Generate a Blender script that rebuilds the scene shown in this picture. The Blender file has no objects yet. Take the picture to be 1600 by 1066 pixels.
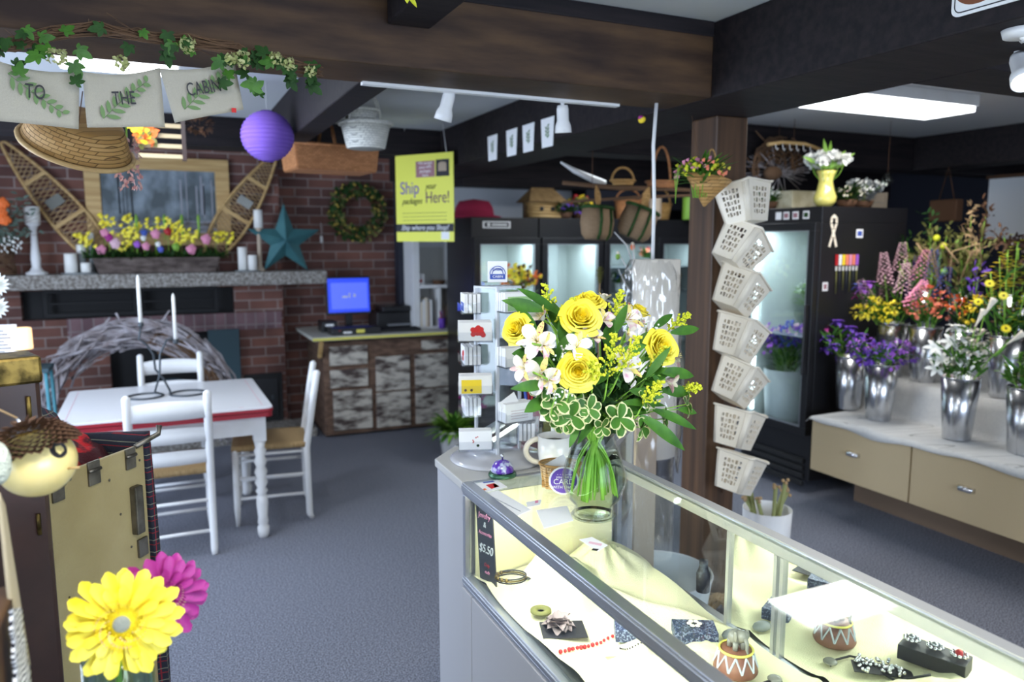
import bpy, math, random
from mathutils import Vector, Matrix
random.seed(7)
C = bpy.context.scene.collection
PI = math.pi
# ---------------------------------------------------------------- camera
EYE, FPX, YAW, PITCH = 1.65, 1180.0, math.radians(24.8), math.radians(7.5)
cam_d = bpy.data.cameras.new('camera'); cam = bpy.data.objects.new('camera', cam_d); C.objects.link(cam)
cam.location = (0, 0, EYE); cam.rotation_euler = (PI/2 - PITCH, 0, -YAW)
cam_d.sensor_width = 36; cam_d.lens = FPX/1600*36; cam_d.clip_start = 0.05; cam_d.clip_end = 60
cam_d.dof.use_dof = True; cam_d.dof.focus_distance = 1.85; cam_d.dof.aperture_fstop = 2.6
bpy.context.scene.camera = cam
# ---------------------------------------------------------------- world, lights, exposure
w = bpy.data.worlds.new('sky'); bpy.context.scene.world = w; w.use_nodes = True
w.node_tree.nodes['Background'].inputs[0].default_value = (.75, .86, 1, 1)
w.node_tree.nodes['Background'].inputs[1].default_value = 3.0
vs = bpy.context.scene.view_settings
vs.view_transform = 'Standard'; vs.look = 'None'; vs.gamma = 1; vs.use_curve_mapping = False; vs.exposure = 0.42
def area(name, loc, rot, sx, sy, power, col=(1, 1, 1), spread=PI):
    l = bpy.data.lights.new(name, 'AREA'); l.shape = 'RECTANGLE'; l.size = sx; l.size_y = sy
    l.energy = power; l.color = col; l.spread = spread
    o = bpy.data.objects.new(name, l); C.objects.link(o); o.location = loc; o.rotation_euler = rot; return o
COOL = (.62, .76, 1)
# daylight through the shop windows behind and to the left of the camera
area('window_daylight', (1.6, -1.85, 1.45), (PI/2, 0, 0), 2.6, 1.5, 62, COOL)            # window in the rear wall
area('window_daylight_left', (-1.95, 3.9, 1.3), (PI/2, 0, -PI/2), 2.6, 1.5, 62, COOL)     # window in the left wall
area('window_daylight_front', (-1.95, .7, 1.5), (PI/2, 0, -PI/2), 1.6, 1.3, 9, COOL)
# ceiling fluorescents: light of the fixtures, plus added front and aisle lamps
area('fixture_light', (3.65, 2.995, 2.352), (0, 0, 0), 1.1, .33, 13, (1, .96, .90))
area('fixture_light_left', (-.12, 3.725, 2.383), (0, 0, 0), .46, .33, 14, (.85, .92, 1))
area('added_light_front', (.0, .6, 2.352), (0, 0, 0), 1.2, .35, 22, (1, .97, .9))  # added lamp brightening the near counter, no known source here
area('added_light_aisle', (4.2, .8, 2.352), (0, 0, 0), 1.2, .35, 5, (1, .97, .92))  # added lamp brightening the right aisle, no known source here
area('fixture_light_back', (3.5, 4.75, 2.382), (0, 0, 0), 1.15, .28, 10, (.85, .92, 1))
# ---------------------------------------------------------------- measuring: a pixel of the photograph on a known plane
def W(px, py, x=None, y=None, z=None):
    u = (px-800)/FPX; v = (533-py)/FPX
    fy = math.cos(PITCH)+v*math.sin(PITCH); fz = -math.sin(PITCH)+v*math.cos(PITCH)
    r = (u*math.cos(YAW)+fy*math.sin(YAW), -u*math.sin(YAW)+fy*math.cos(YAW), fz)
    t = x/r[0] if x is not None else y/r[1] if y is not None else (z-EYE)/r[2]
    return Vector((r[0]*t, r[1]*t, EYE+r[2]*t))
V = Vector
# ---------------------------------------------------------------- mesh builder
class MB:
    def __init__(s, M=None):
        s.v = []; s.f = []; s.mi = []; s.sm = []; s.M = M or Matrix(); s.m = 0; s.smooth = False
    def add(s, vs, fs, sm=None):
        b = len(s.v); s.v += [s.M @ Vector(p) for p in vs]
        for f in fs: s.f.append(tuple(b+i for i in f)); s.mi.append(s.m); s.sm.append(s.smooth if sm is None else sm)
        return s
    def box(s, x0, x1, y0, y1, z0, z1):
        return s.add([(x0,y0,z0),(x1,y0,z0),(x1,y1,z0),(x0,y1,z0),(x0,y0,z1),(x1,y0,z1),(x1,y1,z1),(x0,y1,z1)],
                     [(0,3,2,1),(4,5,6,7),(0,1,5,4),(1,2,6,5),(2,3,7,6),(3,0,4,7)], False)
    def bar(s, a, b, w, h, up=(0,0,1)):
        a = V(a); b = V(b); d = (b-a).normalized(); u = V(up)
        if abs(d.dot(u)) > .98: u = V((1,0,0))
        r = d.cross(u).normalized(); u = r.cross(d)
        P = [p + r*i*w/2 + u*j*h/2 for p in (a, b) for i, j in ((-1,-1),(1,-1),(1,1),(-1,1))]
        return s.add(P, [(0,1,2,3),(7,6,5,4),(0,4,5,1),(1,5,6,2),(2,6,7,3),(3,7,4,0)], False)
    def tube(s, pts, r, n=6, close=False):
        pts = [V(p) for p in pts]; k = len(pts); vs = []; fs = []
        u = None
        for i, p in enumerate(pts):
            d = (pts[(i+1) % k if close else min(i+1, k-1)] - pts[(i-1) % k if close else max(i-1, 0)])
            if d.length < 1e-9: d = V((0,0,1))
            d.normalize()
            if u is None: u = d.orthogonal().normalized()
            u = (u - d*u.dot(d)); u = u.normalized() if u.length > 1e-6 else d.orthogonal().normalized()
            q = d.cross(u); rr = r[i] if isinstance(r, (list, tuple)) else r
            for j in range(n):
                a = 2*PI*j/n; vs.append(p + (u*math.cos(a)+q*math.sin(a))*rr)
        for i in range(k if close else k-1):
            for j in range(n):
                a = i*n+j; b = i*n+(j+1) % n; c = ((i+1) % k)*n+(j+1) % n; d = ((i+1) % k)*n+j; fs.append((a, b, c, d))
        if not close: fs.append(tuple(range(n-1, -1, -1))); fs.append(tuple((k-1)*n+j for j in range(n)))
        return s.add(vs, fs, True)
    def lathe(s, prof, c=(0,0,0), n=24, sx=1, sy=1):
        vs = []; fs = []; k = len(prof)
        for r, z in prof:
            for j in range(n):
                a = 2*PI*j/n; vs.append((c[0]+r*sx*math.cos(a), c[1]+r*sy*math.sin(a), c[2]+z))
        for i in range(k-1):
            for j in range(n): fs.append((i*n+j, i*n+(j+1) % n, (i+1)*n+(j+1) % n, (i+1)*n+j))
        if prof[0][0] > 1e-6: fs.append(tuple(range(n-1, -1, -1)))
        if prof[-1][0] > 1e-6: fs.append(tuple((k-1)*n+j for j in range(n)))
        return s.add(vs, fs, True)
    def cup(s, prof, t, c=(0,0,0), n=24, sx=1, sy=1):      # open vessel: outer profile bottom to rim, wall thickness t
        inner = [(max(r-t, .0005), z+(t if i == 0 else 0)) for i, (r, z) in enumerate(prof)][::-1]
        return s.lathe([(0.0001, prof[0][1])]+prof+inner+[(0.0001, prof[0][1]+t)], c, n, sx, sy)
    def sph(s, c, r, n=10, m=6, sc=(1,1,1)):
        vs = []; fs = []
        for i in range(m+1):
            t = PI*i/m
            for j in range(n):
                a = 2*PI*j/n; vs.append((c[0]+r*sc[0]*math.sin(t)*math.cos(a), c[1]+r*sc[1]*math.sin(t)*math.sin(a), c[2]+r*sc[2]*math.cos(t)))
        for i in range(m):
            for j in range(n): fs.append((i*n+j, (i+1)*n+j, (i+1)*n+(j+1) % n, i*n+(j+1) % n))
        return s.add(vs, fs, True)
    def prism(s, pts, z0, z1):
        k = len(pts); vs = [(x,y,z0) for x,y in pts]+[(x,y,z1) for x,y in pts]
        fs = [tuple(range(k-1,-1,-1)), tuple(range(k, 2*k))]+[(i,(i+1)%k,(i+1)%k+k,i+k) for i in range(k)]
        return s.add(vs, fs, False)
    def slab(s, pts, t):                                  # planar 3-D outline with thickness vector t
        pts = [V(p) for p in pts]; k = len(pts); t = V(t)
        return s.add(pts+[p+t for p in pts], [tuple(range(k-1,-1,-1)), tuple(range(k,2*k))]+[(i,(i+1)%k,(i+1)%k+k,i+k) for i in range(k)], False)
    def leaf(s, base, d, up, L, w, bend=0., n=5, prof=None, cup=.15, edge=None, wave=0.):
        d = V(d).normalized(); up = V(up); side = d.cross(up)
        side = side.normalized() if side.length > 1e-5 else d.orthogonal().normalized()
        nrm = side.cross(d).normalized(); p = V(base); cols = 4 if edge is not None else 2; m0 = s.m
        rows = []; step = L/n
        for i in range(n+1):
            t = i/n; wd = (prof(t) if prof else math.sin(PI*min(1, t*.93+.05))**.8)*w/2
            a = -bend*t; dd = d*math.cos(a)+nrm*math.sin(a); nn = nrm*math.cos(a)-d*math.sin(a)
            if i: p = p + dd*step
            row = []
            for j in range(cols+1):
                q = j/cols*2-1; qq = q
                if edge is not None and abs(q) == .5: qq = q*1.45
                jag = wave*math.sin(9*t*PI+j)*w if abs(q) == 1 else 0
                row.append(p + side*(qq*wd+jag) + nn*(abs(qq)*wd*cup*2+abs(jag)*.5))
            rows.append(row)
        vs = [v for r in rows for v in r]; c1 = cols+1; b = len(s.v)
        s.v += [s.M @ v for v in vs]
        for i in range(n):
            for j in range(cols):
                s.f.append((b+i*c1+j, b+i*c1+j+1, b+(i+1)*c1+j+1, b+(i+1)*c1+j)); s.sm.append(True)
                s.mi.append(edge if edge is not None and (j in (0, cols-1) or i == n-1) else m0)
        return s
    def grid(s, fn, nu, nv, sm=True):
        vs = [fn(i/nu, j/nv) for j in range(nv+1) for i in range(nu+1)]
        fs = [(j*(nu+1)+i, j*(nu+1)+i+1, (j+1)*(nu+1)+i+1, (j+1)*(nu+1)+i) for j in range(nv) for i in range(nu)]
        return s.add(vs, fs, sm)
    def build(s, name, mats, parent=None, loc=None, bev=0, solid=0):
        me = bpy.data.meshes.new(name); me.from_pydata([tuple(v) for v in s.v], [], s.f)
        me.polygons.foreach_set('material_index', s.mi); me.polygons.foreach_set('use_smooth', s.sm)
        for m in (mats if isinstance(mats, (list, tuple)) else [mats]): me.materials.append(m)
        me.update(); o = bpy.data.objects.new(name, me); C.objects.link(o)
        if parent: o.parent = parent
        if loc is not None: o.location = loc
        if solid: md = o.modifiers.new('thickness', 'SOLIDIFY'); md.thickness = solid; md.offset = 0
        if bev: md = o.modifiers.new('bevel', 'BEVEL'); md.width = bev; md.segments = 2; md.limit_method = 'ANGLE'; md.angle_limit = .7
        return o
def T(x, y=None, z=None):
    return Matrix.Translation(V(x) if y is None else V((x, y, z)))
def RZ(a): return Matrix.Rotation(a, 4, 'Z')
def RX(a): return Matrix.Rotation(a, 4, 'X')
def RY(a): return Matrix.Rotation(a, 4, 'Y')
def thing(name, label, cat, loc=(0,0,0), rotz=0, group=None, rot=None):
    o = bpy.data.objects.new(name, None); C.objects.link(o); o.empty_display_size = .05
    o.location = loc; o.rotation_euler = rot or (0, 0, rotz); o['label'] = label; o['category'] = cat
    if group: o['group'] = group
    return o
def tag(o, label, cat, group=None, kind=None):
    o['label'] = label; o['category'] = cat
    if group: o['group'] = group
    if kind: o['kind'] = kind
    return o
def struct(o, label, cat):
    o['kind'] = 'structure'; o['label'] = label; o['category'] = cat; return o
def dup(root, loc=None, rot=None, label=None, group=None, scale=None):
    def cp(o, par):
        c = o.copy(); C.objects.link(c); c.parent = par
        for ch in kids[o.name]: cp(ch, c)
        return c
    kids = {}
    def walk(o):
        kids[o.name] = [ch for ch in o.children]
        for ch in kids[o.name]: walk(ch)
    walk(root); r = cp(root, None)
    if loc is not None: r.location = loc
    if rot is not None: r.rotation_euler = rot if isinstance(rot, (tuple, list)) or hasattr(rot, 'x') else (0, 0, rot)
    if scale: r.scale = (scale,)*3
    if label: r['label'] = label
    if group: r['group'] = group
    return r
def aim(d):                                                # euler that turns local +z onto d
    return V(d).to_track_quat('Z', 'Y').to_euler()
# ---------------------------------------------------------------- materials
def mat(name, col, rough=.6, metal=0, spec=.5, noise=None, bump=0, bscale=60, emit=0, ecol=None, sub=0, coat=0, alpha=1):
    m = bpy.data.materials.new(name); m.use_nodes = True; nt = m.node_tree; b = nt.nodes['Principled BSDF']
    b.inputs['Base Color'].default_value = (*col, 1); b.inputs['Roughness'].default_value = rough; b.inputs['Metallic'].default_value = metal
    b.inputs['Specular IOR Level'].default_value = spec; b.inputs['Coat Weight'].default_value = coat; b.inputs['Alpha'].default_value = alpha
    if emit: b.inputs['Emission Color'].default_value = (*(ecol or col), 1); b.inputs['Emission Strength'].default_value = emit
    if noise or bump: tc = nt.nodes.new('ShaderNodeTexCoord')
    if noise:                                              # (scale, colour 2, stretch, contrast low, high)
        sc, c2 = noise[0], noise[1]; st = noise[2] if len(noise) > 2 else (1, 1, 1); lo, hi = noise[3] if len(noise) > 3 else (.35, .65)
        mp = nt.nodes.new('ShaderNodeMapping'); mp.inputs['Scale'].default_value = st
        n = nt.nodes.new('ShaderNodeTexNoise'); n.inputs['Scale'].default_value = sc; n.inputs['Detail'].default_value = 6
        r = nt.nodes.new('ShaderNodeValToRGB'); r.color_ramp.elements[0].position = lo; r.color_ramp.elements[1].position = hi
        r.color_ramp.elements[0].color = (*col, 1); r.color_ramp.elements[1].color = (*c2, 1)
        nt.links.new(tc.outputs['Object'], mp.inputs[0]); nt.links.new(mp.outputs[0], n.inputs['Vector'])
        nt.links.new(n.outputs['Fac'], r.inputs[0]); nt.links.new(r.outputs[0], b.inputs['Base Color'])
    if bump:
        n2 = nt.nodes.new('ShaderNodeTexNoise'); n2.inputs['Scale'].default_value = bscale; n2.inputs['Detail'].default_value = 4
        bp = nt.nodes.new('ShaderNodeBump'); bp.inputs['Strength'].default_value = bump; bp.inputs['Distance'].default_value = .01
        nt.links.new(tc.outputs['Object'], n2.inputs['Vector']); nt.links.new(n2.outputs['Fac'], bp.inputs['Height']); nt.links.new(bp.outputs[0], b.inputs['Normal'])
    return m
def glass(name, tint=(.9, .96, .94), refl=.06, rough=.0, ior=1.45):      # thin clear sheet: transparent with fresnel gloss
    m = bpy.data.materials.new(name); m.use_nodes = True; nt = m.node_tree; nt.nodes.clear()
    out = nt.nodes.new('ShaderNodeOutputMaterial'); t = nt.nodes.new('ShaderNodeBsdfTransparent'); g = nt.nodes.new('ShaderNodeBsdfGlossy')
    fr = nt.nodes.new('ShaderNodeFresnel'); mx = nt.nodes.new('ShaderNodeMixShader'); ad = nt.nodes.new('ShaderNodeMath')
    t.inputs[0].default_value = (*tint, 1); g.inputs['Roughness'].default_value = rough
    nt.nodes.remove(fr); lw = nt.nodes.new('ShaderNodeLayerWeight'); lw.inputs[0].default_value = .5; pw = nt.nodes.new('ShaderNodeMath'); pw.operation = 'POWER'; pw.inputs[1].default_value = 4.5
    ml = nt.nodes.new('ShaderNodeMath'); ml.operation = 'MULTIPLY'; ml.inputs[1].default_value = .75
    nt.links.new(lw.outputs['Facing'], pw.inputs[0]); nt.links.new(pw.outputs[0], ml.inputs[0]); nt.links.new(ml.outputs[0], ad.inputs[0])
    ad.operation = 'ADD'; ad.inputs[1].default_value = refl; ad.use_clamp = True
    nt.links.new(ad.outputs[0], mx.inputs[0]); nt.links.new(t.outputs[0], mx.inputs[1])
    nt.links.new(g.outputs[0], mx.inputs[2]); nt.links.new(mx.outputs[0], out.inputs[0]); return m
def brickmat(name, c1, c2, mortar, vertical=False, sx=1.):
    m = mat(name, c1, .9); nt = m.node_tree; b = nt.nodes['Principled BSDF']
    tc = nt.nodes.new('ShaderNodeTexCoord'); sp = nt.nodes.new('ShaderNodeSeparateXYZ'); ad = nt.nodes.new('ShaderNodeMath'); cb = nt.nodes.new('ShaderNodeCombineXYZ')
    nt.links.new(tc.outputs['Object'], sp.inputs[0]); nt.links.new(sp.outputs[0], ad.inputs[0]); nt.links.new(sp.outputs[1], ad.inputs[1])
    nt.links.new(ad.outputs[0], cb.inputs[1 if vertical else 0]); nt.links.new(sp.outputs[2], cb.inputs[0 if vertical else 1])
    br = nt.nodes.new('ShaderNodeTexBrick'); br.inputs['Scale'].default_value = 1; br.inputs['Brick Width'].default_value = .235; br.inputs['Row Height'].default_value = .082
    br.inputs['Mortar Size'].default_value = .0065; br.inputs['Mortar Smooth'].default_value = .2; br.inputs['Bias'].default_value = -.1
    br.inputs['Color1'].default_value = (*c1, 1); br.inputs['Color2'].default_value = (*c2, 1); br.inputs['Mortar'].default_value = (*mortar, 1)
    if vertical: br.offset = 0
    n = nt.nodes.new('ShaderNodeTexNoise'); n.inputs['Scale'].default_value = 5; n.inputs['Detail'].default_value = 5
    mx = nt.nodes.new('ShaderNodeMixRGB'); mx.blend_type = 'OVERLAY'; mx.inputs[0].default_value = .55
    nt.links.new(tc.outputs['Object'], n.inputs['Vector']); nt.links.new(cb.outputs[0], br.inputs['Vector'])
    nt.links.new(br.outputs['Color'], mx.inputs[1]); nt.links.new(n.outputs['Fac'], mx.inputs[2]); nt.links.new(mx.outputs[0], b.inputs['Base Color'])
    bp = nt.nodes.new('ShaderNodeBump'); bp.inputs['Strength'].default_value = .7; bp.inputs['Distance'].default_value = .008; bp.invert = True
    nt.links.new(br.outputs['Fac'], bp.inputs['Height']); nt.links.new(bp.outputs[0], b.inputs['Normal']); return m
def weavemat(name, c1, c2, sc=90, bump=.8, w=.5, h=.25):                  # basket weave / woven cloth
    m = mat(name, c1, .7); nt = m.node_tree; b = nt.nodes['Principled BSDF']
    tc = nt.nodes.new('ShaderNodeTexCoord'); sp = nt.nodes.new('ShaderNodeSeparateXYZ'); ad = nt.nodes.new('ShaderNodeMath'); cb = nt.nodes.new('ShaderNodeCombineXYZ')
    nt.links.new(tc.outputs['Object'], sp.inputs[0]); nt.links.new(sp.outputs[0], ad.inputs[0]); nt.links.new(sp.outputs[1], ad.inputs[1])
    nt.links.new(ad.outputs[0], cb.inputs[0]); nt.links.new(sp.outputs[2], cb.inputs[1])
    br = nt.nodes.new('ShaderNodeTexBrick'); br.inputs['Scale'].default_value = sc; br.inputs['Mortar Size'].default_value = .03
    br.inputs['Mortar Smooth'].default_value = 1; br.inputs['Brick Width'].default_value = w; br.inputs['Row Height'].default_value = h
    br.inputs['Color1'].default_value = (*c1, 1); br.inputs['Color2'].default_value = (*c2, 1); br.inputs['Mortar'].default_value = tuple(c*.35 for c in c2)+(1,)
    nt.links.new(cb.outputs[0], br.inputs['Vector']); nt.links.new(br.outputs['Color'], b.inputs['Base Color'])
    bp = nt.nodes.new('ShaderNodeBump'); bp.inputs['Strength'].default_value = bump; bp.inputs['Distance'].default_value = .004; bp.invert = True
    nt.links.new(br.outputs['Fac'], bp.inputs['Height']); nt.links.new(bp.outputs[0], b.inputs['Normal']); return m
def plaidmat(name, base, c2, c3, sc=9):
    m = mat(name, base, .95, bump=.3, bscale=400); nt = m.node_tree; b = nt.nodes['Principled BSDF']
    tc = nt.nodes.new('ShaderNodeTexCoord'); prev = None
    for k, (ax, col, f, th) in enumerate((('X', c2, sc, .985), ('Z', c2, sc, .985), ('X', c3, sc, -.985), ('Z', c3, sc, -.985))):
        wv = nt.nodes.new('ShaderNodeTexWave'); wv.bands_direction = ax; wv.inputs['Scale'].default_value = f; wv.inputs['Phase Offset'].default_value = k*.4
        cmp = nt.nodes.new('ShaderNodeMath'); cmp.operation = 'GREATER_THAN' if th > 0 else 'LESS_THAN'; cmp.inputs[1].default_value = th if th > 0 else 1+th
        mx = nt.nodes.new('ShaderNodeMixRGB'); mx.inputs[2].default_value = (*col, 1)
        nt.links.new(tc.outputs['Object'], wv.inputs['Vector']); nt.links.new(wv.outputs['Fac'], cmp.inputs[0]); nt.links.new(cmp.outputs[0], mx.inputs[0])
        if prev: nt.links.new(prev.outputs[0], mx.inputs[1])
        else: mx.inputs[1].default_value = (*base, 1)
        prev = mx
    nt.links.new(prev.outputs[0], b.inputs['Base Color']); return m
M = dict(
    darkwood=mat('dark_beam', (.009, .007, .009), .7, 0, .25, noise=(3, (.02, .015, .016), (1, 12, 12)), bump=.15, bscale=20),
    beam=mat('brown_beam', (.025, .012, .008), .6, 0, .3, noise=(2.2, (.105, .057, .026), (1.2, 1, 7), (.35, .72)), bump=.25, bscale=12),
    postwood=mat('post_wood', (.05, .026, .014), .5, noise=(2, (.12, .062, .03), (14, 14, .6))),
    ceil=mat('ceiling_paint', (.50, .52, .54), .9), white=mat('white_paint', (.78, .78, .78), .45, noise=(6, (.66, .65, .63), (1, 1, 1), (.5, .9))),
    wallw=mat('white_wall', (.55, .57, .60), .9), navy=mat('dark_blue_wall', (.018, .02, .034), .8),
    carpet=mat('carpet', (.09, .095, .12), .98, noise=(150, (.33, .345, .42), (1, 1, 1), (.38, .62)), bump=1, bscale=260),
    brick=brickmat('brick', (.20, .085, .062), (.095, .045, .040), (.27, .21, .19)),
    brickv=brickmat('soldier_brick', (.22, .13, .14), (.13, .075, .085), (.25, .2, .2), True),
    stone=mat('mantel_stone', (.16, .14, .12), .9, noise=(45, (.42, .40, .37), (1, 1, 1), (.4, .65)), bump=.8, bscale=50),
    black=mat('black_paint', (.012, .012, .014), .35), blackmatte=mat('black_matte', (.012, .012, .013), .8), iron=mat('wrought_iron', (.06, .07, .08), .45, .6),
    steel=mat('galvanised_steel', (.50, .51, .53), .24, 1, noise=(14, (.62, .63, .65), (1, 1, .05))), chrome=mat('chrome', (.8, .8, .82), .12, 1),
    alu=mat('case_aluminium', (.52, .54, .58), .32, .85), lam=mat('grey_laminate', (.42, .42, .44), .5), lamtop=mat('grey_laminate_top', (.50, .49, .47), .45),
    tan=mat('tan_laminate', (.50, .39, .23), .6), tanp=mat('tan_plinth', (.22, .15, .10), .7),
    glass=glass('case_glass', (.93, .97, .95), .015), dglass=glass('door_glass', (.85, .9, .9), .06), vglass=glass('vase_glass', (.97, .99, .965), .012, ior=1.5),
    acrylic=glass('acrylic', (.96, .97, .98), .04), plastic=glass('plastic_film', (.96, .96, .96), .13, .15), water=glass('water', (.90, .96, .88), .0, ior=1.15),
    mirror=mat('mirror', (.85, .88, .86), .02, 1), cloth=mat('yellow_cloth', (.82, .78, .52), .95, 0, .2, bump=.25, bscale=300),
    whitecloth=weavemat('white_cloth', (.62, .62, .60), (.50, .51, .52), 130, .6, .5, .5), wicker=weavemat('wicker', (.52, .22, .08), (.38, .15, .05), 22),
    wickerw=weavemat('white_wicker', (.90, .88, .80), (.75, .74, .66), 22), splint=weavemat('splint_weave', (.55, .32, .11), (.42, .22, .06), 24, .8, .9, .3),
    wicks=weavemat('small_wicker', (.74, .52, .27), (.62, .42, .2), 34), straw=weavemat('creel_weave', (.45, .30, .17), (.34, .22, .12), 110),
    rush=mat('rush_seat', (.30, .19, .08), .8, noise=(8, (.44, .30, .14), (30, 30, 1)), bump=.5, bscale=120),
    cream=mat('cream_plastic', (.82, .74, .60), .4), wax=mat('white_wax', (.85, .84, .80), .5), green=mat('leaf_green', (.03, .105, .012), .5, 0, .3, noise=(20, (.07, .20, .02))),
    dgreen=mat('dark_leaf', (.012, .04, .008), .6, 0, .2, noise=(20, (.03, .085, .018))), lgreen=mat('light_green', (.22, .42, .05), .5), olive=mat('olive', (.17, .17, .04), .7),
    stem=mat('green_stem', (.24, .48, .05), .4), edge=mat('cream_leaf_edge', (.60, .60, .30), .5), rose=mat('yellow_petal', (.98, .80, .025), .5, 0, .3, noise=(7, (1., .88, .12))),
    rosein=mat('deep_yellow_petal', (1., .82, .03), .5), gold=mat('goldenrod', (.68, .70, .03), .6), alst=mat('pale_petal', (.80, .75, .62), .5, 0, .3, noise=(34, (.62, .34, .36), (1, 1, 1), (.52, .66))),
    magenta=mat('magenta_petal', (.36, .02, .22), .5), orange=mat('orange_petal', (.85, .17, .03), .6), coral=mat('coral_petal', (.90, .25, .14), .6),
    pink=mat('pink_petal', (.80, .30, .45), .6), ppink=mat('pale_pink_petal', (.80, .52, .60), .6), red=mat('red', (.45, .015, .02), .5), purple=mat('purple_petal', (.14, .05, .42), .6),
    violet=mat('violet_petal', (.38, .12, .62), .6), blue=mat('blue_petal', (.10, .13, .55), .6), wpetal=mat('white_petal', (.85, .85, .80), .6), brown=mat('brown', (.10, .045, .02), .8),
    twig=mat('brown_twig', (.13, .07, .035), .9), gtwig=mat('grey_twig', (.24, .20, .20), .9, noise=(12, (.50, .47, .50))), pine=mat('pine_wood', (.46, .28, .10), .6, noise=(3, (.62, .42, .18), (1, 12, 12))),
    burlap=weavemat('burlap', (.56, .52, .42), (.48, .44, .35), 420, .5, .5, .5), lantern=mat('purple_paper', (.20, .10, .50), .9), star=mat('teal_metal', (.035, .13, .15), .5, .3, noise=(6, (.06, .19, .20))),
    ywood=mat('gold_canvas', (.30, .235, .10), .6, noise=(4, (.38, .31, .15)), bump=.2, bscale=90), leather=mat('brown_leather', (.024, .009, .007), .4, noise=(10, (.04, .016, .012))),
    brass=mat('brass', (.26, .18, .05), .5, .9, noise=(30, (.05, .035, .01), (1, 1, 1), (.4, .6))), oldmetal=mat('old_metal', (.22, .20, .17), .45, .9, noise=(18, (.10, .09, .07))),
    gourd=mat('gourd_skin', (.72, .55, .17), .3, noise=(5, (.85, .70, .30)), coat=.3), plaid=plaidmat('dark_plaid', (.014, .016, .028), (.20, .012, .02), (.16, .16, .12)),
    redplaid=mat('red_plaid', (.55, .01, .015), .95, noise=(9, (.06, .005, .01), (1, 1, 1), (.45, .5)), bump=.4, bscale=200), teal=mat('teal_paint', (.06, .24, .30), .6), tealtop=mat('dark_teal_top', (.03, .07, .09), .6),
    barn=mat('weathered_cream', (.07, .05, .045), .85, noise=(5, (.58, .54, .47), (1.5, 1, 4), (.36, .58)), bump=.3), barnw=mat('weathered_wood', (.08, .045, .03), .85, noise=(5, (.20, .12, .08), (2, 2, 5))),
    yline=mat('yellow_edge', (.72, .66, .12), .5), ctop=mat('counter_top', (.62, .62, .55), .4), redpaint=mat('red_edge', (.35, .015, .03), .4),
    enamel=mat('enamel_white', (.80, .80, .82), .22), paper=mat('paper', (.86, .86, .86), .8), ink=mat('ink', (.015, .015, .02), .6), purpleink=mat('purple_ink', (.13, .06, .42), .6),
    cardr=mat('poppy_red', (.60, .02, .02), .7), cardy=mat('card_yellow', (.90, .66, .03), .7), cardb=mat('card_blue', (.05, .10, .42), .7), cardg=mat('card_green', (.35, .55, .25), .7),
    tube=mat('lit_tube', (1, 1, 1), .5, emit=9, ecol=(1, .98, .93)), tubec=mat('lit_cooler_tube', (1, 1, 1), .5, emit=7, ecol=(.75, .9, 1)), panel=mat('lit_panel', (1, 1, 1), .5, emit=3, ecol=(.93, .97, 1)),
    bulb=mat('lit_bulb', (1, 1, 1), .5, emit=12, ecol=(1, .85, .55)), flame=mat('lit_candle', (1, .8, .5), .5, emit=1.3, ecol=(1, .62, .3)), screen=mat('lit_screen', (.02, .02, .05), .3, emit=.75, ecol=(.02, .07, 1)),
    screenl=mat('lit_screen_light', (.02, .02, .05), .3, emit=.75, ecol=(.10, .17, 1)), signy=mat('sign_yellow', (.80, .80, .10), .5), signw=mat('sign_white', (.88, .88, .84), .5),
    cooler=mat('cooler_inside', (.50, .52, .50), .7), tan2=mat('cardboard', (.42, .33, .24), .85), mauve=mat('mauve_tin', (.34, .16, .18), .5), skin2=mat('pebble', (.25, .27, .27), .5),
    greyst=mat('grey_ceramic', (.20, .20, .17), .25), yvase=mat('yellow_ceramic', (.75, .66, .17), .15, coat=.6), straww=mat('natural_twig', (.45, .30, .15), .8),
)
def text(body, size, M4, m, parent, name='lettering', align='CENTER', extrude=.0006, shear=0, sx=1):
    cu = bpy.data.curves.new('tmp', 'FONT'); cu.body = body; cu.size = size; cu.align_x = align; cu.align_y = 'CENTER'; cu.extrude = extrude; cu.shear = shear
    o = bpy.data.objects.new('tmp', cu); C.objects.link(o); bpy.context.view_layer.update()
    me = bpy.data.meshes.new_from_object(o.evaluated_get(bpy.context.evaluated_depsgraph_get()))
    bpy.data.objects.remove(o); me.transform(M4 @ Matrix.Diagonal((sx, 1, 1, 1))); me.materials.clear(); me.materials.append(m); me.name = name
    ob = bpy.data.objects.new(name, me); C.objects.link(ob)
    if parent: ob.parent = parent
    return ob
def face(o, right, up):                                     # matrix: text plane at o, x along right, y along up
    r = V(right).normalized(); u = V(up).normalized(); n = r.cross(u)
    m = Matrix((r, u, n)).transposed().to_4x4(); m.translation = V(o); return m
rnd = random.uniform
def jit(a): return V((rnd(-a, a), rnd(-a, a), rnd(-a, a)))
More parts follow.
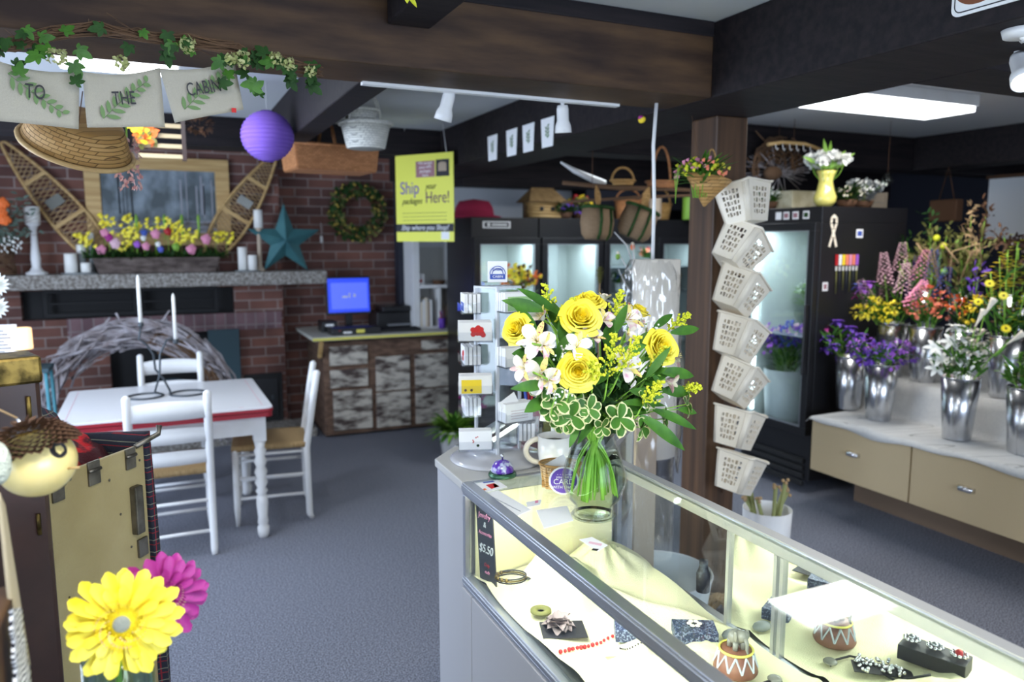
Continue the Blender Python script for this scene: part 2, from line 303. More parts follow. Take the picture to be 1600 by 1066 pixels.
# ================================================================ the setting
def sbox(name, label, m, *b, cat='beam', bev=0):
    o = MB().box(*b).build(name, M[m] if isinstance(m, str) else m, bev=bev); return struct(o, label, cat)
sbox('floor', 'blue grey loop pile carpet of the shop', 'carpet', -2.2, 7.6, -2.2, 8.2, -.06, 0, cat='floor')
sbox('ceiling', 'white painted ceiling between the dark beams', 'ceil', -2.2, 7.6, -2.2, 8.2, 2.45, 2.52, cat='ceiling')
def wall_with_window(name, label, axis, pos, a0, a1, wins):
    mb = MB(); t = .12
    def seg(p0, p1, z0, z1):
        if axis == 'x': mb.box(pos-t, pos, p0, p1, z0, z1)
        else: mb.box(p0, p1, pos-t, pos, z0, z1)
    cur = a0
    for (p0, p1, z0, z1) in wins:
        seg(cur, p0, 0, 2.45); seg(p0, p1, 0, z0); seg(p0, p1, z1, 2.45); cur = p1
    seg(cur, a1, 0, 2.45)
    struct(mb.build(name, M['wallw']), label, 'wall')
    for (p0, p1, z0, z1) in wins:
        f = MB(); e = .05
        def fb(q0, q1, h0, h1):
            if axis == 'x': f.box(pos-.09, pos-.03, q0, q1, h0, h1)
            else: f.box(q0, q1, pos-.09, pos-.03, h0, h1)
        fb(p0, p1, z0, z0+e); fb(p0, p1, z1-e, z1); fb(p0, p0+e, z0, z1); fb(p1-e, p1, z0, z1); fb((p0+p1)/2-e/2, (p0+p1)/2+e/2, z0, z1)
        global wn
        wn += 1; struct(f.build('window_%d' % wn, M['white']), 'white framed shop window', 'window')
wn = 0
wall_with_window('wall_left', 'left wall of the shop with two windows', 'x', -2.2, -2.2, 8.2, [(-.1, 1.5, .85, 2.15), (2.6, 5.2, .6, 2.05)])
wall_with_window('wall_front', 'wall behind the viewer with the shop window', 'y', -2.2, -2.2, 7.6, [(.3, 2.9, .7, 2.2)])
sbox('wall_right', 'dark blue wall at the far right', 'navy', 7.48, 7.6, -2.2, 8.2, 0, 2.45, cat='wall')
sbox('wall_back', 'dark blue wall behind the flower coolers', 'navy', 1.98, 7.48, 6.75, 6.9, 0, 2.45, cat='wall')
sbox('trim_1', 'white upper wall panel above the left coolers', 'wallw', 2.06, 3.75, 6.70, 6.75, 1.6, 2.3, cat='wall')
sbox('wall_brick', 'red brick wall right of the chimney breast', 'brick', .95, 2.05, 7.10, 7.3, 0, 2.45, cat='wall')
# chimney breast with two openings
mb = MB(); y0, y1 = 6.85, 7.3
for b in ((-2.2, -1.0, 0, 2.45), (-1.0, .95, 1.29, 2.45), (.55, .62, 0, 1.29), (.90, .95, 0, 1.29), (.62, .90, .50, 1.29), (.62, .90, 0, .08),
          (-1.0, -.42, 0, 1.04), (-.42, .55, 0, .12), (-1.0, .62, 1.27, 1.29), (-.42, .55, 1.02, 1.04)):
    mb.box(b[0], b[1], y0, y1, b[2], b[3])
struct(mb.build('wall_chimney', M['brick']), 'red brick chimney breast behind the dining table', 'wall')
sbox('trim_2', 'row of upright pinkish bricks above the fireplace opening', 'brickv', -.70, .93, 6.83, 6.87, .90, 1.045, cat='brick course')
mb = MB().box(-1.0, .62, 6.95, 7.29, .12, 1.28); struct(mb.build('trim_3', M['blackmatte']), 'dark fireplace recess', 'fireplace')
sbox('trim_4', 'low raised brick and slate hearth', 'stone', -2.0, 1.13, 6.42, 6.85, 0, .07, cat='hearth')
# beams
def beam(name, label, m, *b): return sbox(name, label, m, *b, bev=.006)
beam('trim_5', 'wide brown stained crossbeam with dark knots, over the counter', 'beam', -2.2, 1.89, 2.32, 2.60, 2.18, 2.405)
beam('trim_6', 'dark board along the top of the wide brown crossbeam', 'darkwood', -2.2, 1.89, 2.315, 2.58, 2.395, 2.45)
beam('trim_7', 'long dark beam running from the back of the shop to the right front', 'darkwood', 1.89, 2.34, -2.2, 6.7, 2.18, 2.449)
beam('trim_8', 'dark header beam in front of the brick wall', 'darkwood', -2.2, 1.89, 5.33, 5.6, 2.26, 2.449)
beam('trim_9', 'dark ceiling joist above the purple lantern', 'darkwood', .66, .78, 2.6, 5.33, 2.2, 2.449)
a = W(605, 38, y=2.315); b = W(672, 46, y=2.315)
beam('trim_10', 'dark joist meeting the top of the wide brown crossbeam', 'darkwood', a.x, b.x, -2.2, 2.315, b.z, 2.449)
beam('trim_11', 'dark header beam above the black cooler on the right', 'darkwood', 2.34, 7.48, 4.15, 4.4, 2.2, 2.449)
beam('trim_12', 'dark beam at the far side of the lit ceiling bay', 'darkwood', 5.35, 5.6, -2.2, 4.15, 2.2, 2.449)
beam('trim_13', 'dark crossbeam near the bright spotlight at the right edge', 'darkwood', 2.34, 7.48, 1.58, 1.84, 2.18, 2.449)
beam('trim_14', 'dark header beam above the row of coolers', 'darkwood', 2.34, 7.48, 6.05, 6.3, 2.12, 2.449)
beam('trim_15', 'dark board hanging below the header over the coolers', 'navy', 3.55, 7.48, 6.06, 6.1, 1.95, 2.12)
# post
po = MB().box(2.165, 2.335, 2.62, 2.79, 0, 2.18).build('post', M['postwood'], bev=.006); struct(po, 'dark square wooden post holding up the beams, hung with cream baskets', 'post')
# ceiling light fixtures
def fixture(label, x0, x1, y0, y1, z0, z1, group=None):
    t = thing('ceiling_light', label, 'ceiling light', ((x0+x1)/2, (y0+y1)/2, z0))
    if group: t['group'] = group
    hx, hy = (x1-x0)/2, (y1-y0)/2
    MB().box(-hx, hx, -hy, hy, .03, z1-z0).build('housing', M['white'], t)
    m = MB(); m.box(-hx+.01, hx-.01, -hy+.01, hy-.01, .0, .03); m.build('diffuser', M['panel'], t, bev=.006)
fixture('flat lit fluorescent ceiling light in the right hand ceiling bay', 3.12, 4.14, 2.82, 3.15, 2.36, 2.45)
fixture('lit fluorescent ceiling light half hidden behind the ivy garland', -.36, .12, 3.55, 3.9, 2.39, 2.45)
fixture('added unseen lit ceiling light above the near end of the counter, out of the picture', -.6, .6, .42, .78, 2.36, 2.45)  # unseen fixture, added to go with the made-up front lamp
fixture('added unseen lit ceiling light above the right aisle, out of the picture', 3.6, 4.8, .62, .98, 2.36, 2.45)  # unseen fixture, made up to carry the added aisle lamp
fixture('lit ceiling light far back over the flower coolers', 2.9, 4.1, 4.6, 4.9, 2.39, 2.45)
# ================================================================ counter
def frame_box(m, x0, x1, y0, y1, z0, z1, t):                 # 12-edge frame
    for X in (x0, x1-t):
        for Y in (y0, y1-t): m.box(X, X+t, Y, Y+t, z0, z1)
    for Z in (z0, z1-t):
        for X in (x0, x1-t): m.box(X, X+t, y0+t, y1-t, Z, Z+t)
        for Y in (y0, y1-t): m.box(x0+t, x1-t, Y, Y+t, Z, Z+t)
t = thing('display_case', 'long grey and glass jewellery display case with yellow cloth inside, vase standing on it', 'display case', (1.01, 1.0, 0))
O = T(-1.01, -1.0, 0); X0, X1, Y0, Y1 = .745, 1.275, .02, 1.95
m = MB(O); m.box(X0+.004, X1-.004, Y0, Y1, 0, .655); m.build('body', M['lam'], t)
for (a, b) in ((1.88, 1.95), (.95, 1.876), (.02, .946)):
    MB(O).box(X0-.004, X0+.004, a, b, .02, .655).build('front_panel', M['lam'], t, bev=.0015)
f = MB(O); f.box(X0, X1, Y0, Y1, .655, .668)
for X in (X0, X1-.03): f.box(X, X+.03, Y0, Y1, .935, .97); f.box(X, X+.026, Y0, Y1, .668, .692)
f.box(X0-.004, X0, Y0, Y1, .945, .965); f.box(X0-.004, X0, Y0, Y1, .672, .686)
for Y in (Y0, Y1-.02): f.box(X0+.03, X1-.03, Y, Y+.02, .935, .97); f.box(X0+.02, X1-.02, Y, Y+.02, .668, .69)
for X in (X0, X1-.018):
    for Y in (Y0, Y1-.018): f.box(X, X+.018, Y, Y+.018, .69, .935)
f.build('frame', M['alu'], t, bev=.002)
MB(O).box(X1-.03, X1+.002, Y0, Y1, .9705, .9735).build('rear_ledge', M['lamtop'], t)
MB(O).box(X0+.012, X0+.017, Y0+.02, Y1-.02, .692, .935).build('front_glass', M['glass'], t)
MB(O).box(X0+.03, X1-.03, Y0+.02, Y1-.02, .960, .966).build('top_glass', M['glass'], t)
MB(O).box(X0+.02, X1-.03, Y0+.02, Y1-.02, .668, .671).build('deck', M['lamtop'], t)
MB(O).box(X0+.03, X1-.04, Y1-.022, Y1-.019, .69, .935).build('end_panel', M['cloth'], t)
MB(O).box(X1-.022, X1-.018, Y0+.02, 1.41, .692, .935).build('mirror_door', M['mirror'], t)
m = MB(O)
for yy in (1.405, 1.245, 1.225): m.box(X1-.030, X1-.020, yy, yy+.010, .672, .935)
m.build('door_edge', M['alu'], t)
lt = MB(O); lt.tube([(X0+.034, Y0+.05, .925), (X0+.034, Y1-.05, .925)], .007, 8); lt.build('lamp_tube', M['tube'], t)
area('case_lamp', (X0+.045, .98, .92), (0, -.75, 0), .02, 1.8, 6.0, (1, .98, .92), 2.9)
# draped cloth in the case: mounds and folds
def drape(x, y):
    z = .692+.010*math.sin(9*x+5*y)+.006*math.sin(31*x-11*y)+.010*abs(math.sin(7*y+2*x))+.020*(1-abs(math.sin(4.2*y+3.1*x+math.sin(5*x))))**4+.016*(1-abs(math.sin(3.1*y-6.3*x+.8*math.sin(6*y)+1)))**5
    for cx, cy, r, h in ((.93, 1.72, .13, .10), (1.13, 1.80, .14, .07), (1.10, 1.30, .10, .02), (.88, 1.25, .2, .035), (1.16, .92, .13, .055), (.98, .75, .16, .05), (1.17, .55, .12, .07), (.9, .35, .2, .05)):
        d = math.hypot(x-cx, y-cy)/r
        if d < 1: z += h*(1-d*d)**1.2*(1+.12*math.sin(8*math.atan2(y-cy, x-cx)))
    return z
m = MB()
m.grid(lambda u, v: (lambda x, y: (x, y, drape(x, y)))(.765+u*.48, .05+v*1.87), 60, 180)
o = m.build('display_cloth', M['cloth'], loc=(0, 0, 0)); tag(o, 'pale yellow cloth draped in folds over the floor of the long display case', 'cloth')
# corner filler and second case (set at 45 degrees)
P = [(.745, 1.952), (1.275, 1.952), (1.225, 1.965), (.865, 2.325), (.754, 2.205)]
t = thing('corner_counter', 'grey laminate corner section joining the two display cases, card spinner standing on it', 'counter', (.95, 2.1, 0))
O = T(-.95, -2.1, 0)
MB(O).prism([(.748, 1.954), (1.272, 1.954), (1.215, 1.962), (.862, 2.318), (.757, 2.200)], 0, .945).build('body', M['lam'], t)
MB(O).prism([(.744, 1.9515), (1.276, 1.9515), (1.217, 1.963), (.862, 2.322), (.750, 2.205)], .945, .970).build('top', M['lamtop'], t, bev=.003)
t = thing('display_case', 'short grey and glass display case behind the vase, lit inside', 'display case', (.862, 2.326, 0), PI/4)
L, Wd = .56, .5
MB().box(0, L, -Wd, 0, 0, .62).build('body', M['lam'], t)
f = MB(); frame_box(f, 0, L, -Wd, 0, .62, .97, .026); f.build('frame', M['alu'], t, bev=.002)
MB().box(.026, L-.026, -Wd+.026, -.026, .958, .964).build('top_glass', M['glass'], t)
MB().box(.026, L-.026, -Wd+.01, -Wd+.015, .64, .95).build('rear_glass', M['glass'], t)
MB().box(L-.015, L-.010, -Wd+.026, -.026, .64, .95).build('end_glass', M['glass'], t)
MB().box(.02, L-.02, -.012, -.006, .64, .95).build('front_glass', M['glass'], t)
MB().tube([(.04, -.04, .93), (L-.04, -.04, .93)], .007, 8).build('lamp_tube', M['tube'], t)
area('case_lamp_short', (.862+.707*.28+.707*.07, 2.326+.707*.28-.707*.07, .92), (0, -.7, PI*.25-PI/2), .02, .5, 2.2, (1, .98, .92))
MM = T(.862, 2.326, 0) @ RZ(PI/4)
m = MB(); m.grid(lambda u, v: (.03+u*(L-.06), -.03-v*(Wd-.06), .655+.03*math.sin(6*u+3)+.05*math.sin(4*v)**2+.015*math.sin(14*u+9*v)), 24, 20)
o = m.build('display_cloth', M['cloth'], loc=(.862, 2.326, 0)); o.rotation_euler = (0, 0, PI/4); tag(o, 'pale yellow cloth inside the short display case behind the vase', 'cloth')
# tan board against the short case
t = tag(MB().box(-.045, .055, -.01, .01, 0, .99).build('cardboard_panel', M['tan2'], loc=(1.70, 2.43, 0), bev=.002), 'tall tan cardboard panel standing beside the end of the short glass case', 'panel')
# ================================================================ things on the case
def spin_prof(p, c, n=32): pass
# vase
VX, VY = .945, 1.56
t = thing('glass_vase', 'clear bulbous glass vase of water holding the yellow rose bouquet', 'vase', (VX, VY, .9735-.003))
pr = [(.052, 0), (.056, .006), (.048, .018), (.047, .03), (.066, .05), (.079, .085), (.080, .105), (.070, .145), (.056, .18), (.047, .205), (.049, .225), (.060, .245)]
MB().cup(pr, .003, n=40).build('vessel', M['vglass'], t)
MB().lathe([(.001, .006), (.043, .008), (.044, .03), (.062, .05), (.075, .085), (.076, .105), (.066, .145), (.0575, .165), (.0001, .165)], n=32).build('water', M['water'], t)
m = MB(); m.tube([(.0600*math.cos(a), .0600*math.sin(a), .245) for a in [2*PI*i/40 for i in range(40)]], .0022, 6, True)
m.tube([(.052*math.cos(a), .052*math.sin(a), .004) for a in [2*PI*i/40 for i in range(40)]], .004, 6, True); m.build('rim', M['vglass'], t)
# bell
b = W(785, 744, z=.97)
t = thing('counter_bell', 'small painted service bell with purple flowers on a green base', 'bell', (b.x, b.y, .9735-.003))
MB().lathe([(.040, 0), (.042, .004), (.041, .009), (.037, .013), (.034, .013)], n=28).build('base', mat('green_lacquer', (.05, .14, .08), .25, .5), t)
bm = mat('painted_bell', (.55, .60, .78), .2, noise=(38, (.10, .03, .38), (1, 1, 1), (.44, .5)), coat=.6)
MB().lathe([(.033, .014), (.034, .018), (.030, .032), (.021, .043), (.010, .048), (.0001, .049)], n=28).build('dome', bm, t)
MB().lathe([(.003, .048), (.003, .056), (.006, .058), (.0045, .064), (.0001, .066)], n=10).build('button', M['steel'], t)
# spinner rack
S = W(778, 716, z=.97); SX, SY = S.x, S.y
t = thing('spinner_rack', 'clear acrylic spinner rack of small gift cards with a round base', 'card rack', (SX, SY, .9735-.003), .35)
MB().lathe([(.150, 0), (.152, .006), (.140, .012), (.105, .016), (.09, .024), (.085, .030), (.0001, .030)], n=48).build('base', mat('clear_base', (.52, .52, .54), .1, coat=.5), t)
H = .545; m = MB(); q = .048
for sx in (-1, 1):
    for sy in (-1, 1): m.box(sx*q-.004, sx*q+.004, sy*q-.004, sy*q+.004, .03, H)
m.box(-q-.004, q+.004, -q-.004, q+.004, H-.006, H)
m.build('corner_rods', mat('acrylic_edge', (.80, .83, .88), .1, alpha=.55), t)
m = MB()
for s in (-1, 1): m.box(s*q-.001, s*q+.001, -q, q, .03, H-.006); m.box(-q, q, s*q-.001, s*q+.001, .03, H-.006)
m.build('column', M['acrylic'], t)
spin_root = t
# pockets of the rack and the card bundles in them
def pocket(a, z, dist, off):
    R = RZ(a) @ T(dist, off, z); m = MB(R)
    m.box(-.030, .030, -.052, .052, 0, .003); m.box(.028, .030, -.052, .052, 0, .030); m.box(-.030, .030, -.052, -.050, 0, .035); m.box(-.030, .030, .050, .052, 0, .035)
    m.bar((-.030, -off*.2, .01), (-.030-(dist-.08), -off*.5, .01), .012, .012)
    m.build('pocket', M['acrylic'], spin_root)
def cards(a, z, pict, label, n=4, tip=False, extra=None):
    a, off, dist = a; a -= .35; pocket(a, z, dist, off)
    Rw = T(SX, SY, .9705) @ RZ(.35) @ RZ(a) @ T(dist, off, z+.004)
    t = thing('card_bundle', label, 'gift cards', (0, 0, 0), 0, 'small gift cards in the spinner rack')
    t.location = Rw.translation; t.rotation_euler = Rw.to_euler()
    for i in range(n):
        o = MB(T(-.024+i*.013, rnd(-.002, .002), 0)).box(-.005, .005, -.049, .049, 0, .056+rnd(-.002, .002)).build('card', M['paper'], t)
    x = -.024+(n-1)*.013+.0055
    p = MB(T(x, 0, 0)); 
    if pict == 'poppy':
        for i in range(14): p.sph((0, .008+rnd(-.016, .016), .028+rnd(-.014, .014)), .008, 8, 5, (.08, 1, 1))
        p.build('printed_picture', M['cardr'], t)
    elif pict == 'sunflower':
        p.box(-.0003, .0005, -.042, .018, .002, .043); p.build('printed_picture', M['cardy'], t)
        p = MB(T(x+.0004, 0, 0))
        for yy in (-.030, -.012): p.sph((0, yy, .012), .0045, 8, 5, (.1, 1, 1))
        p.build('printed_picture', M['brown'], t)
    elif pict == 'dots':
        for i in range(5): p.sph((0, rnd(-.01, .014), .024+rnd(-.004, .016)), .0022, 6, 4, (.2, 1, 1))
        p.build('printed_picture', M['cardr'], t)
        p = MB(T(x, 0, 0)); p.sph((0, .006, .012), .0045, 8, 5, (.1, 1, 1)); p.build('printed_picture', M['dgreen'], t)
    elif pict == 'green':
        p.box(-.0003, .0005, -.041, .041, .002, .044); p.build('printed_picture', M['cardg'], t)
    elif pict == 'sprig':
        for i in range(6): p.sph((0, .028+.002*math.sin(i), .010+i*.005), .0035-.0003*i, 6, 4, (.2, 1, 1))
        p.build('printed_picture', M['violet'], t)
    elif pict == 'blue':
        p.box(-.0003, .0005, -.030, .030, .004, .030); p.build('printed_picture', M['cardb'], t)
    elif pict == 'lines':
        for i in range(4): p.box(-.0003, .0004, -.030, .030, .010+i*.008, .0108+i*.008)
        p.build('printed_picture', M['mauve'], t)
    if tip: MB(T(x-.02, -.01, .03) @ RX(.5)).box(-.001, .001, -.03, .03, 0, .05).build('tilted_card', M['paper'], t)
L1, R1, BK, BL, RR = (-1.9, -.075, .085), (-1.45, .012, .088), (2.2, .05, .085), (2.9, -.03, .085), (-.6, .03, .10)
for a, z, p, l, tp in ((L1, .055, 'dots', 'white gift cards with small dotted flowers in the lowest left pocket of the spinner', 0),
    (L1, .225, 'sunflower', 'gift cards printed with yellow sunflowers in the left side of the spinner', 0),
    (L1, .385, 'poppy', 'gift cards with a red poppy in the upper left pocket of the spinner', 0),
    (R1, .135, 'lines', 'white gift cards with fine lines and one card sticking up, lower middle of the spinner', 1),
    (R1, .305, 'sprig', 'white gift cards with a lavender sprig in the middle of the spinner', 0),
    (R1, .47, 'green', 'green and yellow patterned gift cards near the top of the spinner', 0),
    (BL, .46, 'blue', 'gift cards with a blue picture in the upper rear pocket of the spinner', 0),
    (BL, .30, 'poppy', 'gift cards with a faint red flower in the rear middle pocket of the spinner', 0),
    (BL, .14, 'lines', 'plain gift cards in the rear lower pocket of the spinner', 0),
    (RR, .23, 'lines', 'cream gift cards on the right side of the spinner beside the pail of pens', 0),
    (RR, .06, 'dots', 'gift cards low on the right side of the spinner beside the mug', 0)):
    cards(a, z, p, l, tip=bool(tp))
# small box on top of the rack
t = thing('business_card_box', 'small white card holder with a dark blue round crest on top of the spinner', 'card holder', (SX, SY, .9705+H), -.25)
MB().box(-.045, .045, -.035, .035, 0, .012).build('tray', M['acrylic'], t)
MB().box(-.030, .030, -.004, .004, .012, .075).build('card', M['paper'], t)
lg = MB(T(0, -.0045, .04)); 
for r in (.024, .017): lg.tube([(r*math.cos(a), 0, r*math.sin(a)-.004) for a in [PI*i/16 for i in range(17)]], .0015, 4)
lg.box(-.024, .024, -.0005, .001, -.020, -.004); lg.build('crest', M['cardb'], t)
text('CABIN', .011, face((0, -.0062, .028), (1, 0, 0), (0, 0, 1)), M['paper'], t)
text('CABIN', .011, face((0, -.0062, .050), (1, 0, 0), (0, 0, 1)), M['cardb'], t)
# mug
b = W(869, 742, z=.97)
t = thing('ceramic_mug', 'large cream mug of coffee with a round handle behind the vase', 'mug', (b.x+.02, b.y+.05, .9705), -.42)
MB().cup([(.036, 0), (.043, .008), (.0495, .05), (.0500, .104)], .004, n=36).build('body', mat('cream_glaze', (.82, .80, .74), .25, coat=.4), t)
MB().tube([(-.046-.040*math.sin(PI*i/14), 0, .058+.036*math.cos(PI*i/14)) for i in range(15)], .008, 10).build('handle', M['cream'], t)
MB().lathe([(.0001, .084), (.046, .084)], n=24).build('coffee', mat('milky_coffee', (.62, .47, .30), .3), t)
# card basket with round tag
b = W(872, 772, z=.97)
t = thing('card_basket', 'small woven splint basket of cards with a purple round tag beside the vase', 'basket', (b.x+.03, b.y+.045, .9705), -.45)
MB().cup([(.036, 0), (.040, .004), (.046, .035), (.050, .070)], .003, n=28, sx=1.15, sy=.85).build('body', M['wicks'], t)
m = MB(); m.tube([(.0575*math.cos(a), .0425*math.sin(a), .070) for a in [2*PI*i/28 for i in range(28)]], .0035, 6, True); m.build('rim', M['splint'], t)
m = MB()
for i in range(8):
    a = -PI+.3+PI*.8*i/7+.1
    m.box(.051*math.cos(a)-.004, .051*math.cos(a)+.004, .040*math.sin(a)-.003, .040*math.sin(a)-.001, .006, .064)
m.build('stakes', M['splint'], t)
m = MB()
for i in range(5): m.bar((-.03, -.012+i*.006, .035), (.025, -.012+i*.006, .05+.004*i), .001, .06)
m.build('cards', M['paper'], t)
k = MB(T(.008, -.052, .036) @ RX(.12)); k.lathe([(.0001, -.0008), (.040, -.0008), (.040, .0008), (.0001, .0008)], n=36)
k = MB(T(.008, -.050, .036) @ RX(PI/2+.1)); k.lathe([(.0001, 0), (.041, 0), (.041, .0012), (.0001, .0012)], n=36); k.build('round_tag', M['paper'], t)
k = MB(T(.008, -.0512, .036) @ RX(PI/2+.1)); k.lathe([(.0001, 0), (.036, 0), (.036, .0012), (.0001, .0012)], n=36); k.build('tag_disc', M['purpleink'], t)
for s, sz, zz in (('Would', .015, .057), ('you like a', .011, .047), ('CARD', .021, .033), ('WITH THAT?', .011, .018)):
    text(s, sz, face((.008, -.0533+(.036-zz)*.02, zz), (1, 0, 0), (0, 0, 1)), M['paper'], t)
# stickers and papers lying on the glass
def flat(name, label, cat, pts, m='paper', dz=.0, prints=()):
    q = [W(*p, z=.97) for p in pts]; c = sum(q, V((0, 0, 0)))/len(q); c.z = .967+dz
    o = MB(T(-c)).slab([(p.x, p.y, c.z) for p in q], (0, 0, .0006)).build(name, M[m], loc=c); tag(o, label, cat)
    for mm, pp in prints:
        qq = [W(*p, z=.97) for p in pp]; MB(T(-c)).slab([(p.x, p.y, c.z+.0007) for p in qq], (0, 0, .0003)).build('printed_mark', M[mm], o)
    return o
flat('payment_sticker', 'white sticker with blue and red card logos on the left corner of the case', 'sticker', [(731, 750), (775, 748), (793, 760), (752, 770)], prints=(
    ('cardb', [(750, 750), (766, 748), (773, 752), (756, 754)]), ('cardr', [(759, 757), (772, 754), (780, 759), (768, 763)]), ('cardy', [(770, 756), (774, 755), (780, 759), (773, 761)]), ('orange', [(748, 765), (758, 762), (761, 764), (751, 767)])))
flat('paper_sheet', 'long white receipt sheet with grey lines near the bell', 'paper', [(754, 771), (778, 765), (830, 795), (806, 806)], prints=tuple(
    ('alu', [(765+i*7, 773+i*3.6), (772+i*7, 776+i*3.6), (771+i*7, 776.6+i*3.6), (764+i*7, 773.6+i*3.6)]) for i in range(7)))
flat('business_card', 'small white card with a pink mark beside the basket on the glass', 'card', [(822, 784), (846, 780), (844, 788), (824, 792)], dz=.001, prints=(('pink', [(836, 782), (841, 781), (841, 785), (836, 786)]),))
flat('paper_note', 'white paper note under the left side of the vase', 'paper', [(838, 796), (886, 789), (896, 812), (850, 824)], dz=.0)
flat('price_card', 'white card with a pink line in front of the vase', 'card', [(905, 842), (925, 838), (950, 851), (934, 860)], dz=.0005, prints=(('ppink', [(921, 845), (941, 849), (939, 852), (919, 848)]), ('ink', [(926, 856), (936, 857), (933, 860), (924, 859)])))
# ================================================================ the bouquet
Q = math.sin
def rose_mb(R, seed=0):
    rs = random.Random(seed); m = MB()
    def petal(r0, h, th, spread, openess, curl, mi, low):
        m.m = mi; n1, n2 = 8, 7
        def fn(u, v):
            a = th+(u-.5)*spread*(1-.25*v*v)*(1 if v > .15 else .8)
            rad = r0*(.30+.70*math.sin(min(1, v*1.1)*PI/2)**.8)*(1+openess*v*v)+curl*R*max(0, v-.72)**1.3*2.4
            z = low+h*(math.sin(v*PI/2*(1+.12*curl)))-curl*R*.5*max(0, v-.75)*2+R*.10*math.cos((u-.5)*PI)*v
            rad += R*.035*math.sin(u*7+th*3)*v*v; z += R*.05*math.sin(u*5+th*5)*v*v; rad += R*.07*max(0, abs(u-.5)*2-.75)*v*4*.3
            return (rad*math.cos(a), rad*math.sin(a), z)
        m.grid(fn, n1, n2)
    m.m = 1; m.grid(lambda u, v: (R*.02+R*.24*u*math.cos(u*PI*5.2), R*.24*u*math.sin(u*PI*5.2), R*(.2+.92*v-.06*u)), 40, 3); m.sph((0, 0, R*.45), R*.30, 12, 8, (1, 1, 1.6))
    th = 0
    for k, (cnt, r, h, sp, op, cu) in enumerate(((3, .20, 1.12, 2.3, .02, 0), (3, .34, 1.14, 2.4, .04, .0), (4, .48, 1.14, 2.0, .05, .06), (4, .62, 1.10, 2.0, .06, .12), (5, .78, 1.04, 1.7, .07, .2), (5, .92, .96, 1.7, .08, .35), (5, 1.06, .82, 1.5, .08, .6))):
        th += .7
        for i in range(cnt):
            petal(R*r*rs.uniform(.94, 1.06), R*h*rs.uniform(.95, 1.06), th+2*PI*i/cnt+rs.uniform(-.12, .12), sp, op, cu*rs.uniform(.7, 1.2), 1 if k < 1 else 0, R*(.08 if k < 4 else -.05))
    return m
def orient(m, p, d): 
    q = V(d).to_track_quat('Z', 'Y').to_matrix().to_4x4(); M4 = T(p) @ q; m.v = [M4 @ v for v in m.v]; return m
NK = V((VX, VY, 1.205))
def stem_pts(p, d, rel):                                      # from the bloom through the vase neck to the vase floor
    a = math.atan2(p.y-NK.y, p.x-NK.x)+rnd(-.6, .6); r = rnd(.01, .036)
    nk = NK+V((r*math.cos(a), r*math.sin(a), 0)); a2 = a+PI+rnd(-.5, .5); rb = rnd(.022, .060)
    base = V((VX+rb*math.cos(a2), VY+rb*math.sin(a2), .9905+rnd(.02, .035)))
    if rb > .035: base.z = .9905+.035
    L = (p-nk).length; P = [p-rel, p-V(d)*L*.22-rel, nk+(p-nk)*.3+V((0, 0, .02))-rel, nk-rel, nk+V(((base.x-nk.x)*.75, (base.y-nk.y)*.75, (base.z-nk.z)*.5))-rel, base-rel]
    out = []
    for i in range(len(P)-1):
        p0, p1, p2, p3 = P[max(i-1, 0)], P[i], P[i+1], P[min(i+2, len(P)-1)]
        for s in range(4):
            t = s/4; out.append(.5*((2*p1)+(-p0+p2)*t+(2*p0-5*p1+4*p2-p3)*t*t+(-p0+3*p1-3*p2+p3)*t**3))
    out.append(P[-1]); return out
def bloom(name, label, cat, p, d, mb, mats, group, r=.0028, sepal=None, part='bloom'):
    p = V(p); t = thing(name, label, cat, p, 0, group)
    MB().tube(stem_pts(p, V(d).normalized(), p), r*1.5, 6).build('stem', M['stem'], t)
    orient(mb, (0, 0, 0), d); mb.build(part, mats, t)
    if sepal:
        s = MB()
        for i in range(5): s.leaf((0, 0, -sepal*.1), (math.cos(i*1.256), math.sin(i*1.256), -.15), (0, 0, 1), sepal, sepal*.35, .4, 4)
        orient(s, (0, 0, 0), d); s.build('sepals', M['green'], t)
    return t
camdir = V((-.42, -.85, .1))
for i, (px, py, yy, R, d, lab) in enumerate((
    (808, 514, 1.53, .040, (-.75, -.45, .40), 'open yellow rose at the far left of the bouquet'),
    (908, 497, 1.50, .052, (-.25, -.75, .55), 'large yellow rose in the upper middle of the bouquet, facing forward'),
    (921, 472, 1.60, .044, (-.05, -.35, .9), 'yellow rose at the very top of the bouquet behind the large one'),
    (903, 580, 1.42, .047, (-.45, -.85, .12), 'pale yellow rose low in the centre of the bouquet'),
    (1034, 543, 1.50, .050, (.02, -.85, .38), 'deep yellow rose on the right side of the bouquet'),
    (1000, 486, 1.66, .032, (.4, -.2, .8), 'small yellow rose half hidden behind pale blossoms at the upper right of the bouquet'))):
    p = W(px, py, y=yy); dd = V(d).normalized(); p = p-dd*R*.5
    bloom('yellow_rose', lab, 'rose', p, dd, rose_mb(R*.72, i), [M['rose'], M['rosein']], 'yellow roses in the glass vase', .0035, R*.8)
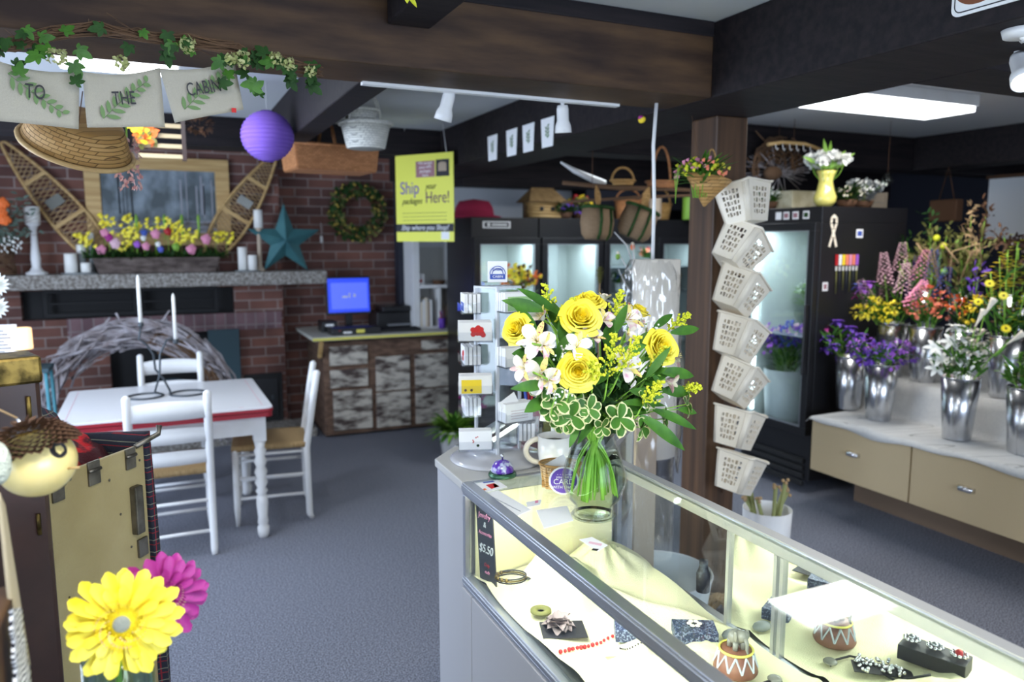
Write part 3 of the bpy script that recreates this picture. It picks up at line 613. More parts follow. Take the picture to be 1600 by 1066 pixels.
# alstroemeria
alsty = mat('petal_throat', (.80, .68, .20), .5, noise=(160, (.30, .03, .08), (1, 1, 1), (.56, .62))); alstm = mat('petal_spot', (.70, .38, .48), .5, noise=(40, (.88, .82, .72), (1, 1, 1), (.38, .5)))
def alst_mb(s, openn=1.):
    m = MB()
    for i in range(6):
        a = i*PI/3+.2; inner = i % 2
        d = (math.cos(a)*openn, math.sin(a)*openn, .75 if not inner else .9)
        m.m = (1 if i in (1, 5) else 0) if inner else (2 if i in (0, 4) else 0)
        m.leaf((math.cos(a)*s*.03, math.sin(a)*s*.03, 0), d, (0, 0, 1), s*(.62 if inner else .60), s*(.20 if inner else .42), .75*openn, 6, (lambda t: math.sin(PI*(.12+.80*t**1.4))**.9), .25)
    m.m = 1
    for i in range(5): m.tube([(0, 0, 0), (math.cos(i)*s*.05, math.sin(i)*s*.05, s*.28), (math.cos(i)*s*.10, math.sin(i)*s*.10, s*.42)], s*.008, 4)
    return m
AL = ((836, 530, 1.46, .085, (-.5, -.7, .3), 1), (858, 540, 1.44, .06, (.3, -.8, .1), .9), (843, 590, 1.43, .085, (-.5, -.8, .0), 1.1), (868, 598, 1.41, .06, (.4, -.8, -.2), 1), (906, 538, 1.42, .068, (-.1, -.8, .4), .9),
      (985, 568, 1.42, .08, (.0, -.8, .45), 1), (948, 492, 1.52, .07, (.1, -.5, .7), .9), (988, 492, 1.60, .085, (.1, -.7, .5), .9), (1010, 500, 1.62, .06, (.6, -.5, .3), 1), (1062, 556, 1.54, .075, (.8, -.4, .2), .9),
      (1052, 597, 1.50, .07, (.9, -.4, -.3), .5), (985, 525, 1.50, .055, (.3, -.6, .7), .45), (842, 492, 1.56, .07, (-.7, -.2, .6), .45), (930, 520, 1.47, .06, (.1, -.5, .7), .8), (812, 575, 1.46, .065, (-.8, -.4, .1), .9), (945, 462, 1.64, .05, (.1, -.1, .9), .5), (1018, 520, 1.60, .05, (.5, -.3, .6), .6))
places = ['at the upper left beside the left rose', 'between the left rose and the centre', 'low on the left with a pink spot', 'beside the pale central rose', 'just above the pale central rose', 'to the right of the centre rose', 'beside the topmost rose', 'at the upper right in front of the small rose', 'at the upper right edge', 'at the far right behind the right rose', 'hanging low at the right', 'closed and pinkish in the upper right', 'as a speckled bud at the upper left', 'under the large rose', 'at the far left edge', 'as a bud behind the top rose', 'small, left of the right rose']
for (px, py, yy, s, d, op), pl in zip(AL, places):
    dd = V(d).normalized(); p = W(px, py, y=yy)-dd*s*.3
    bloom('pale_lily_blossom', 'pale speckled lily blossom '+pl, 'flower', p, dd, alst_mb(s*.86, op), [M['alst'], alsty, alstm], 'pale speckled lilies in the bouquet', .0018, part='petals')
# goldenrod sprays
def spray_mb(L, n=70, wd=.3, rs=.0016):
    m = MB(); m.m = 1; m.tube([(0, 0, 0), (.002, 0, L*.5), (0, .002, L)], [.0014, .001, .0005], 5)
    for i in range(16):
        t = .12+.85*i/16; a = i*2.4; r = L*wd*(1-t)*.9+.004; tip = (r*math.cos(a), r*math.sin(a), L*t+r*.8)
        m.m = 1; m.tube([(0, 0, L*t), tip], .0006, 3); m.m = 0
        for k in range(n//16+3):
            q = (k+1)/(n//16+3); m.sph((tip[0]*q+rnd(-.003, .003), tip[1]*q+rnd(-.003, .003), L*t+r*.8*q+rnd(0, .004)), rs*rnd(.8, 1.9), 5, 3)
    return m
SPR = ((868, 520, 1.60, .125, (-.25, 0, 1), 'tall goldenrod spray at the upper left of the bouquet'), (884, 525, 1.60, .095, (.2, 0, 1), 'short goldenrod spray between the left and top roses'), (958, 505, 1.58, .085, (.35, .1, 1), 'goldenrod spray rising right of the top rose'),
       (948, 600, 1.42, .13, (-.05, -.35, 1), 'bright goldenrod spray in the middle of the bouquet'), (965, 590, 1.43, .11, (.35, -.3, 1), 'goldenrod spray spreading right of the middle'), (925, 600, 1.41, .08, (-.3, -.5, .8), 'low goldenrod spray by the central rose'),
       (1000, 640, 1.43, .085, (.45, -.3, .8), 'goldenrod spray low on the right'), (1040, 520, 1.62, .09, (.8, 0, .5), 'thin goldenrod spray reaching out at the right'), (1010, 590, 1.47, .09, (.5, -.2, .8), 'goldenrod spray under the right rose'), (1060, 610, 1.52, .06, (.8, -.2, .1), 'small goldenrod spray at the lower right edge'))
for px, py, yy, L, d, lab in SPR:
    dd = V(d).normalized(); bloom('goldenrod_spray', lab, 'flower', W(px, py, y=yy), dd, spray_mb(L, 150, .34, .0020), [M['gold'], M['stem']], 'goldenrod sprays in the bouquet', .0015, part='flower_heads')
# tiny white filler flowers
for px, py, yy in ((875, 560, 1.45), (868, 640-20, 1.43), (890, 612, 1.42), (880, 545, 1.48), (1010, 505, 1.6), (1022, 512, 1.6)):
    p = W(px, py, y=yy); m = MB()
    for i in range(9): c = jit(.012); m.sph(c, .0028, 6, 4)
    bloom('white_filler_flower', 'tiny white filler blossoms tucked among the bouquet leaves', 'flower', p, (0, -.3, 1), m, M['wpetal'], 'tiny white fillers in the bouquet', .0008, part='blossoms')
# leaves: long green ones
def leafthing(name, label, px, py, yy, d, L, w, bend, m, group, up=None, edge=False, n=9, wave=0):
    up = V((-.5, -.8, .5))+jit(.35); d = V(d)*.9+jit(.12)
    p = W(px, py, y=yy); t = thing(name, label, 'leaf', p, 0, group)
    mb = MB(); mb.leaf((0, 0, 0), d, up, L, w, bend, n, edge=1 if edge else None, wave=wave, cup=.12, prof=(lambda t: math.sin(PI*min(1, .08+t*.92))**(.55 if edge else .9)))
    mb.build('blade', [M[m], M['edge']], t)
    MB().tube([V((0, 0, 0)), (NK-p)*.5+V((0, 0, .01)), NK-p+jit(.02)], .0012, 5).build('stem', M['stem'], t)
GL = ((850, 485, 1.56, (-.9, 0, .35), .10, .030, .3, 'at the upper left'), (872, 490, 1.56, (-.75, .1, .75), .11, .028, .3, 'sweeping up left of the top rose'), (840, 520, 1.55, (-.6, -.1, .6), .09, .028, .4, 'behind the left rose'),
      (855, 600, 1.45, (-.95, -.2, -.05), .085, .026, .3, 'at the left edge'), (850, 560, 1.48, (-.8, -.1, -.2), .06, .025, .3, 'under the left blossoms'), (962, 520, 1.48, (.2, -.2, 1), .07, .026, .1, 'standing between the top roses and the lily'),
      (1010, 590, 1.45, (.5, -.2, .75), .09, .020, .5, 'crossing in front of the right rose'), (1020, 515, 1.62, (.8, -.1, .7), .08, .022, .6, 'at the upper right, pointing out'), (1048, 520, 1.60, (1, -.2, .1), .10, .026, .5, 'wide and level at the right edge'),
      (1030, 580, 1.50, (1, -.35, .0), .11, .030, .6, 'dark under the right rose'), (1000, 650, 1.42, (.75, -.45, -.45), .14, .032, .35, 'hanging long at the lower right'), (1020, 640, 1.46, (.85, -.3, -.5), .12, .026, .3, 'second long hanging one at the lower right'),
      (970, 630, 1.45, (.9, -.3, .15), .12, .022, .5, 'reaching right above the vase rim'), (935, 645, 1.44, (-.7, -.3, -.5), .085, .02, .6, 'drooping over the left of the vase rim'), (905, 660, 1.44, (-.5, -.4, -.85), .06, .018, .3, 'hanging down left of the vase neck'),
      (940, 640, 1.46, (-.5, -.3, .3), .07, .025, .4, 'above the vase mouth'), (985, 610, 1.45, (.6, -.5, -.2), .08, .025, .6, 'in the lower middle'), (1060, 640, 1.5, (1, -.3, -.2), .05, .022, .5, 'pale and small at the far right'),
      (880, 600, 1.46, (-.5, -.4, .3), .07, .03, .4, 'behind the central rose'), (870, 560, 1.50, (.3, -.3, .8), .07, .03, .4, 'in the shade left of centre'), (835, 560, 1.5, (-.5, -.2, .3), .06, .035, .4, 'small, between the left lilies'), (890, 545, 1.52, (-.4, -.2, .8), .07, .04, .3, 'dark between the left blossoms'),
      (950, 545, 1.52, (.1, -.2, 1), .07, .04, .3, 'dark behind the middle goldenrod'), (975, 600, 1.50, (.2, -.2, .9), .08, .04, .3, 'dark right of the pale rose'), (915, 640, 1.47, (-.6, -.3, .1), .08, .035, .5, 'low, just over the vase on the left'),
      (960, 640, 1.48, (.5, -.3, .2), .08, .035, .5, 'low, just over the vase on the right'), (1010, 560, 1.56, (.5, -.2, .5), .08, .04, .3, 'dark behind the right rose'), (880, 520, 1.58, (-.3, 0, .9), .09, .035, .3, 'upright behind the left goldenrod'), (1035, 610, 1.52, (.9, -.2, -.1), .08, .032, .4, 'level under the right rose'), (850, 625, 1.47, (-.8, -.3, -.2), .06, .03, .4, 'dark at the lower left'), (960, 560, 1.50, (.6, -.3, .5), .08, .03, .4, 'in the shade right of centre'), (990, 540, 1.55, (.6, -.2, .5), .08, .032, .4, 'dark behind the right blossoms'), (930, 600, 1.48, (.2, -.3, .6), .07, .03, .3, 'in the dark heart of the bouquet'), (900, 620, 1.47, (-.3, -.4, .3), .08, .03, .3, 'under the pale rose'), (1000, 600, 1.52, (.7, -.2, .2), .09, .032, .4, 'in the lower right shade'))
for px, py, yy, d, L, w, b, lab in GL:
    leafthing('long_green_leaf', 'long pointed green leaf '+lab+' of the bouquet', px, py, yy, d, L*1.05, w*.98, b, 'green', 'long green leaves of the bouquet')
# variegated sprigs
def varieg(px, py, yy, d, s, lab, n=6):
    p = W(px, py, y=yy); t = thing('variegated_sprig', 'sprig of cream edged green leaves '+lab, 'leaf sprig', p, 0, 'cream edged sprigs around the vase rim')
    q = V(d).normalized().to_track_quat('Z', 'Y')
    for i in range(n):
        a = i*2*PI/n+.3; dd = q @ V((math.cos(a), math.sin(a), .25+.3*(i % 2))); mb = MB()
        mb.leaf((0, 0, 0), dd, q @ V((0, 0, 1)), s*rnd(.9, 1.2), s*.72, .5, 8, edge=1, wave=.025, cup=.1, prof=lambda t: math.sin(PI*min(1, .05+t*.95)**1.25)**.6)
        mb.build('leaf', [M['green'], M['edge']], t)
    MB().tube([V((0, 0, 0)), (NK-p)*.5, NK-p+jit(.02)], .0015, 5).build('stem', M['stem'], t)
for a in ((968, 655, 1.40, (.15, -.8, .25), .044, 'in front of the vase rim, right of centre'), (860, 640, 1.45, (-.7, -.5, .0), .030, 'lowest at the left, beside the mug'), (903, 632, 1.43, (-.2, -.8, .3), .028, 'right under the pale rose'), (875, 660, 1.45, (-.6, -.5, -.3), .028, 'hanging beside the card basket'), (940, 668, 1.42, (0, -.8, -.2), .026, 'small, at the front of the vase rim'), (872, 628, 1.44, (-.5, -.6, .3), .038, 'at the lower left of the bouquet'), (893, 650, 1.43, (-.4, -.7, -.1), .040, 'hanging low left of the vase rim'),
          (850, 610, 1.47, (-.7, -.4, .3), .034, 'at the left edge under the lilies'), (1003, 668, 1.43, (.4, -.7, -.2), .038, 'at the right of the vase rim'), (1035, 655, 1.47, (.8, -.4, 0), .034, 'low at the right edge of the bouquet'),
          (920, 640, 1.42, (-.1, -.8, .1), .032, 'over the vase mouth'), (1072, 632, 1.5, (.8, -.4, .1), .034, 'pale at the far right edge'), (885, 590, 1.45, (-.4, -.6, .4), .03, 'behind the pale central rose'), (1008, 625, 1.44, (.4, -.6, .2), .034, 'right of centre under the right rose')):
    varieg(*a)
for k in range(26):
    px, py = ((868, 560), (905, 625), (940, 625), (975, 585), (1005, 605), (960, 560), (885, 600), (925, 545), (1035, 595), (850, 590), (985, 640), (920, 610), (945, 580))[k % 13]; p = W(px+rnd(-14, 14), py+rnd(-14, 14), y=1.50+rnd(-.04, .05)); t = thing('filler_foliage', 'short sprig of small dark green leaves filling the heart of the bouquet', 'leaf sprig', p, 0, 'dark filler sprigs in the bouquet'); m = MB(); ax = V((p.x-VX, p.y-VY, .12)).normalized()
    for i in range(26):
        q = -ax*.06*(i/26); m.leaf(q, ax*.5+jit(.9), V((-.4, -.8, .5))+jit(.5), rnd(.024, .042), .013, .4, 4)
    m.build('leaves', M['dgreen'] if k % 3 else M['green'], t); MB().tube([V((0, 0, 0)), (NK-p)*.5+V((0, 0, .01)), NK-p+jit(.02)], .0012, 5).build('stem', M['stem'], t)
# ================================================================ things inside the long case
def onto(x, y): return V((x, y, drape(x, y)))
def C7(px, py, z=.70):
    p = W(px, py, z=z); p.z = drape(p.x, p.y)+.002; return p
# chalk sign
t = thing('chalk_sign', 'small black chalk sign with pink lettering and a 5.50 price behind the front glass', 'sign', (.785, 1.855, .69), 0, rot=(0, -.10, -1.45))
MB().box(-.045, .045, -.002, .002, .0, .235).build('board', M['ink'], t)
for s, sz, z, mm in (('Jewelry', .022, .20, 'pink'), ('&', .022, .175, 'paper'), ('Accessories', .015, .150, 'pink'), ('$5.50', .034, .105, 'paper'), ('Only', .015, .06, 'red'), ('each', .014, .04, 'pink')):
    text(s, sz, face((0, -.003, z), (1, 0, 0), (0, 0, 1)), M[mm], t, shear=.25)
def card7(p, ang, w_, h_, m_='ink', name='board'): return MB(RZ(ang)).box(-w_/2, w_/2, -h_/2, h_/2, 0, .0015).build(name, M[m_])
jc = 0
def jewel(label, name, p, ang=0, cat='jewellery', tilt=0):
    t = thing(name, label, cat, p, 0, rot=(tilt, 0, ang)); t.scale = (1.35,)*3 if name in ('beaded_bracelet', 'disc_pendant', 'fabric_flower_brooch', 'jewellery_box', 'elephant_bell', 'elephant_figurine', 'silver_necklace') else (1, 1, 1); return t
p = C7(822, 928, .71); t = jewel('black cord bracelet with gold beads on a black card, nearest the chalk sign', 'beaded_bracelet', p+V((0, 0, .006)), -.3)
for k in range(3): MB().tube([(.030*math.cos(a)-.03, .022*math.sin(a), .004*k) for a in [2*PI*i/22 for i in range(22)]], .0016, 5, True).build('cord', M['ink' if k != 1 else 'brass'], t)
m = MB()
for i in range(7): a = 2.2+i*.35; m.sph((.030*math.cos(a)-.03, .022*math.sin(a), .006), .0042, 8, 6)
m.build('beads', M['brass'], t); MB(T(.03, 0, 0) @ RX(-.25)).box(-.028, .028, -.016, .016, 0, .0015).build('card', M['ink'], t); MB(T(.03, 0, 0) @ RX(-.25)).box(.002, .014, -.008, .006, .0015, .002).build('printed_mark', M['pink'], t)
p = C7(851, 955, .71); t = jewel('round flat pale green pendant on a black card', 'disc_pendant', p+V((0, 0, .006)), .3)
MB(T(.022, .012, 0)).box(-.022, .022, -.016, .016, 0, .0015).build('card', M['ink'], t); MB(T(.026, .014, 0)).box(-.006, .006, -.005, .005, .0015, .002).build('printed_mark', M['pink'], t)
MB(T(-.014, -.004, .003)).lathe([(.007, 0), (.020, 0), (.020, .003), (.007, .003), (.007, 0)], n=28).build('disc', M['olive'], t)
p = C7(880, 985, .71); t = jewel('crumpled grey fabric flower brooch on a black square card', 'fabric_flower_brooch', p+V((0, 0, .008)), -.35)
MB().box(-.040, .040, -.030, .030, 0, .0015).build('card', M['ink'], t)
m = MB()
for k in range(3):
    for i in range(10): a = i*.63+k*.4; m.leaf((-.008, .004, .003+k*.004), (math.cos(a), math.sin(a), .5+.5*k), (0, 0, 1), (.034-.006*k)*rnd(.8, 1.1), .018, rnd(.3, 1.2), 5, wave=.14, cup=.4)
m.build('petals', mat('taupe_fabric', (.34, .27, .27), .9), t)
p0 = C7(876, 1026, .71); p1 = C7(962, 995, .71); t = jewel('string of red beads lying on the cloth', 'red_bead_necklace', p0)
for i in range(15):
    q = p0.lerp(p1, i/14); q.z = drape(q.x, q.y)+.006; q -= p0; MB().sph(q+jit(.001), .0052*rnd(.7, 1.1), 8, 6).build('bead', M['red'], t)
def onto(x, y): return V((x, y, drape(x, y)+.003))
def jbox(label, px, py, ang, l, w_, h, m_, top=None, at=None):
    p = onto(*at) if at else C7(px, py, .71); t = jewel(label, 'jewellery_box', p, ang, 'box')
    MB().box(-l/2, l/2, -w_/2, w_/2, 0, h).build('box', m_, t, bev=.001); return t
dot = mat('dotted_navy', (.02, .03, .08), .6, noise=(300, (.20, .24, .34), (1, 1, 1), (.52, .56))); marb = mat('grey_marble_paper', (.02, .022, .03), .5, noise=(30, (.16, .19, .22), (1, 1, 1), (.5, .7)))
t = jbox('small dotted dark blue box with a silver shell charm, behind the front rail', 985, 1010, -.5, .055, .045, .022, dot)
MB().sph((0, 0, .026), .008, 8, 6, (1, 1, .4)).build('charm', M['chrome'], t)
t = jbox('dark dotted box with a white flower brooch on its lid', 1085, 993, -.5, .075, .05, .022, dot)
m = MB(T(0, .004, .0235))
for i in range(6): m.sph((.009*math.cos(i*1.05), .009*math.sin(i*1.05), .002), .005, 8, 5, (1, 1, .4))
m.build('flower_brooch', mat('pearl', (.85, .75, .68), .2), t)
t = jbox('long black box of silver rings, seen mirrored in the case doors', 1455, 1048, 1.2, .10, .045, .025, M['ink'], at=(1.0, 1.03))
for i, xx in enumerate((-.035, 0, .035)):
    r = MB(T(xx, 0, .032)); 
    for k in range(10): r.sph((.011*math.cos(k*.63), .011*math.sin(k*.63), 0), .0035, 6, 4)
    r.build('ring', M['chrome'], t)
    MB(T(xx, 0, .034)).sph((0, 0, 0), .006, 8, 6).build('stone', M['red'] if i == 0 else M['steel'], t)
# silver trinket card
p = onto(1.10, 1.08); t = jewel('tangled silver necklace on a black card beside the black ring box', 'silver_necklace', p+V((0, 0, .004)), .7)
MB().box(-.045, .045, -.018, .018, 0, .0015).build('card', M['ink'], t)
m = MB()
for k in range(60): m.sph((rnd(-.03, .04), rnd(-.018, .022), rnd(.003, .010)), .0034, 6, 4)
m.build('beads', M['chrome'], t)
# dark beaded necklace in front
m = MB(); q0 = C7(1000, 1030, .70)
t = jewel('thin black and white bead chain on the white cloth', 'bead_chain', q0)
for k in range(26):
    a = PI+PI*k/25; q = V((.055*math.cos(a), .04*math.sin(a), 0)); q.z = drape(q0.x+q.x, q0.y+q.y)+.004-q0.z; m.sph(q, .0022, 6, 4)
m.build('beads', M['ink'], t)
# black cord with pendant
q0 = onto(1.13, 1.13); t = jewel('thick black cord necklace with a dark pendant at the front of the case', 'cord_necklace', q0)
pts = []
for px, py in ((1.17, 1.17), (1.18, 1.15), (1.15, 1.16), (1.12, 1.15), (1.10, 1.12), (1.11, 1.08), (1.12, 1.03), (1.08, .98)):
    q = onto(px, py); pts.append(q-q0+V((0, 0, .005)))
MB().tube(pts, .0028, 6).build('cord', M['ink'], t); MB().sph(pts[0]+V((.0, -.01, .003)), .016, 12, 8, (1, 1, .4)).build('pendant', M['greyst'], t)
# elephant bells
def elephant(mb, s):
    mb.sph((0, 0, s*.55), s*.42, 14, 10, (1, .85, .9)); mb.sph((0, -s*.42, s*.78), s*.30, 12, 8)
    mb.tube([(0, -s*.66, s*.78), (0, -s*.82, s*.55), (0, -s*.80, s*.28), (0, -s*.90, s*.12)], [s*.11, s*.09, s*.07, s*.05], 8)
    for x in (-1, 1):
        mb.sph((x*s*.34, -s*.36, s*.78), s*.24, 10, 8, (.25, .6, 1)); 
        for y in (-.22, .24): mb.tube([(x*s*.2, s*y, s*.4), (x*s*.22, s*y, 0)], s*.13, 8)
    return mb
p = onto(1.103, 1.21)
t = jewel('painted bell with zigzag bands and a grey elephant on top', 'elephant_bell', p, -.1, 'figurine')
bell = mat('bell_clay', (.16, .06, .04), .5, noise=(40, (.22, .10, .06)))
MB().lathe([(.034, 0), (.036, .004), (.034, .012), (.026, .038), (.0001, .040)], n=28).build('bell', bell, t)
m = MB()
for i in range(10):
    a = 2*PI*i/10; b = a+PI/10; c = b+PI/10
    for u, v in ((a, b), (c, b)): m.bar((.0345*math.cos(u), .0345*math.sin(u), .011), (.0275*math.cos(v), .0275*math.sin(v), .035), .003, .002)
m.build('zigzag_band', mat('pale_blue_glaze', (.42, .48, .52), .4), t)
m = MB(); m.tube([(.0268*math.cos(a), .0268*math.sin(a), .038) for a in [2*PI*i/24 for i in range(24)]], .002, 6, True); m.build('rim_band', M['yline'], t)
elephant(MB(T(0, 0, .040)), .034).build('elephant', M['greyst'], t)
p = onto(1.205, 1.34); t = tag(MB().sph((0, 0, .012), .022, 12, 8, (1.2, .8, .55)).build('grey_stone', M['skin2'], loc=p), 'smooth grey stone charm by the mirror door', 'stone')
p = C7(1098, 925, .70)
t = thing('black_bottle', 'black marbled bottle shape standing at the open back of the case', 'bottle', p)
MB().lathe([(.018, 0), (.019, .05), (.014, .062), (.011, .075), (.012, .077), (.012, .088), (.0001, .089)], n=20).build('body', marb, t)
p = W(1130, 945, z=.08); p.z = .0; m = MB()
for i in range(160): a = rnd(0, 6.28); r = rnd(.05, .13); m.tube([(r*math.cos(a+k*.5), r*math.sin(a+k*.5), .04+.036*math.sin(a*3+k)) for k in range(6)], .002, 3)
tag(m.build('twine_nest', M['straww'], loc=p), 'nest of golden straw on the floor behind the open back of the case', 'nest')
tag(MB(RZ(-.4)).box(-.02, .02, -.012, .012, 0, .001).build('price_tag', M['paper'], loc=onto(.86, 1.33)+V((0, 0, .002))), 'white price tag on the cloth near the front glass of the case', 'tag')
WBX, WBY = W(1033, 893, z=.34).x, W(1033, 893, z=.34).y
# waste basket on the floor behind the case
t = thing('wastebasket', 'translucent white waste basket with scraps on the floor behind the case', 'basket', (WBX, WBY, 0))
MB().cup([(.15, 0), (.155, .01), (.20, .34)], .003, n=40).build('body', mat('frosted_plastic', (.62, .65, .66), .4), t)
m = MB(); m.tube([(.20*math.cos(a), .20*math.sin(a), .34) for a in [2*PI*i/40 for i in range(40)]], .004, 6, True); m.build('rim', M['white'], t)
m = MB()
for i in range(24): a = rnd(0, 6.28); m.leaf((rnd(-.08, .08), rnd(-.08, .08), .14), (math.cos(a), math.sin(a), .4), (0, 0, 1), rnd(.05, .09), .05, 1, 4, wave=.1)
m.m = 0; o = m.build('scraps', mat('crumpled_scrap', (.5, .45, .42), .9, noise=(12, (.2, .3, .2))), t); o['kind'] = 'stuff'
# things on the short case
b = W(818, 668, z=.97)
t = thing('pen_pail', 'small mauve tin pail full of pens standing behind the spinner', 'pail', (b.x+.03, b.y+.0, .9705))
MB().cup([(.026, 0), (.030, .005), (.042, .085)], .002, n=28).build('pail', M['mauve'], t); m = MB(); m.tube([(.042*math.cos(a), .042*math.sin(a), .086) for a in [2*PI*i/24 for i in range(24)]], .0025, 6, True); m.build('rim', M['mauve'], t)
for i, (mm, dx, dy) in enumerate((('cardb', -.026, 0), ('blue', -.02, .01), ('red', .0, -.01), ('magenta', .01, .01), ('cardb', .024, -.01), ('purple', .028, .005), ('red', -.006, .012))):
    o = MB().tube([(dx*.3, dy*.3, .004), (dx, dy, .135+.004*i)], .004, 8).build('pen', M[mm], loc=(b.x+.03, b.y, .9735)); tag(o, ('%s pen standing in the mauve pail' % ['bright blue', 'light blue', 'red', 'magenta', 'second blue', 'purple', 'dark red'][i]), 'pen')
for (px, py, lab, r, h, mm, mt) in ((832+26, 655, 'round grey tin behind the vase on the short case', .035, .05, 'olive', 'ink'), (850+20, 680, 'low round dark tin beside the mug', .033, .028, 'skin2', 'purpleink')):
    b2 = W(px, py, z=.97); t = thing('round_tin', lab, 'tin', (b2.x+.03, b2.y+.03, .9705)); MB().lathe([(r, 0), (r, h), (.0001, h)], n=24).build('body', M[mm], t); MB().lathe([(r*1.04, h), (r*1.04, h+.010), (.0001, h+.010)], n=24).build('lid', M[mt], t)
# ================================================================ dining corner
def ladder_chair(label, loc, rz, first=None):
    if first: return dup(first, loc, rz, label)
    t = thing('ladder_back_chair', label, 'chair', loc, rz, 'white chairs around the enamel table')
    w_, d_, H_ = .185, .40, .90
    for s in (-1, 1):
        MB().tube([(s*w_, -.02, 0), (s*w_, -.005, .03), (s*w_, 0, .44), (s*w_, -.05, .75), (s*w_, -.075, H_-.012), (s*w_, -.077, H_)], [.014, .019, .021, .021, .020, .008], 10).build('back_post', M['white'], t)
        MB().tube([(s*(w_+.005), d_, 0), (s*(w_+.005), d_, .10), (s*(w_+.005), d_, .45), (s*(w_+.005), d_, .46)], [.012, .019, .019, .006], 10).build('front_leg', M['white'], t)
    for z, h in ((.80, .085), (.665, .07), (.545, .065)):
        m = MB()
        yb = -.075*max(0, (z-.44)/.46)
        def fn(u, v, z=z, h=h, yb=yb): 
            x = (u-.5)*2*w_; c = 1-(2*u-1)**2
            return (x, yb-.022*c, z-h/2+v*h*(1+.16*c*(v > .5)))
        m.grid(fn, 12, 2); m.build('back_slat', M['white'], t, solid=.012)
    m = MB()
    m.grid(lambda u, v: ((u-.5)*2*(w_+.018), .0+v*(d_+.018), .448+.012*math.cos((u-.5)*PI)*math.cos((v-.5)*PI)+.012), 10, 10); m.build('seat', M['rush'], t, solid=.03)
    for (p0, p1, zz) in (((-w_, 0), (w_, 0), (.13, .30)), ((-w_, d_), (w_, d_), (.12, .26, .42)), ((-w_, 0), (-w_, d_), (.16, .28, .42)), ((w_, 0), (w_, d_), (.16, .28, .42))):
        for z in zz: MB().tube([(p0[0], p0[1], z), (p1[0], p1[1], z)], .010, 8).build('rung', M['white'], t)
    return t
ch = ladder_chair('white ladder back chair with rush seat, nearest the viewer, its back to us', (-.01, 4.16, 0), 0)
ladder_chair('white ladder back chair with rush seat at the right end of the table', (.745, 4.66, 0), PI/2-.12, ch)
ladder_chair('white ladder back chair on the far side of the table, before the fireplace', (.02, 5.52, 0), PI, ch)
t = thing('enamel_table', 'white enamel top table with a red edge and turned white legs', 'table', (-.015, 4.68, 0), .012)
def rrect(x, y, r, n=4):
    pts = []
    for cx, cy, a0 in ((x-r, y-r, 0), (-x+r, y-r, PI/2), (-x+r, -y+r, PI), (x-r, -y+r, 1.5*PI)):
        for i in range(n+1): a = a0+PI/2*i/n; pts.append((cx+r*math.cos(a), cy+r*math.sin(a)))
    return pts
MB().prism(rrect(.52, .475, .03), .748, .760).build('top', M['enamel'], t, bev=.002)
m = MB(); m.prism(rrect(.523, .478, .033), .734, .7478); m.prism(rrect(.518, .473, .03), .705, .730); m.build('red_edge', M['redpaint'], t)
MB().box(-.48, .48, -.43, -.41, .60, .704).build('apron', M['white'], t); MB().box(-.48, .48, .41, .43, .60, .704).build('apron', M['white'], t)
MB().box(-.48, -.46, -.41, .41, .60, .704).build('apron', M['white'], t); MB().box(.46, .48, -.41, .41, .60, .704).build('apron', M['white'], t)
for sx in (-1, 1):
    for sy in (-1, 1):
        m = MB(T(sx*.45, sy*.40, 0)); m.box(-.033, .033, -.033, .033, .56, .711)
        m.lathe([(.022, 0), (.030, .02), (.033, .06), (.024, .075), (.030, .09), (.026, .12), (.032, .2), (.030, .24), (.022, .252), (.034, .27), (.022, .29), (.036, .32), (.024, .345), (.036, .38), (.024, .41), (.036, .44), (.024, .47), (.034, .5), (.024, .52), (.033, .56)], n=16)
        m.build('leg', M['white'], t)
m = MB()   # printed red border marks of the enamel
for s in (-1, 1):
    for i in range(24): m.box(s*.47-.002, s*.47+.002, -.42+i*.036, -.40+i*.036, .7602, .7606)
for i in range(5): m.box(-.36+i*.18-.012, -.36+i*.18+.012, -.44, -.436, .7602, .7606)
m.build('printed_border', mat('faded_red', (.55, .18, .24), .5), t)
# twisted iron candle holder with two tapers
b = V((-.015, 4.75, .7605))
t = thing('candle_holder', 'looping wrought iron holder with two tall white tapers on the table', 'candle holder', b)
m = MB(); pts = []
for i in range(22): a = PI*2*i/21; pts.append((-.11+.095*math.cos(a+.2), .02+.09*math.sin(a+.2), .005))
pts += [(-.06, 0, .03), (-.03, 0, .12), (-.02, -.01, .25), (.02, 0, .33), (.045, 0, .335), (.066, 0, .31)]
m.tube(pts, .0065, 6); m.build('right_arm', M['iron'], t)
m = MB(); pts = []
for i in range(22): a = PI-PI*2*i/21; pts.append((.115+.095*math.cos(a), .02+.09*math.sin(a), .005))
pts += [(.02, 0, .03), (-.01, .02, .10), (-.05, .01, .16), (-.055, 0, .25), (-.09, 0, .31), (-.125, 0, .34), (-.11, 0, .41)]
m.tube(pts, .0065, 6); m.build('left_arm', M['iron'], t)
for px, x, z, h in ((0, .066, .30, .27), (1, -.11, .405, .275)):
    MB(T(x, 0, z)).lathe([(.006, 0), (.016, .01), (.014, .03), (.011, .03)], n=14).build('cup', M['iron'], t)
    o = MB().lathe([(.0105, 0), (.009, h-.02), (.004, h), (.0001, h+.004)], n=12).build('taper_candle', M['wax'], loc=b+V((x, 0, z+.022)))
    tag(o, 'tall thin white taper, the %s one in the iron holder on the table' % ('shorter right' if px == 0 else 'higher left'), 'candle')
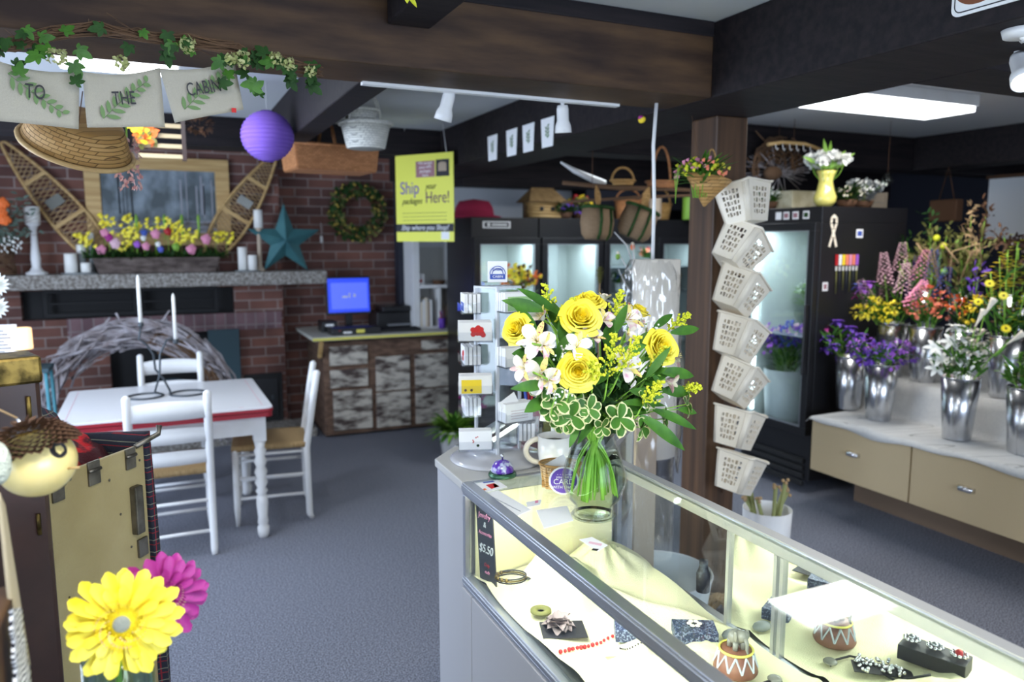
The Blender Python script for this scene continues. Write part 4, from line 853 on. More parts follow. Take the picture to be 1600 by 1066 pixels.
# grapevine arch on the hearth
gx, gy, gz, GR = -.20, 6.12, .36, .62
m = MB()
def vine(m, n, R0, wob, r, a0=0, a1=PI, half=0, depth=.08):
    for k in range(n):
        ph = rnd(0, 6); s = a0+rnd(-.1, (a1-a0)*.5); e = min(a1+.1, s+rnd(.5, 1.4)); N = 9; rr = R0+rnd(-wob, wob); pts = []
        for i in range(N+1):
            a = s+(e-s)*i/N; R_ = rr+.03*math.sin(ph+4*a)+rnd(-.01, .01); pts.append((R_*math.cos(a), rnd(-.01, .01)+depth*math.sin(ph+3*a)*.6, R_*math.sin(a)))
        if rnd(0, 1) < .25: pts.append(V(pts[-1])+V((rnd(-.1, .1), rnd(-.05, .05), rnd(0, .1))))
        m.tube(pts, rnd(.5, 1.2)*r, 5)
vine(m, 130, GR, .085, .010, -.4, PI+.45)
for i in range(150):
    a = rnd(.5, PI+.4); p = V((GR*math.cos(a), rnd(-.08, .06), GR*math.sin(a)))+jit(.05); d = V((-math.sin(a), rnd(-.4, .4), math.cos(a)))*rnd(.06, .13)+jit(.05); m.tube([p-d, p+jit(.01), p+d], [.004, .013, .004], 5)
o = m.build('grapevine_arch', M['gtwig'], loc=(gx, gy, gz)); tag(o, 'big bleached grey twig arch leaning in front of the fireplace', 'twig arch')
m = MB(); vine(m, 70, .50, .06, .006, -.3, 1.5, depth=.1)
for k in range(14): a = rnd(-.2, .3); m.tube([(.50+.10*math.cos(i*.7+k), .05*math.sin(i+k), .02+.12*math.sin(i*.7+k)) for i in range(8)], .004, 4)
o = m.build('brown_vine', M['twig'], loc=(gx+.06, gy, gz+.06)); tag(o, 'bundle of brown curly vine at the right side of the grey twig arch', 'vine')
# iron fire doors, vent grille, cleanout door
def flatbox(name, label, cat, m, *b, bev=.002): 
    c = V(((b[0]+b[1])/2, (b[2]+b[3])/2, b[4])); return tag(MB(T(-c)).box(*b).build(name, M[m], loc=c, bev=bev), label, cat)
t = thing('vent_grille', 'long black metal grille below the stone mantel', 'grille', (-.19, 6.86, 1.06))
for x0, x1 in ((-.66, .0), (.0, .61)):
    f = MB(T(.0, 0, 0)); f.box(x0, x1, -.03, .0, .0, .03); f.box(x0, x1, -.03, 0, .19, .215); f.box(x0, x0+.03, -.03, 0, .03, .19); f.box(x1-.03, x1, -.03, 0, .03, .19); f.build('frame', M['blackmatte'], t, bev=.002)
for z in (.10,): MB().box(-.62, .58, -.02, -.01, z, z+.012).build('bar', M['blackmatte'], t)
t = thing('fire_screen', 'dark green arched iron fire screen behind the far chair', 'fire screen', (.02, 6.62, .075))
m = MB(); m.tube([(-.22, 0, 0), (-.22, 0, .33)]+[(-.22*math.cos(a), 0, .33+.14*math.sin(a)) for a in [PI*i/12 for i in range(13)]]+[(.22, 0, .33), (.22, 0, 0)], .008, 6); m.build('frame', M['tealtop'], t)
MB().prism([(-.22, -.001), (.22, -.001), (.22, .001), (-.22, .001)], .0, .34).build('mesh', M['blackmatte'], t)
m = MB(); m.box(-.235, -.205, -.02, .02, 0, .46); m.build('side_post', M['teal'], t)
t = thing('iron_panel', 'plain dark iron panel standing right of the twig arch', 'panel', (.44, 6.78, .075)); MB().box(-.12, .13, -.01, .01, 0, .84).build('plate', M['tealtop'], t, bev=.004)
t = thing('cleanout_door', 'small black iron door low in the brick right of the fireplace', 'door', (.755, 6.85, .075))
f = MB(); f.box(-.16, .16, -.03, 0, .0, .43); f.build('frame', M['blackmatte'], t, bev=.004); dr_ = MB().box(-.12, .12, -.045, -.03, .04, .39).build('door', M['black'], t, bev=.004); MB().box(.06, .08, -.06, -.045, .2, .24).build('latch', M['iron'], dr_)
# mantel and what stands on it
MZ = 1.402
o = MB(T(-.4, 6.72, 1.29)).box(-1.8, 1.69, -.14, .14, 0, MZ-1.29).build('mantel_shelf', M['stone'], bev=.012); struct(o, 'rough grey stone mantel shelf on the brick chimney', 'mantel')
o.location = (0, 0, 0)
t = thing('candlestick', 'tall white turned candlestick with a pillar candle at the left of the mantel', 'candlestick', (-.855, 6.68, MZ))
MB().lathe([(.075, 0), (.075, .015), (.045, .03), (.030, .06), (.034, .12), (.024, .22), (.022, .33), (.032, .36), (.050, .375), (.050, .385), (.0001, .386)], n=20).build('stick', M['white'], t)
def pillar(label, loc, r, h, group='white pillar candles on the mantel'):
    t = thing('pillar_candle', label, 'candle', loc, 0, group); MB().lathe([(r, 0), (r, h-.004), (r-.004, h), (.006, h-.004), (.0001, h-.004)], n=18).build('wax', M['wax'], t); MB().tube([(0, 0, h-.005), (.002, 0, h+.012)], .0015, 4).build('wick', M['ink'], t); return t
pillar('wide white pillar candle on the tall white candlestick', (-.855, 6.68, MZ+.388), .052, .12)
tag(MB().lathe([(.115, 0), (.12, .01), (.0001, .011)], n=20, sx=1.1, sy=.8).build('candle_plate', M['skin2'], loc=(-.57, 6.67, MZ)), 'flat grey plate under the left group of mantel candles', 'plate')
pillar('tallest front pillar candle of the left group beside the candlestick', (-.625, 6.65, MZ+.013), .044, .145)
pillar('short front pillar candle of the left group', (-.525, 6.64, MZ+.013), .036, .075)
pillar('middle pillar candle of the left group, raised at the back', (-.555, 6.72, MZ+.16), .034, .065)
tag(MB().lathe([(.03, 0), (.028, .145), (.0001, .146)], n=16).build('candle_riser', M['skin2'], loc=(-.555, 6.72, MZ+.012)), 'grey riser under the middle candle of the left group', 'riser')
pillar('small high pillar candle at the back of the left group', (-.49, 6.75, MZ+.25), .026, .065)
tag(MB().lathe([(.022, 0), (.020, .237), (.0001, .238)], n=16).build('candle_riser', M['skin2'], loc=(-.49, 6.75, MZ+.012)), 'thin grey riser under the highest candle of the left group', 'riser')
tag(MB().lathe([(.10, 0), (.105, .01), (.0001, .011)], n=20, sx=1, sy=.7).build('candle_plate', M['skin2'], loc=(.65, 6.67, MZ)), 'flat grey plate under the right group of mantel candles', 'plate')
pillar('tall pillar candle of the right group beside the flower box', (.615, 6.68, MZ+.013), .036, .19)
pillar('short pillar candle of the right group', (.69, 6.645, MZ+.013), .036, .125)
t = thing('candlestick', 'pale wooden candlestick with a tall white candle beside the teal star', 'candlestick', (.755, 6.70, MZ))
MB().lathe([(.04, 0), (.04, .02), (.018, .04), (.015, .33), (.03, .36), (.0001, .361)], n=16).build('stick', mat('bleached_wood', (.5, .4, .3), .7), t)
pillar('white candle on the pale candlestick behind the star', (.755, 6.70, MZ+.362), .036, .15)
# barn star
t = thing('barn_star', 'teal folded metal star leaning on the mantel', 'star', (.965, 6.70, MZ), 0)
R1_, R2_ = .315, .125; cz = .30
st = [(((R1_ if i % 2 == 0 else R2_)*math.sin(i*PI/5)), 0, cz+(R1_ if i % 2 == 0 else R2_)*math.cos(i*PI/5)) for i in range(10)]
zmin = min(p[2] for p in st); st = [(p[0], 0, p[2]-zmin) for p in st]; vs = st+[(0, -.075, cz-zmin), (0, .01, cz-zmin)]
MB().add(vs, [(i, (i+1) % 10, 10) for i in range(10)]+[((i+1) % 10, i, 11) for i in range(10)], False).build('star_body', M['star'], t)
# snowshoes
def snowshoe(label, p0, p1, w_):
    p0, p1 = V(p0), V(p1); ax = (p1-p0); L = ax.length; c = (p0+p1)/2; ang = math.atan2(ax.x, ax.z)
    t = thing('snowshoe', label, 'snowshoe', c, 0, rot=(0, ang, 0), group='wooden snowshoes crossed behind the mantel'); n = 28
    def hw(z): u = (z/L+.5); return w_*max(.06, math.sin(PI*min(1, .06+u**.75*.92)))**.8
    out = [(-hw(z), 0, z) for z in [(-.5+i/n)*L for i in range(n+1)]]+[(hw(z), 0, z) for z in [(.5-i/n)*L for i in range(n+1)]]
    MB().tube(out, .013, 6, True).build('frame', M['pine'], t)
    for z in (.22*L, -.10*L): MB().box(-hw(z), hw(z), -.008, .008, z-.015, z+.015).build('crossbar', M['pine'], t)
    m = MB()
    for i in range(-14, 15):
        z = i*L/32
        for s in (-1, 1):
            z2 = z+s*.09
            if abs(z2) < L*.47 and abs(z) < L*.47: m.tube([(-hw(z), .002*s, z), (hw(z2), .002*s, z2)], .0045, 4)
    m.build('webbing', M['straww'], t); m = MB(); m.box(-hw(0)*.5, hw(0)*.5, -.012, -.004, .0*L, .07*L); m.build('binding', M['greyst'], t)
snowshoe('wooden snowshoe leaning at the left side of the painting', (-.36, 6.79, 1.46), (-1.02, 6.80, 2.38), .125)
snowshoe('wooden snowshoe leaning at the right side of the painting, under the lantern', (.36, 6.79, 1.52), (.93, 6.80, 2.38), .125)
# painting
t = thing('framed_painting', 'landscape painting of a winter wood in a wide pine frame', 'painting', (.02, 6.83, 1.62))
for b in ((-.53, .53, .0, .10), (-.53, .53, .60, .70), (-.53, -.42, .10, .60), (.42, .53, .10, .60)): MB().box(b[0], b[1], -.025, .015, b[2], b[3]).build('frame_board', M['pine'], t, bev=.004)
MB().box(-.42, .42, -.012, .0, .10, .60).build('canvas', mat('painted_forest', (.06, .08, .09), .5, noise=(5, (.30, .36, .42), (1.2, 1, .8), (.42, .7))), t)
m = MB()
for i in range(13):
    x = rnd(-.34, -.2) if i < 6 else rnd(.12, .40); m.m = 0 if i < 6 else 1; wd = rnd(.002, .008); m.box(x-wd, x+wd, -.0135, -.012, .22+rnd(-.04, .04), rnd(.48, .6))
m.build('painted_trees', [M['ink'], mat('pale_trunk', (.30, .30, .34), .6)], t)
m = MB(); m.box(-.42, .42, -.0137, -.012, .10, .20); m.build('painted_ground', mat('painted_ground', (.10, .08, .06), .6, noise=(9, (.40, .42, .5), (1, 1, 3))), t)
# flower box
t = thing('bark_planter', 'long rustic bark planter of spring flowers on the mantel', 'planter', (-.02, 6.70, MZ))
m = MB(); m.add([(-.42, -.09, 0), (.42, -.09, 0), (.42, .07, 0), (-.42, .07, 0), (-.46, -.10, .125), (.46, -.10, .125), (.46, .08, .125), (-.46, .08, .125)], [(0, 3, 2, 1), (4, 5, 6, 7), (0, 1, 5, 4), (1, 2, 6, 5), (2, 3, 7, 6), (3, 0, 4, 7)], False)
m.build('box', mat('bark', (.05, .035, .03), .95, noise=(9, (.16, .125, .11), (1, 1, 3)), bump=1, bscale=30), t, bev=.01)
m = MB()
for i in range(260):
    x = rnd(-.48, .48); m.leaf((x, rnd(-.09, .05), .12), (rnd(-.8, .8)+x, rnd(-.8, .2), rnd(.1, 1.2)), (0, -.5, 1), rnd(.05, .12), .025, .5, 3)
m.build('foliage', M['dgreen'], t)
def puff(m, c, r, n=9):                                   # many-petalled small flower head
    for i in range(n): a = i*2.4; rr = r*.62*math.sqrt(i/n); m.sph((c[0]+rr*math.cos(a), c[1]-r*.25*(1-i/n), c[2]+rr*math.sin(a)), r*.42, 6, 4, (1, .6, 1))
def mflower(label, cat, x, z, r, col, group, y=6.63, stem=.1, n=12):
    t = thing('garden_flower', label, cat, (x, y, MZ+z), 0, group); m = MB(); puff(m, (0, 0, 0), r, n); m.build('bloom', M[col], t); MB().tube([(0, .01, 0), (0, .04, -max(.02, z-.13))], .003, 4).build('stem', M['stem'], t)
for px, py, r, col in ((158, 391, .042, 'pink'), (180, 381, .046, 'ppink'), (163, 364, .036, 'pink'), (228, 385, .036, 'pink'), (243, 366, .042, 'pink'), (299, 390, .046, 'pink'), (322, 374, .046, 'pink'), (170, 372, .036, 'magenta'), (262, 362, .034, 'red'),
        (225, 364, .03, 'cardb'), (214, 382, .03, 'violet'), (251, 390, .028, 'blue'), (275, 386, .036, 'lgreen'), (247, 382, .025, 'wpetal'), (224, 372, .025, 'wpetal')):
    p = W(px, py, y=6.62); names = dict(pink='pink', ppink='large pale pink', magenta='deep magenta', red='dark red', cardb='deep blue', violet='lavender', blue='small blue', lgreen='green', wpetal='small white')
    mflower('%s round bloom in the planter on the mantel' % names[col]+(', %s end' % ('left' if px < 190 else 'right') if col == 'pink' and (px < 190 or px > 290) else ''), 'flower', p.x, p.z-MZ, r, col, 'round blooms of the mantel planter')
for px, py in ((168, 345), (172, 355), (205, 342), (210, 355), (206, 366), (195, 362), (258, 350), (280, 370), (290, 362), (300, 370), (285, 378), (340, 373), (355, 372), (128, 372), (138, 378), (195, 383), (240, 350), (275, 355)):
    p = W(px, py, y=6.66); t = thing('forsythia_sprig', 'sprig of small yellow flowers in the planter on the mantel', 'flower', p, 0, 'yellow sprigs of the mantel planter'); m = MB()
    for k in range(9): c = V((rnd(-.05, .05), rnd(-.03, .03), rnd(-.04, .05))); puff(m, c, .020, 5)
    m.build('blooms', M['rose'], t); MB().tube([(0, 0, .03), (rnd(-.02, .02), .02, -.08), (0, .03, MZ+.12-p.z)], .002, 4).build('stem', M['stem'], t)
for px in (213, 257, 284, 310): 
    p = W(px, 345, y=6.66); tag(MB().tube([(0, 0, .05), (0, 0, .02), (0, .0, -.15)], [.006, .014, .003], 6).build('yellow_bud', M['lgreen'], loc=p), 'pale yellow green bud rising above the mantel planter', 'bud', 'pale buds over the mantel planter')
# left arrangement on the mantel
t = thing('dried_arrangement', 'dried arrangement with grey eucalyptus and orange blooms at the left edge', 'arrangement', (-1.08, 6.6, MZ))
m = MB()
for i in range(30): 
    a = rnd(0, 6.28); m.tube([V((.11*math.cos(a+k*.9+i), .11*math.sin(a+k*.9+i)*.8, .12+.11*math.sin(k*.7+i*2))) for k in range(6)], .004, 4)
m.build('twig_ball', M['twig'], t)
m = MB()
for i in range(30):
    d = V((rnd(-.5, .9), rnd(-.5, .1), rnd(.1, 1.2))); p0_ = V((0, 0, .24)); m.m = 1; m.tube([p0_, p0_+d*.2, p0_+d*.38+V((0, 0, -.05))], .002, 4); m.m = 0
    for k in range(7): m.leaf(p0_+d*.38*(k/7), (rnd(-1, 1), rnd(-1, 0), rnd(-.6, .6)), (0, -1, .3), .05, .02, .3, 3)
m.build('eucalyptus', [mat('grey_green_leaf', (.10, .14, .11), .8), M['twig']], t)
m = MB()
for px, py in ((3, 318), (6, 343), (0, 330)): puff(m, V(W(px, py, y=6.5))-V((-1.08, 6.6, MZ)), .05, 14)
m.build('orange_blooms', M['orange'], t)
m = MB()
for i in range(26): puff(m, V(W(rnd(2, 35), rnd(370, 395), y=6.5))-V((-1.08, 6.6, MZ)), .012, 3)
m.build('white_blossoms', M['wpetal'], t)
# wreath on the brick
t = thing('wreath', 'round wreath of small olive and golden leaves on the brick wall', 'wreath', (1.665, 7.02, 1.92))
m = MB(); m.tube([(.205*math.cos(a), 0, .205*math.sin(a)) for a in [2*PI*i/36 for i in range(36)]], .03, 6, True); m.build('vine_ring', M['twig'], t)
m = MB(); 
for i in range(620):
    a = rnd(0, 2*PI); r = .205+rnd(-.055, .06); m.m = 0 if rnd(0, 1) < .62 else (1 if rnd(0, 1) < .6 else 2)
    m.leaf((r*math.cos(a), rnd(-.05, 0), r*math.sin(a)), (rnd(-1, 1), rnd(-1, 0), rnd(-1, 1)), (0, -1, .2), .045, .026, .3, 3)
m.build('leaves', [M['dgreen'], M['olive'], M['brown']], t)
m = MB()
for i in range(60): a = rnd(0, 2*PI); r = .205+rnd(-.06, .07); m.sph((r*math.cos(a), -.05+rnd(-.02, .02), r*math.sin(a)), .011, 6, 4)
m.build('golden_berries', mat('golden_berry', (.48, .34, .05), .5), t)
t = thing('hanging_tag', 'tiny white tag hanging on a thread beside the star', 'tag', (1.345, 7.08, 1.64)); MB().box(-.012, .012, -.003, .003, 0, .06).build('tag', M['paper'], t); MB().tube([(0, 0, .06), (0, 0, .18)], .002, 4).build('thread', M['paper'], t)
# side table with flameless candle and note
t = thing('side_table', 'small teal metal side table by the brick at the left', 'side table', (-.82, 5.62, 0))
MB().prism([(-.14, -.14), (.14, -.14), (.14, .14), (-.14, .14)], .83, .855).build('top', M['tealtop'], t, bev=.004)
for sx, sy in ((-1, -1), (1, -1), (1, 1), (-1, 1)): MB().tube([(sx*.12, sy*.12, .83), (sx*.135, sy*.135, 0)], .011, 8).build('leg', M['teal'], t)
MB().box(-.12, .12, -.125, -.115, .55, .57).build('brace', M['teal'], t)
p = W(35, 573, y=5.6); t = thing('candle_stand', 'black iron stand holding a lit looking candle on the teal side table', 'candle stand', (p.x+.01, 5.6, .857))
MB().lathe([(.05, 0), (.05, .008), (.012, .02), (.010, .09), (.02, .10), (.045, .11), (.045, .118), (.0001, .118)], n=16).build('stand', M['blackmatte'], t)
o = MB().lathe([(.056, 0), (.058, .01), (.056, .130), (.048, .134), (.040, .120), (.0001, .118)], n=20).build('glowing_candle', M['flame'], loc=(p.x+.01, 5.6, .9755)); tag(o, 'glowing ivory flameless candle on the black stand at the left', 'candle')
a1 = W(8, 560, y=5.65); t = thing('printed_notice', 'white printed sheet standing at the left edge beside the glowing candle', 'notice', (a1.x-.03, 5.66, .857), 0, rot=(-.1, 0, 0))
MB().box(-.11, .10, -.002, .002, 0, .27).build('sheet', M['paper'], t)
for i in range(9): MB().box(-.09, .07-.02*(i % 3), -.0035, -.002, .05+i*.022, .058+i*.022).build('printed_line', M['ink'], t)
# daisies peeking in at the left edge, in a dark jar on the floor stand
t = thing('daisy', 'white daisies with green centres at the left edge, below the mantel', 'flower', W(-6, 455, y=4.0))
for k, (dx, dz) in enumerate(((0, .03), (-.01, -.07))):
    m = MB(T(dx, 0, dz)); m.m = 0
    for i in range(16): a = i*PI/8; m.leaf((0, 0, 0), (math.cos(a), -.15, math.sin(a)), (0, -1, 0), .055, .018, .2, 3)
    m.m = 1; m.sph((0, -.008, 0), .016, 8, 6); m.build('flower_head', [M['wpetal'], M['lgreen']], t); MB().tube([(dx, 0, dz), (dx-.06, 0, dz-.35), (-.05, 0, -1.3+.06)], .004, 5).build('stem', M['stem'], t)
p = W(-6, 455, y=4.0); o = MB().cup([(.08, 0), (.09, .02), (.07, .35), (.075, .36)], .004, n=20).build('tall_jar', M['brown'], loc=(p.x-.05, p.y, 0)); tag(o, 'tall dark jar on the carpet holding the daisies, outside the left edge', 'jar')
# ================================================================ shipping desk
t = thing('weathered_cabinet', 'rustic cabinet of peeling cream drawers and doors under the computer', 'cabinet', (1.75, 6.6, 0), .0)
X0c, X1c, YF = -.57, .59, -.30
MB().box(X0c, X1c, YF, -.16, .02, .82).build('carcass_front', M['barnw'], t, bev=.004); MB().box(X0c, .20, -.16, .45, .02, .82).build('carcass', M['barnw'], t, bev=.004)
MB().add([(X0c-.10, YF-.12, .845), (X1c+.06, YF-.12, .845), (X1c+.06, -.155, .845), (.19, .45, .845), (X0c-.10, .45, .845), (X0c-.10, YF-.12, .875), (X1c+.06, YF-.12, .875), (X1c+.06, -.155, .875), (.19, .45, .875), (X0c-.10, .45, .875)], [(4, 3, 2, 1, 0), (5, 6, 7, 8, 9), (0, 1, 6, 5), (1, 2, 7, 6), (2, 3, 8, 7), (3, 4, 9, 8), (4, 0, 5, 9)], False).build('counter_top', M['ctop'], t, bev=.004)
MB().box(X0c-.102, X1c+.062, YF-.126, YF-.1205, .85, .87).build('yellow_edge', M['yline'], t)
m = MB(); 
for s in (X0c-.06, X1c+.02): m.bar((s+.03, YF-.10, .84), (s+.03, YF-.005, .70), .03, .03)
m.build('bracket', M['pine'], t)
def door(x0, x1, z0, z1, nm): MB().box(x0, x1, YF-.02, YF, z0, z1).build(nm, M['barn'], t, bev=.003)
for z0, z1 in ((.62, .78), (.43, .58)): door(-.52, -.20, z0, z1, 'drawer')
door(-.50, -.17, .06, .40, 'door'); MB().box(-.14, .55, YF-.015, YF, .70, .80).build('top_board', M['barnw'], t)
MB().box(.28, .53, YF-.02, YF-.015, .71, .79).build('pale_patch', M['barn'], t)
for x0, x1 in ((-.13, .17), (.22, .53)):
    for z0, z1 in ((.37, .67), (.05, .355)): door(x0, x1, z0, z1, 'door')
CT = .877
p = W(549, 461, y=6.60)
t = thing('computer_monitor', 'flat black monitor with a bright blue screen on the weathered cabinet', 'monitor', (p.x-.02, 6.62, CT), .03)
MB().box(-.10, .10, -.09, .07, 0, .015).build('foot', M['black'], t, bev=.005); MB().box(-.03, .03, .0, .03, .01, .2).build('neck', M['black'], t)
bz = MB(T(0, 0, .135) @ RX(-.08)).box(-.195, .195, -.02, .02, 0, .335).build('bezel', M['black'], t, bev=.006)
MB(T(0, 0, .135) @ RX(-.08)).box(-.182, .182, -.0225, -.021, .022, .318).build('screen', M['screen'], bz)
MB(T(0, 0, .135) @ RX(-.08)).box(-.155, .165, -.0235, -.0226, .05, .28).build('screen_window', M['screenl'], bz)
m = MB(T(0, 0, .135) @ RX(-.08)); m.box(-.06, -.01, -.0242, -.0237, .15, .165); m.box(.0, .012, -.0242, -.0237, .15, .19); m.box(.04, .06, -.0242, -.0237, .155, .18); m.build('screen_icon', M['paper'], bz)
t = thing('printer', 'black desktop printer to the right of the monitor', 'printer', (1.90, 6.70, CT)); MB().box(-.19, .17, -.14, .17, 0, .15).build('body', M['black'], t, bev=.012); MB().box(-.14, .14, -.16, .14, .15, .20).build('lid', M['black'], t, bev=.01); MB().box(-.10, .10, -.19, -.14, .03, .045).build('tray', M['alu'], t)
t = thing('shipping_scale', 'black equipment tray with red light and yellow sticker before the monitor', 'scale', (1.42, 6.38, CT)); MB().box(-.17, .25, -.10, .08, 0, .055).build('body', M['black'], t, bev=.006)
MB().box(.04, .11, -.102, -.1005, .01, .04).build('sticker', M['yline'], t); MB().sph((-.10, -.102, .035), .006, 8, 6).build('lamp', M['red'], t); MB().box(-.07, .0, -.102, -.1005, .01, .025).build('label', M['paper'], t)
t = thing('keyboard', 'black keyboard in front of the printer', 'keyboard', (1.86, 6.39, CT)); MB().box(-.18, .18, -.07, .07, 0, .02).build('base', M['black'], t, bev=.003)
for i in range(4): MB().box(-.165, .165, -.055+i*.03, -.033+i*.03, .02, .026).build('key_row', M['blackmatte'], t)
t = thing('black_box', 'black box to the left of the monitor on the cabinet', 'box', (1.30, 6.62, CT)); MB().box(-.08, .05, -.1, .1, 0, .09).build('body', M['black'], t, bev=.006); MB().box(-.05, .02, -.102, -.1002, .05, .07).build('label', M['paper'], t)
p = W(708, 492, y=6.42); t = thing('pen_cup', 'dark cup of coloured pens at the right end of the cabinet', 'pen cup', (2.27, 6.42, CT)); MB().cup([(.03, 0), (.034, .09)], .003, n=16).build('cup', M['purple'], t)
for i, c in enumerate(('red', 'blue', 'magenta', 'wpetal', 'cardb', 'red')): tag(MB().tube([(0, 0, 0), ((i-2.5)*.009, .004*i-.01, .15)], .004, 6).build('pen', M[c], loc=(2.27, 6.42, CT+.005)), 'pen in the dark cup at the right end of the weathered cabinet', 'pen', 'pens in the dark cup')
# white cube shelf
t = thing('cube_shelf', 'white cube shelf unit against the wall beside the coolers', 'shelf', (2.26, 6.60, 0))
for b in ((-.24, -.18, 0, 1.72), (.14, .20, 0, 1.72), (-.005, .02, .88, 1.24)): MB().box(b[0], b[1], -.14, .14, b[2], b[3]).build('upright', M['white'], t, bev=.002)
for z in (0, .86, 1.235, 1.68): MB().box(-.18, .14, -.14, .14, z, z+.03).build('shelf_board', M['white'], t, bev=.002)
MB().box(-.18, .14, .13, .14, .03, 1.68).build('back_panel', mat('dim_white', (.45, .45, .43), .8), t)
t = thing('small_card', 'small white card with a red mark on the cube shelf', 'card', (2.10, 6.50, 1.266)); MB().box(-.035, .035, -.004, .004, 0, .10).build('card', M['paper'], t); MB().sph((0, -.005, .035), .016, 8, 6, (1, .1, 1)).build('red_mark', M['red'], t)
for i in range(5): tag(MB().box(-.009, .009, -.06, .06, 0, .22+.02*(i % 3)).build('binder', M[('cream', 'paper', 'cream', 'tan2', 'paper')[i]], loc=(2.095+i*.022, 6.52, .891)), 'upright binder in the left lower cube of the white shelf', 'binder', 'binders on the cube shelf')
m = MB(); 
for i in range(7): m.bar((rnd(-.03, .03), rnd(-.03, .03), 0), (rnd(-.05, .05), 0, rnd(.15, .25)), .012, .004)
tag(m.build('rolled_papers', M['tan2'], loc=(2.345, 6.52, .891)), 'bundle of paper rolls in the right lower cube of the white shelf', 'papers')
tag(MB().lathe([(.05, 0), (.06, .03), (.055, .035), (.0001, .03)], n=16).build('dark_dish', M['brown'], loc=(2.28, 6.52, 1.266)), 'small dark dish on the middle board of the white shelf', 'dish')
# shipping sign hung on strings
A, B = V((1.592, 5.406, 1.95)), V((1.875, 4.966, 1.95)); c = (A+B)/2; ang = math.atan2(B.y-A.y, B.x-A.x)
t = thing('shipping_sign', 'yellow hanging sign reading Ship your packages Here', 'sign', (c.x-.02, c.y, 1.65), ang)
hw, hh = .26, .61
MB().box(-hw, hw, -.003, .003, 0, hh).build('board', M['signy'], t); MB().box(-hw, hw, -.0045, -.0032, .07, .125).build('dark_band', M['ink'], t)
F_ = lambda x, z: face((x, -.0048, z), (1, 0, 0), (0, 0, 1))
text('Ship where you Shop!', .052, F_(0, .0975), M['paper'], t, shear=.3, sx=.93); text('Ship', .125, F_(-.13, .375), M['purpleink'], t, sx=.85); text('Here!', .115, F_(.12, .305), mat('plum', (.12, .03, .10), .5), t, sx=.8)
text('your', .06, F_(.06, .385), M['blackmatte'], t, shear=.4, sx=.8); text('packages', .06, F_(-.11, .285), M['blackmatte'], t, shear=.4, sx=.85)
m = MB(); m.box(-.07, .10, -.0045, -.0032, .45, .56); m.build('purple_box', M['mauve'], t); text('We accept\nyour UPS\npackages\nhere', .028, face((.015, -.005, .505), (1, 0, 0), (0, 0, 1)), M['paper'], t)
MB().box(.11, .225, -.0045, -.0032, .45, .565).build('picture_box', M['ink'], t); m = MB(T(.167, -.005, .505)); m.prism([(-.035, -.001), (.035, -.001), (.035, 0), (-.035, 0)], -.02, .03); m.sph((0, 0, .03), .035, 10, 6, (1, .05, .4)); m.build('shield_mark', M['tan2'], t)
MB().box(.15, .22, -.0046, -.0032, .015, .068).build('small_label', M['paper'], t)
for z in (.2, .175, .15): MB().box(-.2, .2, -.0038, -.0032, z, z+.003).build('fine_print', M['olive'], t)
for s in (-1, 1): MB().tube([(s*.2, 0, hh), (s*.2, 0, 2.26-1.65)] if False else [(s*.2, 0, hh), (s*.17, 0, .80)], .002, 4).build('string', M['paper'], t)
# potted plant beside the cabinet
p = W(722, 672, z=0)
t = thing('potted_plant', 'bushy green plant with yellow green tips in a white pot by the cabinet', 'plant', (1.98, 5.34, 0)); 
MB().cup([(.07, 0), (.10, .03), (.12, .20), (.125, .22)], .005, n=24).build('pot', M['white'], t)
m = MB()
for i in range(170):
    a = rnd(0, 6.28); e = rnd(.0, 1.3); m.m = 0 if rnd(0, 1) < .45 else 1; d = (math.cos(a)*math.cos(e), math.sin(a)*math.cos(e), math.sin(e)+.2); m.leaf((.03*math.cos(a), .03*math.sin(a), .2), d, (0, 0, 1), rnd(.12, .24), .035, .7, 5)
m.build('leaves', [M['green'], M['lgreen']], t)
m = MB()
for i in range(26): c = V((.14+rnd(-.12, .12), .05+rnd(-.08, .08), .42+rnd(-.06, .10))); puff(m, c, .018, 5); 
m.build('pink_flowers', M['magenta'], t); m = MB()
for i in range(10): m.tube([(0, 0, .2), (.14+rnd(-.1, .1), .05, .42)], .002, 4)
m.build('flower_stems', M['stem'], t)
